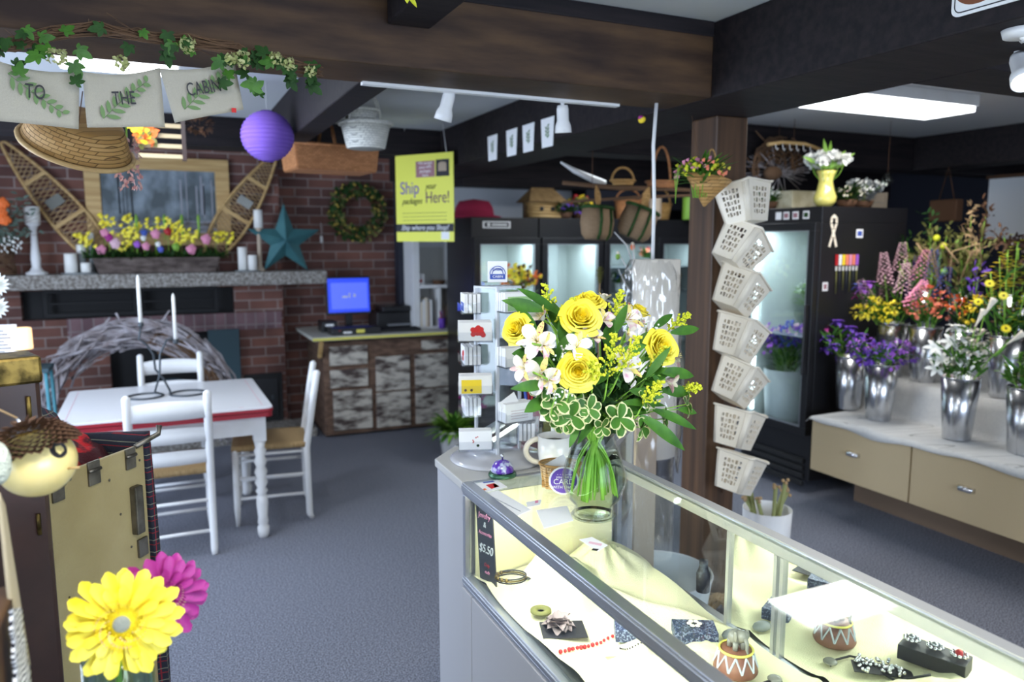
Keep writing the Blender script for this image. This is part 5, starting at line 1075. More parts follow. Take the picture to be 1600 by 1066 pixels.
# ================================================================ flower coolers
def cooler(label, loc, rz, w_, d_, h, doors=1, base=.28, head=.16, shelves=(), lit=6):
    # local: front at y=0 facing -y, x 0..w, body goes to +y
    t = thing('flower_cooler', label, 'cooler', loc, rz, 'black glass door flower coolers'); e = .035
    m = MB(); m.box(0, e, .05, d_, base, h-head); m.box(w_-e, w_, .05, d_, base, h-head); m.box(0, w_, .05, d_, .09 if base > .3 else .02, base); m.box(0, w_, .05, d_, h-head, h); m.box(e, w_-e, d_-e, d_, base, h-head)
    m.build('cabinet', M['black'], t, bev=.003)
    m = MB(); m.box(e, e+.006, .055, d_-e, base, h-head); m.box(w_-e-.006, w_-e, .055, d_-e, base, h-head); m.box(e, w_-e, d_-e-.008, d_-e-.001, base, h-head); m.box(e, w_-e, .055, d_-e, base, base+.006); m.box(e, w_-e, .055, d_-e, h-head-.006, h-head)
    m.build('liner', M['cooler'], t)
    for i in range(4): MB().box(.04, w_-.04, .03, .05, .05+i*.05, .085+i*.05).build('vent_louver', M['blackmatte'], t, bev=.004)
    dw = w_/doors
    for k in range(doors):
        a, b = k*dw+.004, (k+1)*dw-.004; fr = MB(); ft = .05
        fr.box(a, b, 0, .045, base, base+ft); fr.box(a, b, 0, .045, h-head-ft, h-head); fr.box(a, a+ft, 0, .045, base+ft, h-head-ft); fr.box(b-ft, b, 0, .045, base+ft, h-head-ft)
        dn = fr.build('door', M['black'], t, bev=.002)
        MB().box(a+ft, b-ft, .02, .024, base+ft, h-head-ft).build('pane', M['dglass'], dn)
        m = MB(); m.box(a+ft, a+ft+.006, -.001, .019, base+ft, h-head-ft); m.box(b-ft-.006, b-ft, -.001, .019, base+ft, h-head-ft); m.box(a+ft+.006, b-ft-.006, -.001, .019, h-head-ft-.006, h-head-ft); m.box(a+ft+.006, b-ft-.006, -.001, .019, base+ft, base+ft+.006); m.build('bright_edge', M['alu'], dn)
        MB().box(b-.03, b-.015, -.035, -.0, .8, 1.25).build('handle', M['black'], dn, bev=.004)
    for z in shelves:
        m = MB(); m.box(e+.008, w_-e-.008, .07, d_-.06, z, z+.006); 
        m.build('wire_shelf', M['alu'], t)
    MB().tube([(e+.03, .075, base+.06), (e+.03, .075, h-head-.05)], .011, 8).build('lamp_tube', M['tubec'], t)
    R = T(loc) @ RZ(rz); c = R @ V((w_/2, .16, h-head-.03)); area('cooler_lamp', c, (0, 0, rz), w_*.7, .15, lit, (.75, .9, 1))
    return t
def flowers_in(label, loc, r, h, cols, n, spread, top, group='flower buckets in the coolers', pail='white', leafc='lgreen', s=.022):
    t = thing('flower_bucket', label, 'flower bucket', loc, 0, group)
    MB().cup([(r*.8, 0), (r*.85, .01), (r, h)], .003, n=24).build('bucket', M[pail], t)
    bunch(t, (0, 0, h), n, spread, top, cols, leafc, s, r)
def bunch(t, base, n, spread, top, cols, leafc='green', s=.02, r=.08, lw=.02, lit=40):
    m = MB(); bx = V(base); heads = {c: MB() for c in cols}; st = MB()
    for i in range(n):
        a = i*2.4+rnd(-.3, .3); q = math.sqrt((i+.5)/n); p = bx+V((spread*q*math.cos(a), spread*q*math.sin(a), top*rnd(.55, 1)*(1-.25*q)))
        st.tube([bx+V((r*.5*q*math.cos(a), r*.5*q*math.sin(a), -.06)), (bx+p)/2+V((0, 0, .02)), p], .0018, 3); c = cols[i % len(cols)]
        for k in range(6): puff(heads[c], p+jit(s*1.3), s*.6, 5)
    for i in range(lit*3):
        a = rnd(0, 6.28); q = rnd(.1, 1); m.leaf(bx+V((spread*.5*q*math.cos(a), spread*.5*q*math.sin(a), rnd(-.01, top*.55))), (math.cos(a), math.sin(a), rnd(.2, 1.6)), (0, 0, 1), rnd(.05, .12), lw, .4, 3)
    m.build('foliage', M[leafc], t); st.build('stems', M['stem'], t)
    for c, h in heads.items(): h.build('blooms', M[c], t)
YC = 5.5
cooler('black cooler farthest left in the back row, beside the white cube shelf', (2.215, YC, 0), 0, .585, .62, 1.84, lit=4.5)
cooler('second black cooler of the back row, empty and brightly lit', (2.81, YC, 0), 0, .585, .62, 1.84, lit=4.5)
cooler('third black cooler of the back row, behind the white twig tree, with two doors', (3.405, YC, 0), 0, 1.1, .62, 1.84, doors=2, shelves=(.75, 1.2, 1.42), lit=4.5)
MB_ = MB().box(-.12, .12, -.003, 0, 0, .055).build('cooler_nameplate', M['paper'], loc=(2.43, YC-.001+.05, 1.755)); tag(MB_, 'white name plate with a black emblem on the leftmost cooler', 'name plate')
mk = MB(); mk.box(-.105, .105, -.0045, -.003, .01, .045); mk.build('dark_emblem', M['ink'], MB_); mk = MB(T(-.07, -.005, .0275)); mk.sph((0, 0, 0), .014, 10, 6, (1, .08, 1)); mk.build('emblem', M['paper'], MB_)
mk = MB(); mk.box(-.045, .09, -.0055, -.0046, .021, .034); mk.build('pale_bar', M['paper'], MB_)
t = thing('autumn_bouquet', 'yellow and orange sunflower bouquet in front of the leftmost cooler', 'bouquet', (2.49, 5.25, 0)); p = W(795, 425, y=5.25)
MB().cup([(.05, 0), (.06, .01), (.05, .2), (.055, .3)], .003, n=20).build('vase', M['glass'], t, loc=(0, 0, p.z-.5)); MB().box(-.14, .14, -.12, .12, 0, p.z-.505).build('pedestal', M['black'], t)
bunch(t, (0, 0, p.z-.22), 26, .15, .3, ('rose', 'orange', 'cardy', 'brown'), 'lgreen', .034, lit=20)
# things in the third cooler
for i, (x, z, cols, n) in enumerate(((3.55, 1.43, ('pink', 'wpetal', 'violet'), 8), (3.75, 1.21, ('wpetal', 'blue'), 8), (4.05, 1.43, ('red', 'coral', 'ppink'), 9), (4.3, 1.21, ('pink', 'wpetal', 'purple'), 9))):
    flowers_in('small %s arrangement on a shelf in the third cooler' % ['pink and white', 'white and blue', 'red and coral', 'pink and purple'][i], (x, 5.8, z), .04, .07, cols, n, .07, .09, 'small arrangements in the third cooler', 'white', 'green', .02)
# on top of the coolers
ZT = 1.842
t = thing('felt_hat', 'crimson felt hat on top of the leftmost cooler', 'hat', (2.32, 5.75, ZT)); MB().lathe([(.20, 0), (.205, .01), (.15, .02), (.14, .08), (.11, .13), (.0001, .15)], n=28, sx=1.1).build('hat', mat('crimson_felt', (.30, .012, .05), .95), t)
t = thing('log_birdhouse', 'small wooden log birdhouse with two round holes on the coolers', 'birdhouse', (2.90, 5.68, ZT))
m = MB(); 
for i in range(6): m.tube([(-.13, -.08, .015+i*.026), (.13, -.08, .015+i*.026)], .0135, 8); m.tube([(-.13, .08, .015+i*.026), (.13, .08, .015+i*.026)], .0135, 8); m.tube([(-.13, -.08, .015+i*.026), (-.13, .08, .015+i*.026)], .0135, 8); m.tube([(.13, -.08, .015+i*.026), (.13, .08, .015+i*.026)], .0135, 8)
m.build('log_walls', M['pine'], t); m = MB(); m.add([(-.18, -.13, .13), (.18, -.13, .13), (.18, .13, .13), (-.18, .13, .13), (-.10, 0, .25), (.10, 0, .25)], [(0, 1, 5, 4), (2, 3, 4, 5), (1, 2, 5), (3, 0, 4), (0, 3, 2, 1)], False); m.build('roof', mat('shingle', (.22, .13, .05), .8, noise=(20, (.32, .2, .08))), t)
for x in (-.05, .05): MB(T(x, -.094, .075) @ RX(PI/2)).lathe([(.0001, 0), (.018, 0), (.018, .004), (.0001, .004)], n=16).build('hole', M['ink'], t)
def topper(name, label, cat, x, y, cols, n, sp, top, leafc='dgreen', s=.02, z=ZT):
    t = thing(name, label, cat, (x, y, z)); m = MB(); m.lathe([(.05, 0), (.07, .05), (.0001, .05)], n=14); m.build('base', M['brown'], t); bunch(t, (0, 0, .04), n, sp, top, cols, leafc, s, .05); return t
topper('autumn_arrangement', 'round autumn flower arrangement with red and cream heads on the coolers', 'arrangement', 3.26, 5.68, ('red', 'brown', 'cardy', 'olive'), 20, .10, .14, s=.03)
topper('greenery_swag', 'low dark greenery between the birdhouse and the autumn arrangement', 'greenery', 3.08, 5.62, ('dgreen', 'purple'), 14, .12, .06)
def wbasket(name, label, loc, rx, ry, h, m, handle=None, rz=0, lid=None):
    t = thing(name, label, 'basket', loc, rz); MB().cup([(rx*.82, 0), (rx*.86, .01), (rx, h)], .006, n=28, sy=ry/rx).build('body', M[m], t)
    mm = MB(); mm.tube([(rx*math.cos(a), ry*math.sin(a), h) for a in [2*PI*i/28 for i in range(28)]], .008, 6, True); mm.build('rim', M[m], t)
    if handle: MB().tube([(rx*math.cos(a), 0, h+handle*math.sin(a)) for a in [PI*i/16 for i in range(17)]], .008, 6).build('handle', M[m], t)
    return t
wbasket('wicker_basket', 'tan wicker basket with a round handle on the far right of the cooler row', (4.05, 5.7, ZT), .16, .11, .14, 'splint', .16)
wbasket('wicker_basket', 'shallow brown wicker basket behind the hanging creels on the coolers', (3.75, 5.68, ZT), .13, .10, .16, 'wicker', .10)
for i, (x, c, hh) in enumerate(((4.28, 'lgreen', .22), (4.40, 'rose', .2), (4.50, 'purple', .22), (3.92, 'tan2', .2))):
    tag(MB().lathe([(.05, 0), (.055, .01), (.055, hh-.01), (.045, hh), (.0001, hh)], n=16).build('canister', M[c], loc=(x, 5.52, ZT)), '%s canister standing on top of the third cooler' % ['light green', 'yellow', 'purple', 'tan'][i], 'canister')
# white twig tree with small ornaments
p = W(990, 505, y=3.4); t = thing('twig_tree', 'white twig tree hung with tiny figures between the bouquet and the plastic roll', 'twig tree', (2.29, 3.4, 0))
MB().lathe([(.13, 0), (.13, .9), (.10, .92), (.0001, .92)], n=24).build('stand', M['black'], t)
m = MB(); m.tube([(0, 0, .92), (.01, 0, 1.3), (0, 0, 1.55)], [.012, .010, .006], 6)
tips = []
for i in range(13):
    a = i*2.2; z = 1.12+i*.035; l = rnd(.09, .2); tip = V((l*math.cos(a), l*.6*math.sin(a), z+rnd(.05, .14))); m.tube([(0, 0, z), (l*.5*math.cos(a), l*.3*math.sin(a), z+.05), tip], [.006, .004, .002], 5); tips.append(tip)
m.tube([(0, 0, 1.5), (-.05, 0, 1.63), (-.13, 0, 1.70)], [.006, .004, .002], 5); m.build('branches', M['white'], t)
for i, tip in enumerate(tips[::2]):
    o = thing('hanging_figure', 'tiny coloured figure hanging on the white twig tree', 'ornament', V((2.29, 3.4, 0))+tip, 0, 'tiny figures on the twig tree'); m = MB(); m.sph((0, 0, -.025), .014, 8, 6, (1, .7, 1.2)); m.build('body', M[('orange', 'red', 'lgreen')[i % 3]], o); MB().sph((0, 0, -.006), .009, 8, 6).build('head', M['cream'], o)
t = thing('pale_bud_pick', 'single pale green cone bud on a tall stick behind the bouquet', 'stem', (2.08, 3.3, 0)); 
p = W(937, 432, y=3.3); t.location = (p.x, 3.3, 0); MB().tube([(0, 0, .0), (0, 0, p.z)], .003, 5).build('stick', M['straww'], t); m = MB()
for k in range(40): a = k*2.4; z = p.z-.04+.085*k/40; r = .022*math.sin(PI*(k+2)/44); m.leaf((0, 0, z), (math.cos(a), math.sin(a), .8), (0, 0, 1), .012+r, .014, .2, 3)
m.build('bud', M['olive'], t)
# driftwood branch hung across, with creels
t = thing('hanging_branch', 'long dark branch hung level above the coolers', 'branch', (2.68, 4.0, 1.975))
m = MB(); m.tube([(-.50, 0, .02), (-.1, .01, 0), (.25, 0, .005), (.60, .02, .0)], [.013, .016, .015, .010], 7); m.tube([(-.47, .05, -.09), (.05, .02, -.05), (.62, 0, -.02)], [.008, .011, .010], 6); m.build('branch', M['twig'], t)
for x in (-.3, .45): MB().tube([(x, 0, 0), (x, 0, .22)], .002, 4).build('string', M['brown'], t)
def creel(label, loc, rot):
    t = thing('creel_basket', label, 'basket', loc, rot=rot); MB().cup([(.075, 0), (.10, .03), (.112, .10), (.100, .185)], .005, n=28, sy=.75).build('body', M['straw'], t)
    m = MB(); m.tube([(.102*math.cos(a), .077*math.sin(a), .185) for a in [2*PI*i/28 for i in range(28)]], .011, 6, True); m.build('rim_band', M['dgreen'], t)
    for x in (-.04, .035): MB().tube([(x, -.072, .19), (x*1.02, -.083, .11), (x, -.072, .03), (x*.9, -.05, .0)], .009, 5).build('strap', M['dgreen'], t)
    m = MB(); m.leaf((0, 0, .18), (-.1, 0, 1), (0, -1, 0), .14, .05, .1, 5); m.build('flap', M['splint'], t)
creel('round creel basket with dark green straps, the left one hanging from the branch', (2.325, 3.85, 1.66), (-.05, .08, .2))
creel('tilted creel basket with dark green straps, hanging right of its twin', (2.545, 3.82, 1.67), (0, .38, -.3))
tag(MB().tube([(0, 0, 0), (.10, 0, -.05), (.33, 0, -.13)], [.006, .016, .028], 6).build('driftwood', M['white'], loc=(2.38, 4.4, 2.16)), 'pale tapering driftwood piece lying above the hanging branch', 'driftwood')
t = wbasket('wicker_basket', 'brown basket with a tall hoop handle hung behind the white cord', (2.92, 4.05, 1.985), .13, .09, .04, 'wicker', .22, rz=.5)
t = wbasket('wicker_basket', 'small tan basket with a loop handle on the hanging branch', (2.63, 4.05, 1.995), .08, .06, .03, 'splint', .08)
# ================================================================ plastic roll on a cord
t = thing('plastic_roll', 'tall hanging roll wrapped in crumpled clear plastic beside the post', 'plastic roll', (1.77, 2.50, .42))
MB().tube([(0, -.0, 1.15), (.0, 0, 1.4), (-.01, 0, 1.6), (0, 0, 1.765)], .007, 8).build('cord', M['white'], t)
MB().cup([(.10, 0), (.10, .80)], .003, n=28, sy=.8).build('inner_tube', mat('kraft_paper', (.80, .74, .64), .7), t, loc=(.02, 0, .36))
m = MB(); 
def crum(u, v):
    a = u*2*PI; r = (.125+.012*math.sin(v*6)+.008*math.sin(5*a+9*v)+.006*math.sin(11*a-23*v)+.005*math.sin(17*a+31*v))*(1 if v < .93 else 1-(v-.93)*4); return (r*math.cos(a), r*.85*math.sin(a), .30+v*.86)
m.grid(crum, 72, 40); m.build('plastic_wrap', M['plastic'], t)
m = MB(); m.grid(lambda u, v: ((.06+.004*math.sin(9*u*6.28))*math.cos(u*2*PI)+.06, .05*math.sin(u*2*PI), v*.42), 30, 6); m.build('clear_sleeve', M['plastic'], t)
t = thing('sleeve_stack', 'clear plastic sleeves hanging low beside the dark post', 'plastic sleeves', (1.83, 2.47, .40)); 
for k in range(3): m = MB(); m.grid(lambda u, v: (.05*math.cos(u*2*PI)+.02*(k-1), .03*math.sin(u*2*PI)+.02*k, .0+v*.36), 20, 3); m.build('sleeve', M['plastic'], t)
# ================================================================ perforated baskets on the post
def pbasket_parts(t):
    a0, a1, H_ = .078, .108, .175; m = MB(); nu, nv = 7, 7
    def quadface(A, B, Cc, D):
        A, B, Cc, D = map(V, (A, B, Cc, D))
        P = lambda u, v: (A*(1-u)+B*u)*(1-v)+(D*(1-u)+Cc*u)*v
        for i in range(nu):
            for j in range(nv):
                u0, u1, v0, v1 = i/nu, (i+1)/nu, j/nv, (j+1)/nv; cs = [P(u0, v0), P(u1, v0), P(u1, v1), P(u0, v1)]
                if i in (0, nu-1) or j in (0, nv-1) : m.add(cs, [(0, 1, 2, 3)], False); continue
                cu, cv, s = (u0+u1)/2, (v0+v1)/2, .34/nu*(1.15 if (i+j) % 2 else .8); inn = [P(cu-s, cv-s), P(cu+s, cv-s), P(cu+s, cv+s), P(cu-s, cv+s)]
                m.add(cs+inn, [(k, (k+1) % 4, 4+(k+1) % 4, 4+k) for k in range(4)], False)
    r0, r1 = .018, .022
    def ring(a, r, z): 
        return [(x, y, z) for x, y in rrect(a, a*.86, r, 4)]
    b0, b1 = ring(a0, r0, 0), ring(a1, r1, H_); n = len(b0)
    for k in range(n):
        A, B, Cc, D = b0[k], b0[(k+1) % n], b1[(k+1) % n], b1[k]
        if k % 5 == 4: quadface(A, B, Cc, D)
        else: m.add([A, B, Cc, D], [(0, 1, 2, 3)], True)
    m.add(b0, [tuple(range(n))], False); m.build('body', M['cream'], t, solid=.003)
    m = MB(); m.tube([(x, y, H_-.02*(abs(y) > .08)*math.cos(x/a1*1.5)*0+.006*math.sin(x*60)*(y < 0)) for x, y, z in ring(a1+.004, r1, H_)], .0055, 6, True); m.build('rim', M['cream'], t)
bt = None
BK_ = ((1163, 322, -.12, .70, 'top'), (1153, 392, .62, .75, 'second from the top'), (1152, 460, .50, .8, 'third from the top'), (1152, 533, .38, .75, 'middle'), (1150, 602, .52, .8, 'third from the bottom'), (1150, 672, .25, .85, 'second from the bottom'), (1152, 742, .30, .85, 'lowest'))
for i, (px, py, roll, yw, pl) in enumerate(BK_):
    p = W(px, py, y=2.46); q = (Matrix.Rotation(-YAW, 4, 'Z') @ Matrix.Rotation(roll, 4, 'Y') @ Matrix.Rotation(-.15, 4, 'X') @ Matrix.Rotation(yw, 4, 'Z'))
    loc = p - q.to_3x3() @ V((0, 0, .07)); lab = '%s of the seven cream perforated plastic baskets strung down the post' % pl
    if bt is None: bt = thing('perforated_basket', lab, 'basket', loc, rot=q.to_euler(), group='cream perforated baskets on the post'); bt.scale = (.9,)*3; pbasket_parts(bt)
    else: dup(bt, loc, q.to_euler(), lab, scale=.9)
MB_ = MB().tube([W(1126, 290, y=2.61), W(1130, 500, y=2.61), W(1128, 770, y=2.61)], .003, 4).build('basket_cord', M['brown']); tag(MB_, 'thin brown cord on the post behind the cream baskets', 'cord')
# cone basket of flowers on the post
t = thing('cone_basket', 'cone shaped wicker basket of small yellow and pink flowers on the post', 'basket', W(1100, 323, y=2.45))
top = .115
MB(RY(.15)).cup([(.004, 0), (.05, .055), (.105, top)], .003, n=26, sy=.7).build('cone', M['splint'], t); bunch(t, (-.02, 0, top-.02), 30, .10, .085, ('gold', 'rose', 'pink', 'coral', 'gold'), 'green', .016, .06, .015)
m = MB(); m.tube([(.03+.02*math.cos(a), 0, top+.06+.05*math.sin(a)) for a in [2*PI*i/14 for i in range(14)]], .004, 5, True); m.build('loop', M['splint'], t); MB().tube([(0, 0, top), (-.01, .05, .25), (.02, .12, .37)], .0012, 4).build('wire', M['twig'], t)
m = MB()
for k in range(6): m.tube([(-.06, 0, top), (-.12-rnd(0, .03), 0, top+rnd(0, .05)), (-.14, 0, top-.07-rnd(0, .04))], .0012, 4)
m.build('trailing_stems', M['lgreen'], t)
# white bucket with cut stems
t = thing('white_bucket', 'white plastic bucket of woody cut stems on the carpet behind the case', 'bucket', (2.66, 2.74, 0)); MB().cup([(.10, 0), (.105, .01), (.118, .34)], .003, n=32).build('pail', M['white'], t)
m = MB()
for k in range(9):
    a = rnd(2.2, 5.0) if k < 7 else rnd(-.6, .2); x, y = .075*math.cos(a), .075*math.sin(a); tip = V((x*1.6, y*1.3, rnd(.42, .52) if k < 5 else rnd(.38, .42))); m.m = 0; m.tube([(x*.3, y*.3, .02), (x, y, .33), tip], [.011, .010, .011], 6); m.m = 1
    for j in range(5): m.sph(tip+jit(.014), .009, 6, 4)
m.build('woody_stems', [mat('pale_olive_stem', (.30, .32, .12), .7), M['straww']], t)
# ================================================================ right hand cooler (front faces left)
t = cooler('large black flower cooler on the right with a cream ribbon on its side', (3.75, 3.55, 0), -PI/2, .01, .01, .01) if False else None
RC = thing('flower_cooler', 'big black flower cooler on the right, a cream ribbon on its side', 'cooler', (3.76, 4.16, 0), -PI/2, 'black glass door flower coolers')
bpy.data.objects.remove(RC)
t = cooler('big black flower cooler on the right with blue flowers behind its glass', (3.72, 4.17, 0), -PI/2, .64, .82, 1.87, base=.40, head=.10, shelves=(1.02,), lit=5); t['group'] = 'black glass door flower coolers'
RCt = t; bpy.context.view_layer.update()
def onside(px, py): return W(px, py, y=3.528)
t2 = thing('ribbon_cutout', 'cream awareness ribbon shape on the side of the right hand cooler', 'ribbon', (3.868, 3.5265, 1.62))
m = MB(); 
def band(pts, w_, y):
    for i in range(len(pts)-1): m.bar((pts[i][0], y, pts[i][1]), (pts[i+1][0], y, pts[i+1][1]), w_, .002, (0, 1, 0))
lp = [(-.030, 0), (-.012, .055), (.010, .11), (.022, .145), (.020, .175), (0, .192), (-.020, .175), (-.022, .145), (-.010, .11), (.012, .055), (.030, 0)]
for i in range(len(lp)-1):
    a, b = V((lp[i][0], 0, lp[i][1])), V((lp[i+1][0], 0, lp[i+1][1])); d = (b-a).normalized(); n_ = V((-d.z, 0, d.x))*.009; a -= d*.003; b += d*.003; y = -.002 if i < 5 else -.001
    m.slab([a-n_+V((0, y, 0)), a+n_+V((0, y, 0)), b+n_+V((0, y, 0)), b-n_+V((0, y, 0))], (0, .001, 0))
m.build('ribbon', M['cream'], t2)
t2 = thing('paint_pen_rack', 'row of coloured floral sprays and tools hanging on the side of the cooler', 'tool rack', (3.99, 3.524, 1.30))
for i, c in enumerate(('red', 'paper', 'cardy', 'coral', 'pink', 'coral', 'violet')):
    x = -.085+i*.030; MB().box(x-.011, x+.011, -.006, 0, .20, .268).build('colour_card', M[c], t2); MB().tube([(x, -.004, .19), (x+.004, -.004, .02+.01*(i % 3))], .003, 5).build('tool', M['iron'] if i % 2 else M['olive'], t2); MB().box(x-.006, x+.006, -.006, 0, .165, .193).build('label', M['paper'], t2)
for (px, py, w_, h, lab, c) in ((1343, 365, .06, .055, 'white sticker with a dark blue print on the side of the cooler', 'cardb'), (1289, 448, .045, .055, 'dark small sticker low on the side of the cooler', 'mauve')):
    q = onside(px, py); s = tag(MB().box(-w_/2, w_/2, -.002, 0, -h/2, h/2).build('sticker', M['paper'], loc=q), lab, 'sticker'); MB().box(-w_/2+.01, w_/2-.01, -.003, -.002, -h/2+.012, h/2-.012).build('printed_mark', M[c], s)
for k, (yy, c, nm) in enumerate(((3.90, 'paper', 'white'), (3.83, 'mauve', 'purple'), (3.75, 'mauve', 'dark'), (3.66, 'dgreen', 'green'))):
    s = tag(MB().box(-.002, 0, -.025, .025, 0, .05).build('sticker', M['paper'], loc=(3.768, yy, 1.795)), '%s printed sticker on the header of the right hand cooler' % nm, 'sticker'); MB().box(-.003, -.002, -.018, .018, .01, .04).build('printed_mark', M[c], s)
flowers_in('white bucket of blue and purple flowers low in the right hand cooler', (3.93, 3.93, .41), .15, .36, ('blue', 'purple', 'violet', 'ppink'), 46, .20, .34, 'flower buckets in the coolers', 'white', 'green', .026)
flowers_in('second white bucket of pink and lilac flowers in the right hand cooler', (4.15, 3.68, .41), .10, .32, ('coral', 'blue', 'ppink'), 26, .11, .24, 'flower buckets in the coolers', 'white', 'green', .026)
t = thing('glass_bowl', 'wide clear glass bowl on the shelf of the right hand cooler', 'bowl', (4.10, 3.85, 1.027)); MB().cup([(.06, 0), (.07, .01), (.14, .10), (.15, .14)], .004, n=28).build('bowl', M['vglass'], t)
for i, y in enumerate((4.0, 3.72)): flowers_in('small green and white arrangement on the upper shelf of the right cooler, %s' % ('left' if i == 0 else 'right'), (4.22, y, 1.027), .05, .16, ('wpetal', 'lgreen', 'blue'), 12, .10, .22, 'upper shelf arrangements', 'skin2', 'lgreen', .02)
# on top of the right hand cooler
ZR = 1.872
t = thing('yellow_vase', 'glossy yellow green vase of white carnations on top of the right cooler', 'vase', (3.88, 3.62, ZR)); MB().cup([(.042, 0), (.066, .03), (.070, .06), (.052, .11), (.042, .16), (.050, .20), (.062, .225)], .004, n=32).build('vessel', M['yvase'], t)
m = MB(); st = MB()
for i in range(13):
    a = i*2.4; q = .13*math.sqrt((i+.5)/13); c = V((q*math.cos(a), q*math.sin(a), .31-.3*q+rnd(-.01, .03))); st.tube([(0, 0, .12), c*.7, c], .002, 3); h = MB()
    for k in range(34): d = V((rnd(-1, 1), rnd(-1, 1), rnd(-.4, 1))); h.leaf(c, d, jit(1), .045, .028, .6, 3, wave=.06)
    h.build('carnation', M['wpetal'], t)
st.build('stems', M['stem'], t); m = MB()
for d in ((-.1, 0, 1), (.25, 0, 1), (.7, -.2, .6), (-.8, 0, .3), (.9, 0, .2), (.4, -.4, .3)): m.leaf((0, 0, .24), d, (-.4, -.9, 0), .19, .03, .3, 6)
m.build('leaves', M['lgreen'], t)
wbx = MB().box(-.14, .11, -.12, .12, 0, .12).build('floral_box', mat('patterned_box', (.62, .58, .42), .8, noise=(14, (.45, .40, .25))), loc=(4.02, 4.02, ZR), bev=.003); tag(wbx, 'cream patterned hat box on top of the right cooler, left of the vase', 'box')
topper('white_flower_pot', 'small clump of white blossoms at the left edge of the right cooler top', 'arrangement', 3.84, 4.08, ('wpetal', 'wpetal'), 14, .07, .10, 'green', .02, ZR)
topper('dusty_arrangement', 'low dried arrangement of grey green leaves right of the yellow vase', 'arrangement', 4.12, 3.66, ('alst', 'olive'), 14, .10, .10, 'dgreen', .016, ZR)
topper('silver_leaf_arrangement', 'pale silver green leaf arrangement at the right of the cooler top', 'arrangement', 4.34, 3.72, ('wpetal', 'skin2'), 24, .11, .16, 'skin2', .024, ZR)
t = thing('twig_wreath', 'large dark twig wreath hanging above the right cooler by the post', 'wreath', W(1215, 268, y=4.08)); m = MB(); vine(m, 45, .16, .08, .006, 0, 6.3, depth=.05); m.build('twigs', M['twig'], t)
m = MB()
for k in range(60): a = rnd(0, 6.28); m.tube([V((.0, 0, 0))+jit(.03), (.26*math.cos(a), rnd(-.05, .05), .17*math.sin(a))], .0025, 3)
m.build('spray_twigs', M['gtwig'], t); MB().sph((-.10, -.06, -.02), .06, 12, 8, (1.2, .8, .8)).build('moss_ball', M['twig'], t); MB().tube([(0, 0, .1), (0, 0, .36)], .002, 3).build('wire', M['brown'], t)
t = thing('hook_rail', 'curved wooden rail with small white hooks high above the right cooler', 'rail', W(1240, 226, y=3.86)); MB().tube([(-.22, 0, -.01), (-.1, 0, .01), (.1, 0, .01), (.24, 0, -.02)], .012, 8).build('rail', M['pine'], t)
for x in (-.16, -.1, -.04, .02, .08, .14): m = MB(); m.tube([(x, -.005, 0), (x, -.01, -.03), (x+.012, -.01, -.042), (x+.02, -.01, -.03)], .003, 5); m.build('hook', M['white'], t)
MB().tube([(0, 0, .01), (0, .0, .23)], .002, 3).build('wire', M['brown'], t)
t = thing('hanging_bulb_vase', 'small clear hanging bulb vase above the right side of the cooler', 'hanging vase', W(1386, 290, y=3.6)); MB().cup([(.015, 0), (.035, .02), (.035, .045), (.012, .08)], .002, n=18).build('bulb', M['vglass'], t); MB().tube([(0, 0, .08), (0, 0, .42)], .0015, 3).build('wire', M['brown'], t)
# ================================================================ tiered flower display
t = thing('drawer_unit', 'low tan drawer unit with chrome cup pulls under the flower display', 'drawer unit', (3.56, 2.4, 0))
ys = (.93, .253-.0, -.62, -1.45)
MB().box(.02, 1.3, -1.6, .93, .26, .585).build('carcass', M['tan'], t); MB().box(.40, 1.28, -1.6, .93, 0, .26).build('plinth', M['tanp'], t)
for a, b in ((.255, .93), (-.42, .248), (-1.10, -.427), (-1.6, -1.107)):
    df = MB().box(0, .02, a, b-.004, .262, .596).build('drawer_front', M['tan'], t, bev=.002); c = (a+b)/2
    if a > -1.5:
        m = MB(T(0, c+.02, .435)); m.add([(-.0, -.042, .012), (0, .042, .012), (-.022, .034, .010), (-.022, -.034, .010), (-.026, -.030, -.010), (-.026, .030, -.010), (0, .042, -.012), (0, -.042, -.012)], [(0, 1, 2, 3), (3, 2, 5, 4), (0, 3, 4, 7), (1, 6, 5, 2)], True); m.build('cup_pull', M['chrome'], df, solid=.002)
def cl(x, y):                                               # stepped cloth
    z = .603
    for xe, zz in ((3.965, .205), (4.32, .2)):
        k = min(1, max(0, (x-xe)/.035)); z += zz*k
    return z
m = MB()
def fn(u, v):
    x = 3.53+u*1.28; y = .8+v*2.55; z = cl(x, y)+.004*math.sin(9*y)+.003*math.sin(23*y+8*x); 
    if u < .001: z = .575+.012*math.sin(6*y)+.006*math.sin(17*y)
    if v > .999: z -= .03
    return (x-.006*math.sin(14*y)*(u < .05), y, z)
m.grid(fn, 64, 90); o = m.build('display_drape', M['whitecloth'], solid=.003); tag(o, 'white open weave cloth over the stepped flower display', 'cloth')
o = thing('display_step', 'stepped riser boxes under the white cloth of the flower display', 'riser', (4.0, 2.1, .59)); MB().box(.01, .79, -1.25, 1.2, 0, .205).build('lower_riser', M['white'], o); MB().box(.36, .79, -1.25, 1.2, .205, .405).build('upper_riser', M['white'], o)
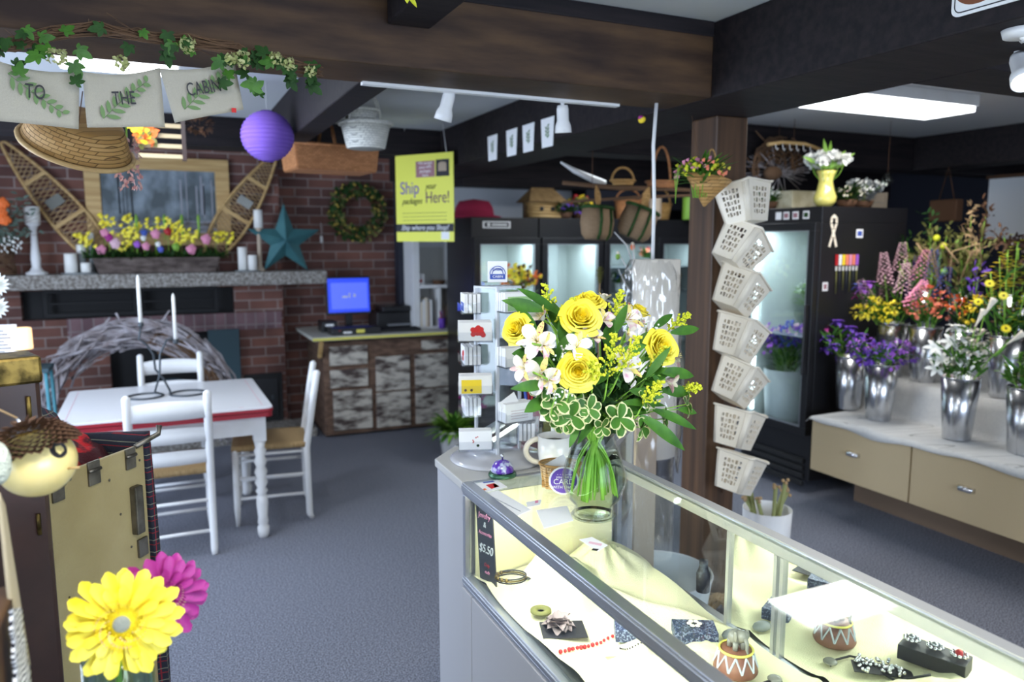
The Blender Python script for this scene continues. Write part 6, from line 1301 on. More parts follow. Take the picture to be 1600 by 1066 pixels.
# steel buckets
sb = None; nb = 0
def steel_bucket(label, x, y, z, sc=1):
    global sb
    if sb is None:
        sb = thing('steel_bucket', label, 'bucket', (x, y, z), 0, 'tall steel flower buckets'); MB().cup([(.066, 0), (.068, .006), (.078, .12), (.094, .335)], .002, n=36).build('body', M['steel'], sb)
        m = MB(); m.tube([(.094*math.cos(a), .094*math.sin(a), .335) for a in [2*PI*i/36 for i in range(36)]], .003, 6, True); m.build('rim', M['steel'], sb)
        m = MB(); m.tube([(.067*math.cos(a), .067*math.sin(a), .012) for a in [2*PI*i/36 for i in range(36)]], .002, 6, True); m.build('foot_ring', M['steel'], sb)
    else: dup(sb, (x, y, z), 0, label, scale=sc)
    if sb.location == V((x, y, z)) and sc != 1: sb.scale = (sc,)*3
def spike_mb(h, col, r=.02, n=60, droop=0):
    m = MB()
    for i in range(n): t_ = i/n; a = i*2.4; rr = r*(1-.75*t_)+.003; z = h*t_; c = (rr*math.cos(a), rr*math.sin(a), z); m.leaf(c, (math.cos(a), math.sin(a), .3), (0, 0, 1), r*.75*(1-.5*t_), r*.6, .5, 2)
    return m
def stemmed(kind, label, group, x, y, zr, lst, head, cols, r0=.06, lcol='green'):
    # individual stems standing in a bucket whose rim is at zr: lst of (dx, dy, height above rim)
    for i, (dx, dy, h) in enumerate(lst):
        t = thing(kind, label, 'flower', (x, y, zr), 0, group); tip = V((dx, dy, h)); b = V((max(-.07, min(.07, dx*.5)), max(-.07, min(.07, dy*.5)), 0)); lo = V((-b.x*.4, -b.y*.4, -.30))
        MB().tube([lo, b, (b+tip)/2+V((0, 0, .02)), tip], .0028, 4).build('stem', M['stem'], t)
        m = MB(); 
        for k in range(5): a = rnd(0, 6.28); m.leaf(b+(tip-b)*rnd(.0, .7), (math.cos(a), math.sin(a), 1), jit(1), rnd(.08, .13), .018, .4, 4)
        m.build('leaves', M[lcol], t); head(t, tip, (tip-b).normalized(), cols[i % len(cols)])
def h_iris(t, tip, d, c):
    m = MB()
    for k in range(9): a = k*2.4; m.leaf(tip, (math.cos(a), math.sin(a), .9-.9*(k % 2)), (0, 0, 1), .055, .032, .9, 4, wave=.05)
    m.build('petals', M[c], t)
def h_cluster(t, tip, d, c):
    m = MB()
    for k in range(30): a = jit(1).normalized()*.035; m.leaf(tip+a, a+V((0, 0, .01)), (0, 0, 1), .026, .02, .5, 2)
    m.build('petals', M[c], t)
def h_spike(t, tip, d, c):
    m = spike_mb(.19, c, .032, 90); orient(m, tip-V(d)*.05, d); m.build('florets', M[c], t)
def h_loose(t, tip, d, c):
    m = MB()
    for k in range(26): p = tip-V(d)*rnd(0, .22)+jit(.03); 
    m = MB()
    for k in range(24):
        p = tip-V(d)*rnd(-.02, .22)+jit(.032)
        for q in range(4): a = q*1.57+k; m.leaf(p, (math.cos(a), math.sin(a), .4), (0, 0, 1), .018, .012, .3, 2)
    m.build('florets', M[c], t)
def h_daisy(t, tip, d, c):
    m = MB(); 
    for k in range(14): a = k*PI/7; m.leaf((0, 0, 0), (math.cos(a), math.sin(a), .15), (0, 0, 1), .026, .010, .3, 3)
    orient(m, tip, (-.6, -.6, .5)); m.build('petals', M[c], t); MB().sph(tip, .006, 8, 6).build('centre', M['brown'], t)
def h_dry(t, tip, d, c):
    m = MB()
    for k in range(34): p = tip-V(d)*rnd(-.05, .16)+jit(.035); m.leaf(p, jit(1)+V((0, 0, .6)), jit(1), rnd(.03, .06), .018, .4, 3)
    m.build('dried_leaves', M[c], t)
def h_lily(t, tip, d, c):
    m = MB(); 
    for k in range(6): a = k*PI/3; m.leaf((0, 0, 0), (math.cos(a), math.sin(a), .8), (0, 0, 1), .06, .024, 1, 5)
    orient(m, tip, V((-.5, -.5, .6))); m.build('petals', M[c], t)
def h_calla(t, tip, d, c):
    m = MB(); m.grid(lambda u, v: ((.003+.015*v**1.5)*math.cos(u*5.6), (.003+.015*v**1.5)*math.sin(u*5.6), v*.08+.02*math.sin(u*PI)*v), 14, 6); orient(m, tip, V(d)+V((.3, -.2, 0))); m.build('trumpet', M[c], t, solid=.001)
def fan(n, sx, h0, h1, back=.0):
    return [(rnd(-sx, sx), rnd(-sx, sx)+back, rnd(h0, h1)) for _ in range(n)]
RB = .335
B1 = (3.885, 3.35, .606); B2 = (3.80, 3.06, .606); B3 = (3.805, 2.575, .606); B4 = (3.83, 2.245, .606); B5 = (4.12, 3.03, .812); B6 = (4.13, 2.55, .812); B7 = (4.14, 3.27, .812); B8 = (4.14, 2.80, .812)
steel_bucket('steel bucket farthest left on the front step, holding deep purple irises', *B1)
steel_bucket('steel bucket second from the left on the front step, full of violet blooms', *B2)
steel_bucket('steel bucket of white lilies and orchids on the front step', *B3)
steel_bucket('steel bucket at the right edge of the front step with fine greenery', *B4)
steel_bucket('steel bucket with coral blossoms on the second step', *B5)
steel_bucket('wide steel bucket of yellow sprays on the second step at the right', *B6)
steel_bucket('steel bucket of pink spikes at the left of the second step', *B7)
steel_bucket('steel bucket with orange and dark stems in the middle of the second step', *B8)
T1 = (4.50, 3.33, 1.008); T2 = (4.50, 3.06, 1.008); T3 = (4.50, 2.75, 1.008)
steel_bucket('steel bucket of dried greens on the top step, farthest left', *T1)
steel_bucket('steel bucket of curled dried grasses on the top step, middle', *T2)
steel_bucket('steel bucket of dark dried foliage on the top step, right', *T3)
def S(kind, label, B, lst, head, cols, lcol='green'): stemmed(kind, label, label, B[0], B[1], B[2]+RB, lst, head, cols, lcol=lcol)
S('iris', 'deep purple iris in the leftmost steel bucket', B1, [(-.06, .14, .10), (-.02, .20, .16), (-.10, .05, .06), (0, .12, .20), (-.02, -.02, .12), (-.05, -.10, .14), (.03, -.16, .08), (.0, .02, .17), (-.05, .16, .02)], h_iris, ('purple', 'magenta', 'purple', 'purple', 'purple'))
S('purple_bloom', 'violet bloom in the second steel bucket from the left', B2, fan(14, .13, .03, .13)+[(-.1, .1, .1), (-.1, -.12, .08)], h_cluster, ('purple', 'purple', 'violet'))
S('pink_spike', 'pale pink flower spike at the left of the second step', B7, [(-.1, .0, .30), (-.06, -.10, .24), (0, -.16, .32), (0, .06, .2), (-.1, .1, .14), (-.06, -.18, .16), (-.03, -.05, .36)], h_spike, ('ppink', 'ppink', 'pink'))
S('violet_tulip', 'violet and magenta bloom above the pink spikes, far left', B7, [(-.12, .14, .20), (-.1, .18, .16), (-.08, .20, .22), (-.1, .12, .24)], h_iris, ('violet', 'magenta', 'blue'))
S('yellow_daffodil', 'yellow bloom below the pink spikes', B7, [(-.15, -.02, .10), (-.15, .06, .07), (-.14, -.10, .11), (-.14, .14, .06), (-.13, -.06, .06), (-.15, .02, .12)], h_cluster, ('rose',))
S('blue_delphinium', 'dark blue flower spike behind the coral blossoms', B5, [(.04, .1, .28), (.05, .02, .32), (.05, .14, .18), (.04, -.06, .22)], h_spike, ('purple', 'blue'))
S('coral_blossom', 'coral pink blossom in the second step bucket', B5, [(-.05, -.06, .14), (-.06, .02, .10), (-.03, -.12, .10), (-.04, -.03, .20), (-.02, .08, .12), (-.03, -.09, .18)], h_cluster, ('coral',))
S('orange_blossom', 'small orange blossom in the middle of the second step', B8, [(-.04, 0, .14), (-.05, -.05, .10), (-.02, .06, .16), (-.04, -.08, .16)], h_cluster, ('orange', 'cardy'), 'dgreen')
S('dark_spray', 'dark leafy spray in the middle of the second step', B8, [(.02, .06, .25), (.02, -.04, .30), (.0, 0, .2)], h_dry, ('dgreen', 'purple'), 'dgreen')
S('yellow_spray', 'yellow forsythia spray at the right of the second step', B6, [(-.05, .05, .42), (-.02, -.02, .50), (-.06, .0, .30), (0, -.08, .36), (-.04, .10, .34), (-.05, -.10, .24), (0, .04, .46)], h_loose, ('rose', 'gold'))
S('yellow_daisy', 'yellow daisy with a dark centre on the second step', B6, [(-.10, .06, .28), (-.10, -.02, .22), (-.12, .10, .18), (-.12, -.06, .05)], h_daisy, ('rose',))
S('dark_foliage', 'plum coloured foliage behind the yellow sprays', B6, [(.05, -.10, .44), (.05, -.16, .36), (.06, -.02, .30), (.02, -.20, .30), (.05, -.12, .20), (.0, -.16, .12), (.0, .0, .10), (-.02, -.08, .06)], h_dry, ('brown', 'dgreen', 'leather'), 'dgreen')
S('white_lily', 'white lily in the front steel bucket', B3, [(-.05, .09, .08), (-.06, .12, .14), (-.03, .05, .18), (-.06, .10, .03)], h_lily, ('wpetal',))
S('white_orchid', 'white orchid bloom in the front steel bucket', B3, [(-.02, .0, .20), (-.03, .03, .26), (-.02, -.02, .13), (-.05, 0, .09)], h_iris, ('wpetal',))
S('cream_stock', 'cream blossom cluster in the front steel bucket', B3, [(.0, -.05, .16), (-.01, -.08, .10), (-.04, .03, .04), (-.03, -.03, .05), (.02, -.06, .22)], h_cluster, ('alst', 'wpetal'))
S('calla_lily', 'pale green calla lily rising from the front steel bucket', B3, [(.04, -.07, .33), (.0, -.22, .20), (.02, -.04, .27)], h_calla, ('cream',))
S('fine_greenery', 'fine green sprig in the bucket at the right edge', B4, [(-.06, .08, .06), (-.04, .03, .12), (0, .06, .16), (-.05, .0, .05), (0, -.05, .2), (-.02, .1, .10)], h_loose, ('lgreen', 'olive'))
S('dried_green', 'olive dried stem in the leftmost top bucket', T1, [(-.05, .10, .20), (0, .16, .30), (-.04, 0, .14), (0, .05, .26), (0, -.08, .22), (-.05, -.05, .36), (.0, .0, .42), (-.05, .12, .10), (0, -.12, .34)], h_dry, ('olive', 'dgreen', 'lgreen', 'olive', 'skin2'), 'olive')
S('craspedia', 'yellow green ball bloom among the dried stems', T1, [(-.04, -.13, .28), (-.06, -.16, .12), (-.04, -.08, .33), (0, -.2, .3)], lambda t, tip, d, c: MB().sph(tip, .022, 12, 8).build('ball_bloom', M[c], t), ('gold', 'lgreen'), 'olive')
S('dried_grass', 'tall dried grass blade in the middle top bucket', T2, [(-.02, .03, .25), (0, -.04, .3), (0, .1, .22), (-.02, -.1, .26), (0, 0, .46), (.02, -.08, .50), (0, .06, .34)], h_dry, ('olive', 'straww', 'brown'), 'olive')
S('dried_foliage', 'dark reddish dried foliage on the top step', T3, [(-.02, .0, .30), (0, -.08, .36), (0, .08, .26), (-.02, -.14, .24), (0, 0, .20), (.0, .10, .34), (-.05, -.02, .12)], h_dry, ('leather', 'brown', 'twig', 'dgreen'), 'dgreen')
m = MB()
for k in range(7): a = k*.9; m.tube([(.05*math.cos(a), .05*math.sin(a), 0), (.1*math.cos(a), .14*math.sin(a), .25), (.12*math.cos(a+.5), .26*math.sin(a+.5), .30), (.1*math.cos(a+1), .2*math.sin(a+1), .18)], .005, 5)
tag(m.build('curled_reeds', M['straww'], loc=(4.48, 3.15, 1.34)), 'golden curled reeds arching over the top row of buckets', 'reeds')
# background things on the far right
tag(MB().box(0, .02, -.12, .12, 0, 2.0).build('tan_board', M['tan2'], loc=(4.75, 4.0, 0)), 'tall tan board standing behind the cooler and the dried flowers', 'board')
t = thing('wall_board', 'white board in a dark frame on the far right wall', 'board', W(1595, 325, x=6.4)); t.location.x = 6.4; MB().box(0, .03, -.5, .28, -.25, .25).build('panel', M['paper'], t); m = MB(); m.box(-.01, .04, -.53, .30, -.29, -.25); m.box(-.01, .04, -.53, .30, .25, .28); m.build('frame', M['brown'], t)
MB().box(.05, 1.0, -.02, .02, -2.0, -.3).build('support', M['navy'], t)
t = thing('orange_silk_flowers', 'orange and rust silk flowers at the far right edge', 'arrangement', (5.3, 2.72, 0)); MB().box(-.25, .3, -.4, .3, 0, 1.36).build('pedestal', M['tan2'], t, bev=.003); MB().cup([(.08, 0), (.10, .18)], .004, n=20).build('pot', M['brown'], t, loc=(0, 0, 1.362)); bunch(t, (0, 0, 1.52), 34, .24, .26, ('orange', 'brown', 'orange', 'red'), 'dgreen', .045, .08, .03)
t = thing('brown_bag', 'small dark brown bag hanging behind the dried flowers', 'bag', W(1478, 325, x=5.3)); MB().box(-.04, .04, -.11, .11, -.1, .06).build('bag', M['brown'], t, bev=.01); MB().tube([(0, -.06, .06), (0, 0, .30), (0, .06, .06)], .004, 5).build('strap', M['brown'], t)
# partial sign on the beam, lamp, ornament, small flags
a, b = W(1487, 30, x=1.886), W(1600, 0, x=1.886)
t = thing('beam_sign', 'white sign with brown letters and rounded black border on the dark beam', 'sign', (1.886, a.y-.25, a.z+.075))
sgn = MB(face((0, 0, 0), (0, -1, 0), (0, 0, 1))); sgn.prism(rrect(.25, .075, .02), 0, .004); sgn.build('board', M['paper'], t)
m = MB(face((-.0045, 0, 0), (0, -1, 0), (0, 0, 1))); m.tube([(x, y, 0) for x, y in rrect(.241, .066, .017)], .0015, 4, True); m.build('border', M['ink'], t)
text('CA', .19, face((-.0042, .13, .004), (0, -1, 0), (0, 0, 1)), mat('brown_letter', (.20, .06, .02), .6), t)
def spot(label, loc, rot, s=1, lit=False):
    t = thing('track_spotlight', label, 'spotlight', loc, rot=rot, group='white track spotlights'); t.scale = (s,)*3
    MB().lathe([(.0001, .001), (.026, 0), (.030, -.02), (.030, -.075), (.040, -.10), (.043, -.135), (.040, -.135), (.037, -.10), (.027, -.075), (.0001, -.07)], n=24).build('shade', M['white'], t)
    MB().sph((0, 0, -.115), .032, 14, 8, (1, 1, .5)).build('bulb', M['bulb'] if lit else M['wax'], t)
    MB().tube([(0, 0, 0), (0, 0, .03), (0, .01, .05)], .010, 8).build('stem', M['white'], t); return t
spot('white spotlight under the crossbeam left of the flags', (.965, 2.615, 2.178), (.25, .2, 0), .75)
spot('white spotlight at the right end of the track, before the small flags', (1.42, 2.615, 2.165), (.1, -.1, 0), .75)
mq = W(1600, 46, z=2.178); p = W(1584, 88, y=1.40); spot('lit warm spotlight at the right edge of the picture', (p.x+.02, p.y, p.z), aim((.35, .40, .62)), .8, True)
l = bpy.data.lights.new('spot_glow', 'SPOT'); l.energy = 18; l.color = (1, .85, .6); l.spot_size = 1.6; l.shadow_soft_size = .03; lo = bpy.data.objects.new('spot_glow', l); C.objects.link(lo); lo.location = V(p)+V((-.09, -.02, -.17)); lo.rotation_euler = (-.3, -.2, 0)
t = thing('spotlight_mount', 'white round mount under the beam above the lit spotlight', 'lamp mount', (mq.x, mq.y, 2.18)); MB().lathe([(.045, -.02), (.05, -.002), (.0001, -.001)], n=20).build('disc', M['white'], t); MB().tube([(0, 0, -.02), (p.x+.03-mq.x, p.y-mq.y, p.z-2.18+.04)], .008, 6).build('arm', M['white'], t)
a, b = W(575, 125, z=2.17), W(980, 163, z=2.17)
tag(MB().box(0, b.x-a.x, -.015, .015, .008, .018).build('light_track', M['white'], loc=(a.x, 2.585, 2.162)), 'long white lighting track along the bottom of the brown crossbeam', 'light track')
for i, (px, py, yy) in enumerate(((772, 228, 4.36), (801, 222, 4.08), (829, 212, 3.86), (857, 200, 3.63))):
    o = thing('small_flag', 'small white sprig flag, %s of four on the dark beam' % ['farthest left', 'second from left', 'third from left', 'nearest'][i], 'flag', (1.884, yy, 2.22), -PI/2, 'small sprig flags on the dark beam')
    MB().slab([(-.075, 0, .075), (.075, 0, .075), (.062, 0, -.075), (-.062, 0, -.075)], (0, -.002, 0)).build('cloth', M['paper'], o)
    m = MB()
    for k in range(7): m.leaf((0, -.003, -.03+k*.009), ((-1) ** k, -.02, .8), (0, -1, 0), .032, .010, .1, 3)
    m.build('printed_sprig', M['green'], o)
p = W(1001, 188, x=1.884); t = thing('ladybird_ornament', 'tiny red and yellow ornament on the dark beam above the coolers', 'ornament', (1.89, p.y, 2.165)); MB().sph((0, 0, 0), .022, 10, 7, (.6, 1, .7)).build('body', M['cardy'], t); MB().sph((-.006, 0, .008), .016, 10, 7, (.6, 1, .6)).build('wings', M['magenta'], t)
# ================================================================ banner, garland and hanging things on the left
def cloth_flag(label, word, pts, sz, tx, seed):
    P = [W(*p, y=2.27) for p in pts]; c = sum(P, V((0, 0, 0)))/4; rs = random.Random(seed)
    t = thing('burlap_flag', label, 'banner flag', c, 0, 'burlap flags of the word banner'); P = [p-c for p in P]
    m = MB(); m.grid(lambda u, v: (lambda q: (q.x, q.y+.006*math.sin(u*5+seed)*v+.003*math.sin(v*6), q.z-.012*math.sin(u*PI)*(1-v)))((P[0]*(1-u)+P[1]*u)*(1-v)+(P[3]*(1-u)+P[2]*u)*v), 12, 10); m.build('cloth', M['burlap'], t, solid=.0012)
    r = (P[1]+P[2]-P[0]-P[3]).normalized(); u = (P[0]+P[1]-P[2]-P[3]).normalized(); u = (u-r*u.dot(r)).normalized(); n = V((0, -1, 0))
    L = MB(); sp = [V((-.05, -.010, -.055+.0)), V((.0, -.010, .0)), V((.055, -.010, .045))] if seed % 2 else [V((-.055, -.010, .045)), V((.0, -.010, .0)), V((.055, -.010, -.040))]
    for k in range(15):
        t_ = k/14; q = sp[0]*(1-t_)**2+sp[1]*2*t_*(1-t_)+sp[2]*t_*t_; q.y = -.0105; d = (sp[2]-sp[0]).normalized(); s = -1 if k % 2 else 1; side = V((-d.z, 0, d.x))*s
        L.leaf(q, d*.8+side, (0, -1, 0), .034*(1-.5*t_), .011, .05, 4, cup=.02)
    L.tube(sp, .0008, 4); L.build('painted_fern', mat('painted_fern_%d' % seed, (.16, .26, .10), .9), t)
    tx_ = face((tx[0], -.0125, tx[1]), r, (V((0, 0, 1))-r*r.z).normalized()); text(word, sz, tx_, M['ink'], t, sx=.62)
    return t
cloth_flag('burlap flag reading TO, leftmost of the three', 'TO', ((-14, 92), (124, 112), (123, 202), (-12, 188)), .050, (.0, .005), 2)
cloth_flag('burlap flag reading THE, middle of the three', 'THE', ((128, 112), (250, 106), (258, 199), (136, 199)), .048, (.0, -.002), 1)
fl = cloth_flag('burlap flag reading CABIN, rightmost of the three', 'CABIN', ((249, 107), (366, 94), (381, 171), (273, 192)), .048, (-.0, .004), 3)
MB().box(.068, .080, -.012, -.010, -.055, -.043).build('red_stamp', M['cardr'], fl)
pts = [W(px, py, y=2.265) for px, py in ((-40, 80), (20, 68), (80, 52), (150, 45), (220, 55), (300, 66), (370, 78), (440, 98), (500, 112))]; c = pts[3].copy()
t = thing('ivy_garland', 'twig and ivy garland with green hydrangea heads under the brown beam', 'garland', c)
m = MB()
for k in range(80):
    i0 = random.randint(0, 5); n = random.randint(2, 4); m.tube([pts[min(8, i0+j)]-c+V((rnd(-.01, .01), rnd(-.015, .02), rnd(-.018, .018))) for j in range(n+1)], rnd(.0012, .003), 4)
for k in range(22): p = pts[random.randint(0, 8)]-c; m.tube([p, p+jit(.03), p+V((rnd(-.1, .1), rnd(-.03, 0), rnd(-.04, .05)))], .001, 3)
m.build('vine', M['twig'], t)
HYD = mat('pale_hydrangea', (.34, .38, .12), .7, noise=(60, (.52, .52, .25)))
def ivy(m, p, s):
    up = V((rnd(-.3, .3), -1, rnd(-.3, .5))).normalized(); a = rnd(0, 6.28); x = up.orthogonal().normalized(); y = up.cross(x); d = x*math.cos(a)+y*math.sin(a); e = up.cross(d)
    for ang, l in ((0, 1), (.9, .72), (-.9, .72), (1.9, .5), (-1.9, .5)): m.leaf(p, d*math.cos(ang)+e*math.sin(ang), up, s*l, s*.55*l, .25, 4, cup=.05)
m = MB()
for k in range(46):
    q = rnd(0, 1); i = int(q*7.99); p = pts[i].lerp(pts[i+1], rnd(0, 1))-c
    if 150 < (q*520) < 240 and rnd(0, 1) < .6: continue
    m.m = random.choice((0, 0, 1)); ivy(m, p+V((rnd(-.02, .02), rnd(-.05, -.01), rnd(-.06, .015))), rnd(.022, .04))
for px, py in ((345, 130), (355, 118), (395, 140), (405, 148), (385, 115), (398, 130), (0, 70), (8, 62), (40, 45), (262, 52), (258, 78), (270, 68), (115, 100), (118, 130), (30, 115), (345, 90)): m.m = random.choice((0, 1)); ivy(m, W(px, py, y=2.23)-c, rnd(.028, .042))
m.build('ivy_leaves', [M['dgreen'], M['green']], t)
for px, py, r in ((88, 88, .026), (292, 70, .024), (378, 92, .024), (432, 92, .018), (452, 100, .016), (190, 98, .02), (485, 112, .014), (360, 92, .012)):
    h = MB(); cc = W(px, py, y=2.22)-c
    for k in range(46): d = jit(1).normalized(); h.leaf(cc+d*r*.8, jit(1), d, .012, .010, .2, 2)
    h.build('hydrangea_head', HYD, t)
o = thing('leaf_sprig', 'pale leaf tip hanging from the ceiling joist at the top edge', 'leaf', W(632, -14, y=2.0)); m = MB(); m.leaf((0, 0, 0), (.9, 0, -.8), (0, -1, .3), .05, .016, .3, 6); m.leaf((0, 0, .0), (.1, 0, -.3), (0, -1, .3), .03, .016, .3, 6); m.build('leaves', M['gold'], o)
# big splint basket seen from below
p0, p1 = W(28, 205, y=2.75), W(205, 235, y=2.75); c = (p0+p1)/2
t = thing('splint_basket', 'large shallow woven splint basket hanging tilted behind the burlap flags', 'basket', c+V((.01, 0, .02)), rot=(PI+.55, .28, 0)); t.scale = (.9,)*3
MB().cup([(.11, -.06), (.135, -.05), (.175, .045)], .004, n=36, sy=.85).build('body', M['splint'], t)
m = MB(); m.tube([(.178*math.cos(a), .178*.85*math.sin(a), .045) for a in [2*PI*i/36 for i in range(36)]], .009, 6, True); m.build('rim', M['pine'], t)
m = MB(); m.tube([(0, .06, -.05), (0, .1, -.2)], .002, 4); m.build('cord', M['brown'], t)
p = W(198, 215, y=2.8); t = thing('dried_bunch', 'upside down bunch of dried pink flowers hanging under the splint basket', 'dried flowers', p); m = MB()
for k in range(110): q = V((rnd(-.035, .035), rnd(-.02, .02), -rnd(.0, .16))); m.leaf(q, jit(1)+V((0, 0, -1)), jit(1), .018, .010, .3, 2)
m.build('blooms', mat('dusty_pink', (.42, .16, .16), .8, noise=(40, (.62, .40, .34))), t); MB().tube([(0, 0, .15), (0, 0, -.1)], .003, 5).build('stems', M['stem'], t)
# slatted rack and pine cones
a, b = W(207, 200, y=4.3), W(292, 252, y=4.3); t = thing('slatted_rack', 'dark red wooden rack with pale slats and orange leaves hanging by the brick wall', 'rack', ((a.x+b.x)/2, 4.3, b.z)); hw, H_ = (b.x-a.x)/2, a.z-b.z+.06
for s in (-1, 1): MB().box(s*hw-.02*(s > 0), s*hw+.02*(s < 0), -.02, .02, 0, H_).build('side_post', M['leather'], t)
for k in range(4): MB().box(-hw+.02, hw-.02, -.012, .012, .01+k*H_/4.2, .03+k*H_/4.2).build('slat', M['tan'], t)
m = MB()
for k in range(60): m.m = random.choice((0, 1, 2)); m.leaf((rnd(-hw, -hw*.2), -.03, rnd(H_*.35, H_*.8)), jit(1), (0, -1, 0), .04, .022, .3, 3)
m.build('autumn_leaves', [M['orange'], M['cardy'], M['olive']], t)
for s in (-.6, .6): MB().tube([(s*hw, 0, H_), (s*hw, 0, 2.45-b.z)], .002, 4).build('cord', M['brown'], t)
p = W(312, 195, y=4.3); t = thing('pine_cones', 'cluster of dark pine cones hanging right of the slatted rack', 'pine cones', p); m = MB()
for k in range(90): d = jit(1).normalized(); m.leaf(V((d.x*.05, d.y*.03, d.z*.035)), d+V((0, 0, .3)), (0, 0, 1), .03, .02, .3, 2)
m.build('cones', M['brown'], t); MB().tube([(0, 0, 0), (0, 0, 2.45-p.z)], .0015, 4).build('cord', M['brown'], t)
# paper lantern
p = W(418, 213, y=4.1); t = thing('paper_lantern', 'round purple paper lantern hanging below the ceiling joist', 'lantern', p); pr = []
for i in range(81):
    a = -PI/2+PI*i/80; r = .128+(.004 if i % 4 == 2 else 0); pr.append((max(.028, r*math.cos(a)), r*math.sin(a)*.96))
MB().lathe(pr, n=48).build('paper_shade', M['lantern'], t)
for i in range(1, 18):
    a = -PI/2+PI*i/18; r = .1285*math.cos(a)+.001
    MB().tube([(r*math.cos(b), r*math.sin(b), .1285*.96*math.sin(a)) for b in [2*PI*j/40 for j in range(40)]], .0011, 4, True).build('wire_rib', M['purpleink'], t)
MB().tube([(0, 0, .12), (0, 0, 2.45-p.z)], .0012, 4).build('string', M['paper'], t)
# rectangular wicker basket and white baskets
p = W(516, 268, y=4.6); t = thing('rectangular_basket', 'rectangular reddish wicker basket with a hoop handle hanging by the brick wall', 'basket', (p.x, 4.6, p.z), .12)
def wallbox(x, y, z0, z1, fl, th=.008):
    m = MB(); P = [(-x, -y), (x, -y), (x, y), (-x, y)]; q = [(a*fl, b*fl) for a, b in P]
    for k in range(4):
        a, b = P[k], P[(k+1) % 4]; c_, d = q[(k+1) % 4], q[k]; m.add([(*d, z0), (*c_, z0), (*b, z1), (*a, z1)], [(0, 1, 2, 3)], False)
    m.add([(*a, z0) for a in q], [(0, 1, 2, 3)], False); return m
wallbox(.245, .15, 0, .135, .94).build('body', M['wicker'], t, solid=.012)
m = MB(); m.tube([(-.248, -.153, .135), (.248, -.153, .135), (.248, .153, .135), (-.248, .153, .135)], .010, 6, True); m.build('rim', M['wicker'], t)
for s in (-1, 1): MB().tube([(-.02*s-.02, .14*s, .05), (-.02, .15*s, .16), (-.02, .11*s, .24), (-.02, .03*s, .275)], .010, 6).build('handle', M['wicker'], t)
p = W(572, 233, y=4.0); t = thing('white_wicker_basket', 'large round white wicker basket hanging beside the ceiling joist', 'basket', (p.x, 4.0, p.z)); 
MB().cup([(.09, 0), (.10, .005), (.128, .125)], .008, n=36).build('body', M['wickerw'], t)
m = MB(); m.tube([((.134+.004*(i % 2))*math.cos(a), (.134+.004*(i % 2))*math.sin(a), .128) for i, a in enumerate([2*PI*i/40 for i in range(40)])], .009, 6, True); m.build('rim', M['wickerw'], t)
m = MB(); m.tube([(.10*math.cos(a), .07*math.cos(a), .12+.21*math.sin(a)) for a in [PI*i/20 for i in range(21)]], .008, 6); m.build('handle', M['wickerw'], t); MB().tube([(0, 0, .33), (.0, 0, 2.45-p.z)], .0015, 4).build('cord', M['paper'], t)
t = thing('white_wicker_basket', 'small white wicker basket nested on top of the larger hanging one', 'basket', (p.x-.025, 3.99, p.z+.115)); MB().cup([(.06, 0), (.07, .005), (.088, .075)], .006, n=28).build('body', M['wickerw'], t)
m = MB(); m.tube([(.090*math.cos(a), .090*math.sin(a), .077) for a in [2*PI*i/28 for i in range(28)]], .008, 6, True); m.build('rim', M['wickerw'], t); m = MB(); m.tube([(.085*math.cos(a), 0, .07+.11*math.sin(a)) for a in [PI*i/16 for i in range(17)]], .006, 6); m.build('handle', M['wickerw'], t)
# ================================================================ near left: open trunk, gourd, gerberas
A = V((-.315, 1.88, 0)); B = V((-.07, 2.195, 0)); u = (B-A).normalized(); n = V((-u.y, u.x, 0)); ang = math.atan2(u.y, u.x); ZT_ = 1.115
t = thing('open_trunk', 'open canvas steamer trunk with brown leather edges full of plaid blankets', 'trunk', A, ang)     # local x along AB, y to the back
Lt = (B-A).length; Dp = .36
MB().box(0, Lt, 0, .012, .02, ZT_).build('side_panel', M['ywood'], t, bev=.003); MB().box(0, Lt, Dp-.012, Dp, .02, ZT_-.04).build('side_panel', M['ywood'], t); MB().box(0, .012, .012, Dp-.012, .02, ZT_-.04).build('end_panel', M['ywood'], t)
MB().box(Lt-.012, Lt, .012, Dp-.012, .02, ZT_-.08).build('end_panel', M['ywood'], t); MB().box(.012, Lt-.012, .012, Dp-.012, .02, .04).build('floor_panel', M['ywood'], t)
for x, z, w_, h in ((.11, ZT_-.035, .035, .05), (.22, ZT_-.030, .038, .05), (.345, ZT_-.03, .035, .045)):
    k = MB(); k.box(x-w_/2, x+w_/2, -.006, -.0, z-h/2, z+h/2+.01); hg = k.build('hinge', M['oldmetal'], t, bev=.002)
    k = MB(); k.tube([(x-w_/2, -.006, z+.012), (x+w_/2, -.006, z+.012)], .005, 8); k.build('hinge_pin', M['oldmetal'], hg)
k = MB(); k.box(.335, .365, -.020, 0, ZT_-.23, ZT_-.10); k.build('latch', M['oldmetal'], t, bev=.004); MB().box(.35, .385, -.008, 0, ZT_-.30, ZT_-.25).build('corner_plate', M['oldmetal'], t, bev=.002)
for x, z in ((.27, ZT_-.06), (.15, ZT_-.02), (.30, ZT_-.16), (.33, ZT_-.26), (.38, ZT_-.04), (.20, ZT_-.33), (.3, ZT_-.45), (.12, ZT_-.3)): MB().sph((x, -.001, z), .0035, 8, 5, (1, .5, 1)).build('rivet', M['oldmetal'], t)
k = MB(); k.tube([(Lt-.03, .0, ZT_), (Lt+.06, .0, ZT_+.012), (Lt+.065, .0, ZT_+.035)], [.007, .007, .008], 8); k.build('hasp_arm', M['oldmetal'], t)
m = MB(); m.box(-.055, .03, -.030, .02, .02, ZT_-.045); m.build('leather_edge', M['leather'], t, bev=.010)
for z in [0.05+.028*i for i in range(36)]:
    pass
m = MB()
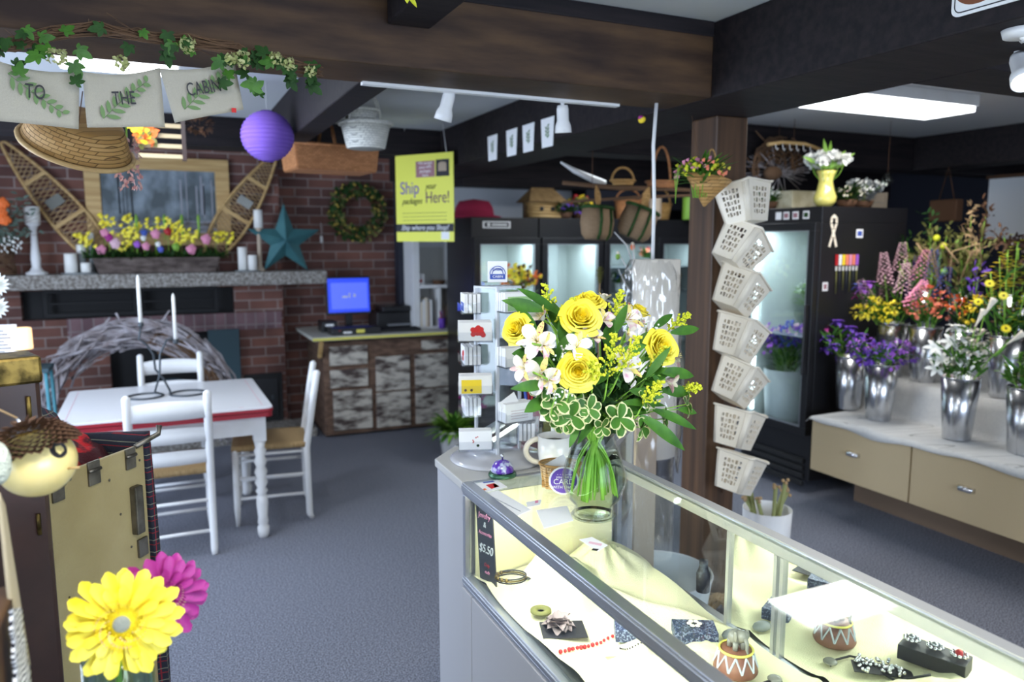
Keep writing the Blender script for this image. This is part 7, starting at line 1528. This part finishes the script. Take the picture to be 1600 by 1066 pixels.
for i in range(36):
    for x in (-.045, .022): m.sph((x, -.031, .06+.0275*i), .0022, 6, 4)
o = m.build('brass_studs', M['brass'], t); o['kind'] = 'stuff'
MB().box(-.060, .035, -.034, .024, ZT_-.075, ZT_-.03).build('brass_clasp', M['brass'], t, bev=.004)
# blankets
Rt = T(A) @ RZ(ang)
def wrinkle(x, y): return .008*math.sin(23*x+7*y)+.006*math.sin(31*y-11*x)
m = MB(); m.grid(lambda u_, v: (.03+u_*(Lt-.02), .10+v*(Dp-.13), 1.08+.055*math.sin(v*PI)+.02*math.sin(u_*5)+wrinkle(u_, v)-.05*(u_ < .05)), 24, 16)
o = m.build('red_blanket', M['redplaid'], solid=.02); o.matrix_world = Rt; o.location = Rt.translation; o.rotation_euler = (0, 0, ang); tag(o, 'red and black buffalo check blanket lying in the open trunk', 'blanket')
m = MB()
def dr(u_, v):                                               # rolls along the back rim then hangs over the far end
    s = v*1.5; 
    return None
m.grid(lambda u_, v: ((lambda x, y, z: (x, y, z))(*( (.0+v/.45*(Lt+.0), Dp-.10+u_*.13, 1.13+.05*math.sin(u_*PI)+wrinkle(v, u_)) if v < .45 else (Lt+.022+.012*math.sin(9*v+6*u_), Dp-.10+u_*.13, 1.13+.05*math.sin(u_*PI)-(v-.45)*1.5)))), 12, 48)
o = m.build('dark_plaid_blanket', M['plaid'], solid=.03); o.location = Rt.translation; o.rotation_euler = (0, 0, ang); tag(o, 'dark navy plaid blanket rolled over the back rim of the trunk', 'blanket')
m = MB(); m.grid(lambda u_, v: (Lt+.03+.020*math.sin(u_*14+v*2)*v+.01*v, .01+u_*(Dp-.12), 1.14-.02*u_-v*.80), 30, 24)
o = m.build('dark_plaid_blanket', M['plaid'], solid=.02); o.location = Rt.translation; o.rotation_euler = (0, 0, ang); tag(o, 'dark plaid blanket hanging down the far end of the trunk', 'blanket')
# upright leather case with brass corners at the left edge, and brass rods
p = W(18, 560, y=1.72); t = thing('leather_case', 'tall dark leather case with brass corner bands at the left edge', 'case', (p.x-.045, 1.76, 0), .35)
MB().box(-.09, .075, -.05, .05, .02, p.z-.02).build('body', M['leather'], t, bev=.01)
for z0, z1 in ((p.z-.055, p.z), (p.z-.20, p.z-.15)): MB().box(-.093, .079, -.054, .054, z0, z1).build('brass_band', M['brass'], t, bev=.006)
for z in (p.z-.10, p.z-.26, p.z-.34): MB().tube([(.05, -.056, z-.022), (.05, -.058, z+.022)], .004, 6).build('brass_clip', M['brass'], t)
for i, (x0, y0, x1, y1) in enumerate(((34, 575, 46, 735), (38, 573, 54, 735), (42, 572, 62, 735))):
    a, b = W(x0, y0, y=1.98), W(x1, y1, y=2.02); d = (b-a).normalized(); b = a+d*(a.z-.03)/(-d.z) if d.z < 0 else b; tag(MB().tube([(0, 0, 0), b-a], .0055, 8).build('brass_rod', mat('dull_brass_%d' % i, (.42, .38, .27), .35, .8), loc=a), 'thin dull brass rod leaning against the leather case, %s of three' % ('left', 'middle', 'right')[i], 'rod', 'brass rods by the leather case')
# gourd birdhouse
p = W(58, 722, y=1.38); t = thing('gourd_birdhouse', 'round yellow gourd birdhouse with a pine cone scale roof', 'birdhouse', p, 0, rot=(-.1, -.25, 0)); R_ = .056
m = MB(); m.grid(lambda u_, v: (R_*math.cos(u_*2*PI)*math.sin(.5+v*2.62)*1.02, R_*math.sin(u_*2*PI)*math.sin(.5+v*2.62), -R_*.98*-math.cos(.5+v*2.62)), 40, 24); m.build('gourd', M['gourd'], t)
hm = MB(); hd = V((.72, -.66, .22)).normalized(); hm.lathe([(.0135, -.008), (.0135, .0015), (.0115, .0015), (.0115, .0008), (.0001, .0008)], n=24); orient(hm, hd*R_*.985, hd); hm.build('entrance_hole', M['ink'], t)
m = MB(RZ(-.62)); m.tube([(R_*.92, .0, -.022), (R_*1.3, 0, -.024)], .002, 6); m.build('perch', M['pine'], t)
m = MB()
for k in range(230):
    v = math.sqrt(k/230); a = k*2.4; th = .08+1.12*v; q = V((math.sin(th)*math.cos(a), math.sin(th)*math.sin(a), math.cos(th))); m.leaf(q*R_*1.06, V((q.x, q.y, q.z-.9)), q, .020, .016, -.4, 3, cup=.3)
m.build('pine_cone_roof', mat('cone_scale', (.07, .035, .022), .6, noise=(60, (.17, .09, .05))), t)
ey = V((0, 0, R_*1.1)); MB().tube([(0, 0, R_), (-.004, 0, R_*1.35)], .003, 6).build('eye_hook', M['steel'], t); MB().tube([(-.004, 0, R_*1.35), (-.12, .0, R_*1.35+.13), (-.5, 0, 1.1)], .0018, 5).build('cord', M['straww'], t)
# gerberas in a tall vase
gp = W(150, 1075, y=1.27); t = thing('tall_glass_vase', 'tall clear green tinted glass vase holding the two gerberas', 'vase', (gp.x+.03, 1.30, 0)); 
MB().cup([(.06, 0), (.062, .01), (.052, gp.z+.03)], .004, n=32).build('vessel', glass('green_glass', (.75, .88, .82), .06), t)
def gerbera(label, px, py, yy, R, col, d, seed, core, second):
    p = W(px, py, y=yy); t = thing('gerbera', label, 'flower', p, 0, 'gerberas in the tall vase'); rs = random.Random(seed); m = MB()
    for ring, (n_, l, w_, tilt) in enumerate(((17, 1.0, .26, .10), (16, .92, .24, .22), (12, .62, .18, .45))):
        for k in range(n_):
            a = 2*PI*k/n_+ring*.2+rs.uniform(-.06, .06); m.m = 1 if rs.random() < .22 else 0
            m.leaf((R*.22*math.cos(a), R*.22*math.sin(a), .002*ring), (math.cos(a), math.sin(a), tilt+rs.uniform(-.12, .12)), (0, 0, 1), R*.80*l*rs.uniform(.9, 1.05), R*w_*.95, rs.uniform(.1, .5), 8, (lambda q: (.45+.55*math.sin(min(1, q*1.15)*PI/2))*(1 if q < .82 else math.sqrt(max(0, 1-((q-.82)/.185)**2)))), .22)
    orient(m, (0, 0, 0), d); m.build('petals', [M[col], M[second]], t)
    m = MB()
    for k in range(230): a = k*2.4; r = R*(.15+.28*math.sqrt(k/230)); q = V((r*math.cos(a), r*math.sin(a), .013)); m.m = k % 3 == 0; m.leaf(q, (math.cos(a)*.5, math.sin(a)*.5, 1), (math.cos(a), math.sin(a), 0), R*.11, R*.03, .3, 2)
    m.m = 0; m.lathe([(.0001, .004), (R*.34, .006), (.0001, .011)], n=24)
    orient(m, (0, 0, 0), d); m.build('disc_florets', [M[core], mat('pale_floret_%d' % seed, (.75, .55, .38), .7)], t)
    m = MB(); m.sph((0, 0, .018), R*.15, 20, 10, (1, 1, .35)); orient(m, (0, 0, 0), d); m.build('centre', mat('centre_%d' % seed, (.42, .45, .38), .8, bump=.8, bscale=500), t)
    dd = V(d).normalized(); b = V((gp.x+.03, 1.30, .05))-p; MB().tube([-dd*.012, -dd*.05+V((0, 0, -.03)), V((b.x, b.y, gp.z+.03-p.z))+V((0, 0, -.02)), b], .005, 8).build('stem', M['stem'], t)
gerbera('big yellow gerbera with a grey green centre at the lower left', 192, 972, 1.22, .082, 'rose', (-.05, -.95, .25), 5, 'rosein', 'rosein')
gerbera('magenta gerbera half hidden behind the yellow one', 252, 935, 1.30, .074, 'magenta', (.25, -.9, .1), 9, 'magenta', 'magenta')
# brown box, linen strip and zebra cloth in the lower left corner
p = W(8, 800, y=1.05); t = thing('wooden_box', 'brown stained wooden crate in the bottom left corner', 'crate', (p.x-.115, 1.12, 0), .0); MB().box(-.10, .088, -.08, .12, .0, 1.16).build('crate_body', mat('brown_stain', (.05, .022, .01), .5, noise=(3, (.10, .05, .02), (2, 2, 9))), t, bev=.004)
MB().box(-.08, .075, -.086, -.080, .95, 1.12).build('gold_inset', M['ywood'], t)
zeb = mat('zebra_print', (.85, .85, .85), .8); nt = zeb.node_tree; wv = nt.nodes.new('ShaderNodeTexWave'); wv.inputs['Scale'].default_value = 38; wv.inputs['Distortion'].default_value = 5; wv.inputs['Detail'].default_value = 1.5; wv.bands_direction = 'Z'; cr = nt.nodes.new('ShaderNodeValToRGB'); cr.color_ramp.elements[0].position = .45; cr.color_ramp.elements[1].position = .5; cr.color_ramp.elements[0].color = (.01, .01, .02, 1); cr.color_ramp.elements[1].color = (.8, .8, .8, 1)
tcz = nt.nodes.new('ShaderNodeTexCoord'); nt.links.new(tcz.outputs['Object'], wv.inputs[0]); nt.links.new(wv.outputs[0], cr.inputs[0]); nt.links.new(cr.outputs[0], nt.nodes['Principled BSDF'].inputs['Base Color'])
a, b, c_, d = W(16, 952, y=1.10), W(31, 950, y=1.16), W(50, 1090, y=1.16), W(24, 1090, y=1.10); c0 = (a+b+c_+d)/4; m = MB(T(-c0)); m.grid(lambda u_, v: (a*(1-u_)+b*u_)*(1-v)+(d*(1-u_)+c_*u_)*v+V((0, .004*math.sin(v*20), 0)), 6, 20); tag(m.build('zebra_scarf', zeb, loc=c0, solid=.004), 'black and white zebra print scarf in the bottom left corner', 'scarf')
a, b, c_, d = W(-3, 770, y=1.19), W(6, 790, y=1.22), W(46, 1040, y=1.24), W(16, 960, y=1.19); c0 = (a+b+c_+d)/4; m = MB(T(-c0)); m.grid(lambda u_, v: (a*(1-u_)+b*u_)*(1-v)+(d*(1-u_)+c_*u_)*v, 6, 14); tag(m.build('linen_strip', mat('linen', (.50, .42, .28), .9, bump=.4, bscale=400), loc=c0, solid=.004), 'long tan linen strip beside the zebra scarf', 'cloth')
tag(MB().sph((0, 0, 0), .03, 16, 10, (.6, .6, 1.1)).build('white_ornament', mat('white_fluff', (.62, .66, .55), .95, bump=1, bscale=120), loc=W(-4, 724, y=1.3)), 'pale rough ornament cut off by the left edge beside the gourd', 'ornament')
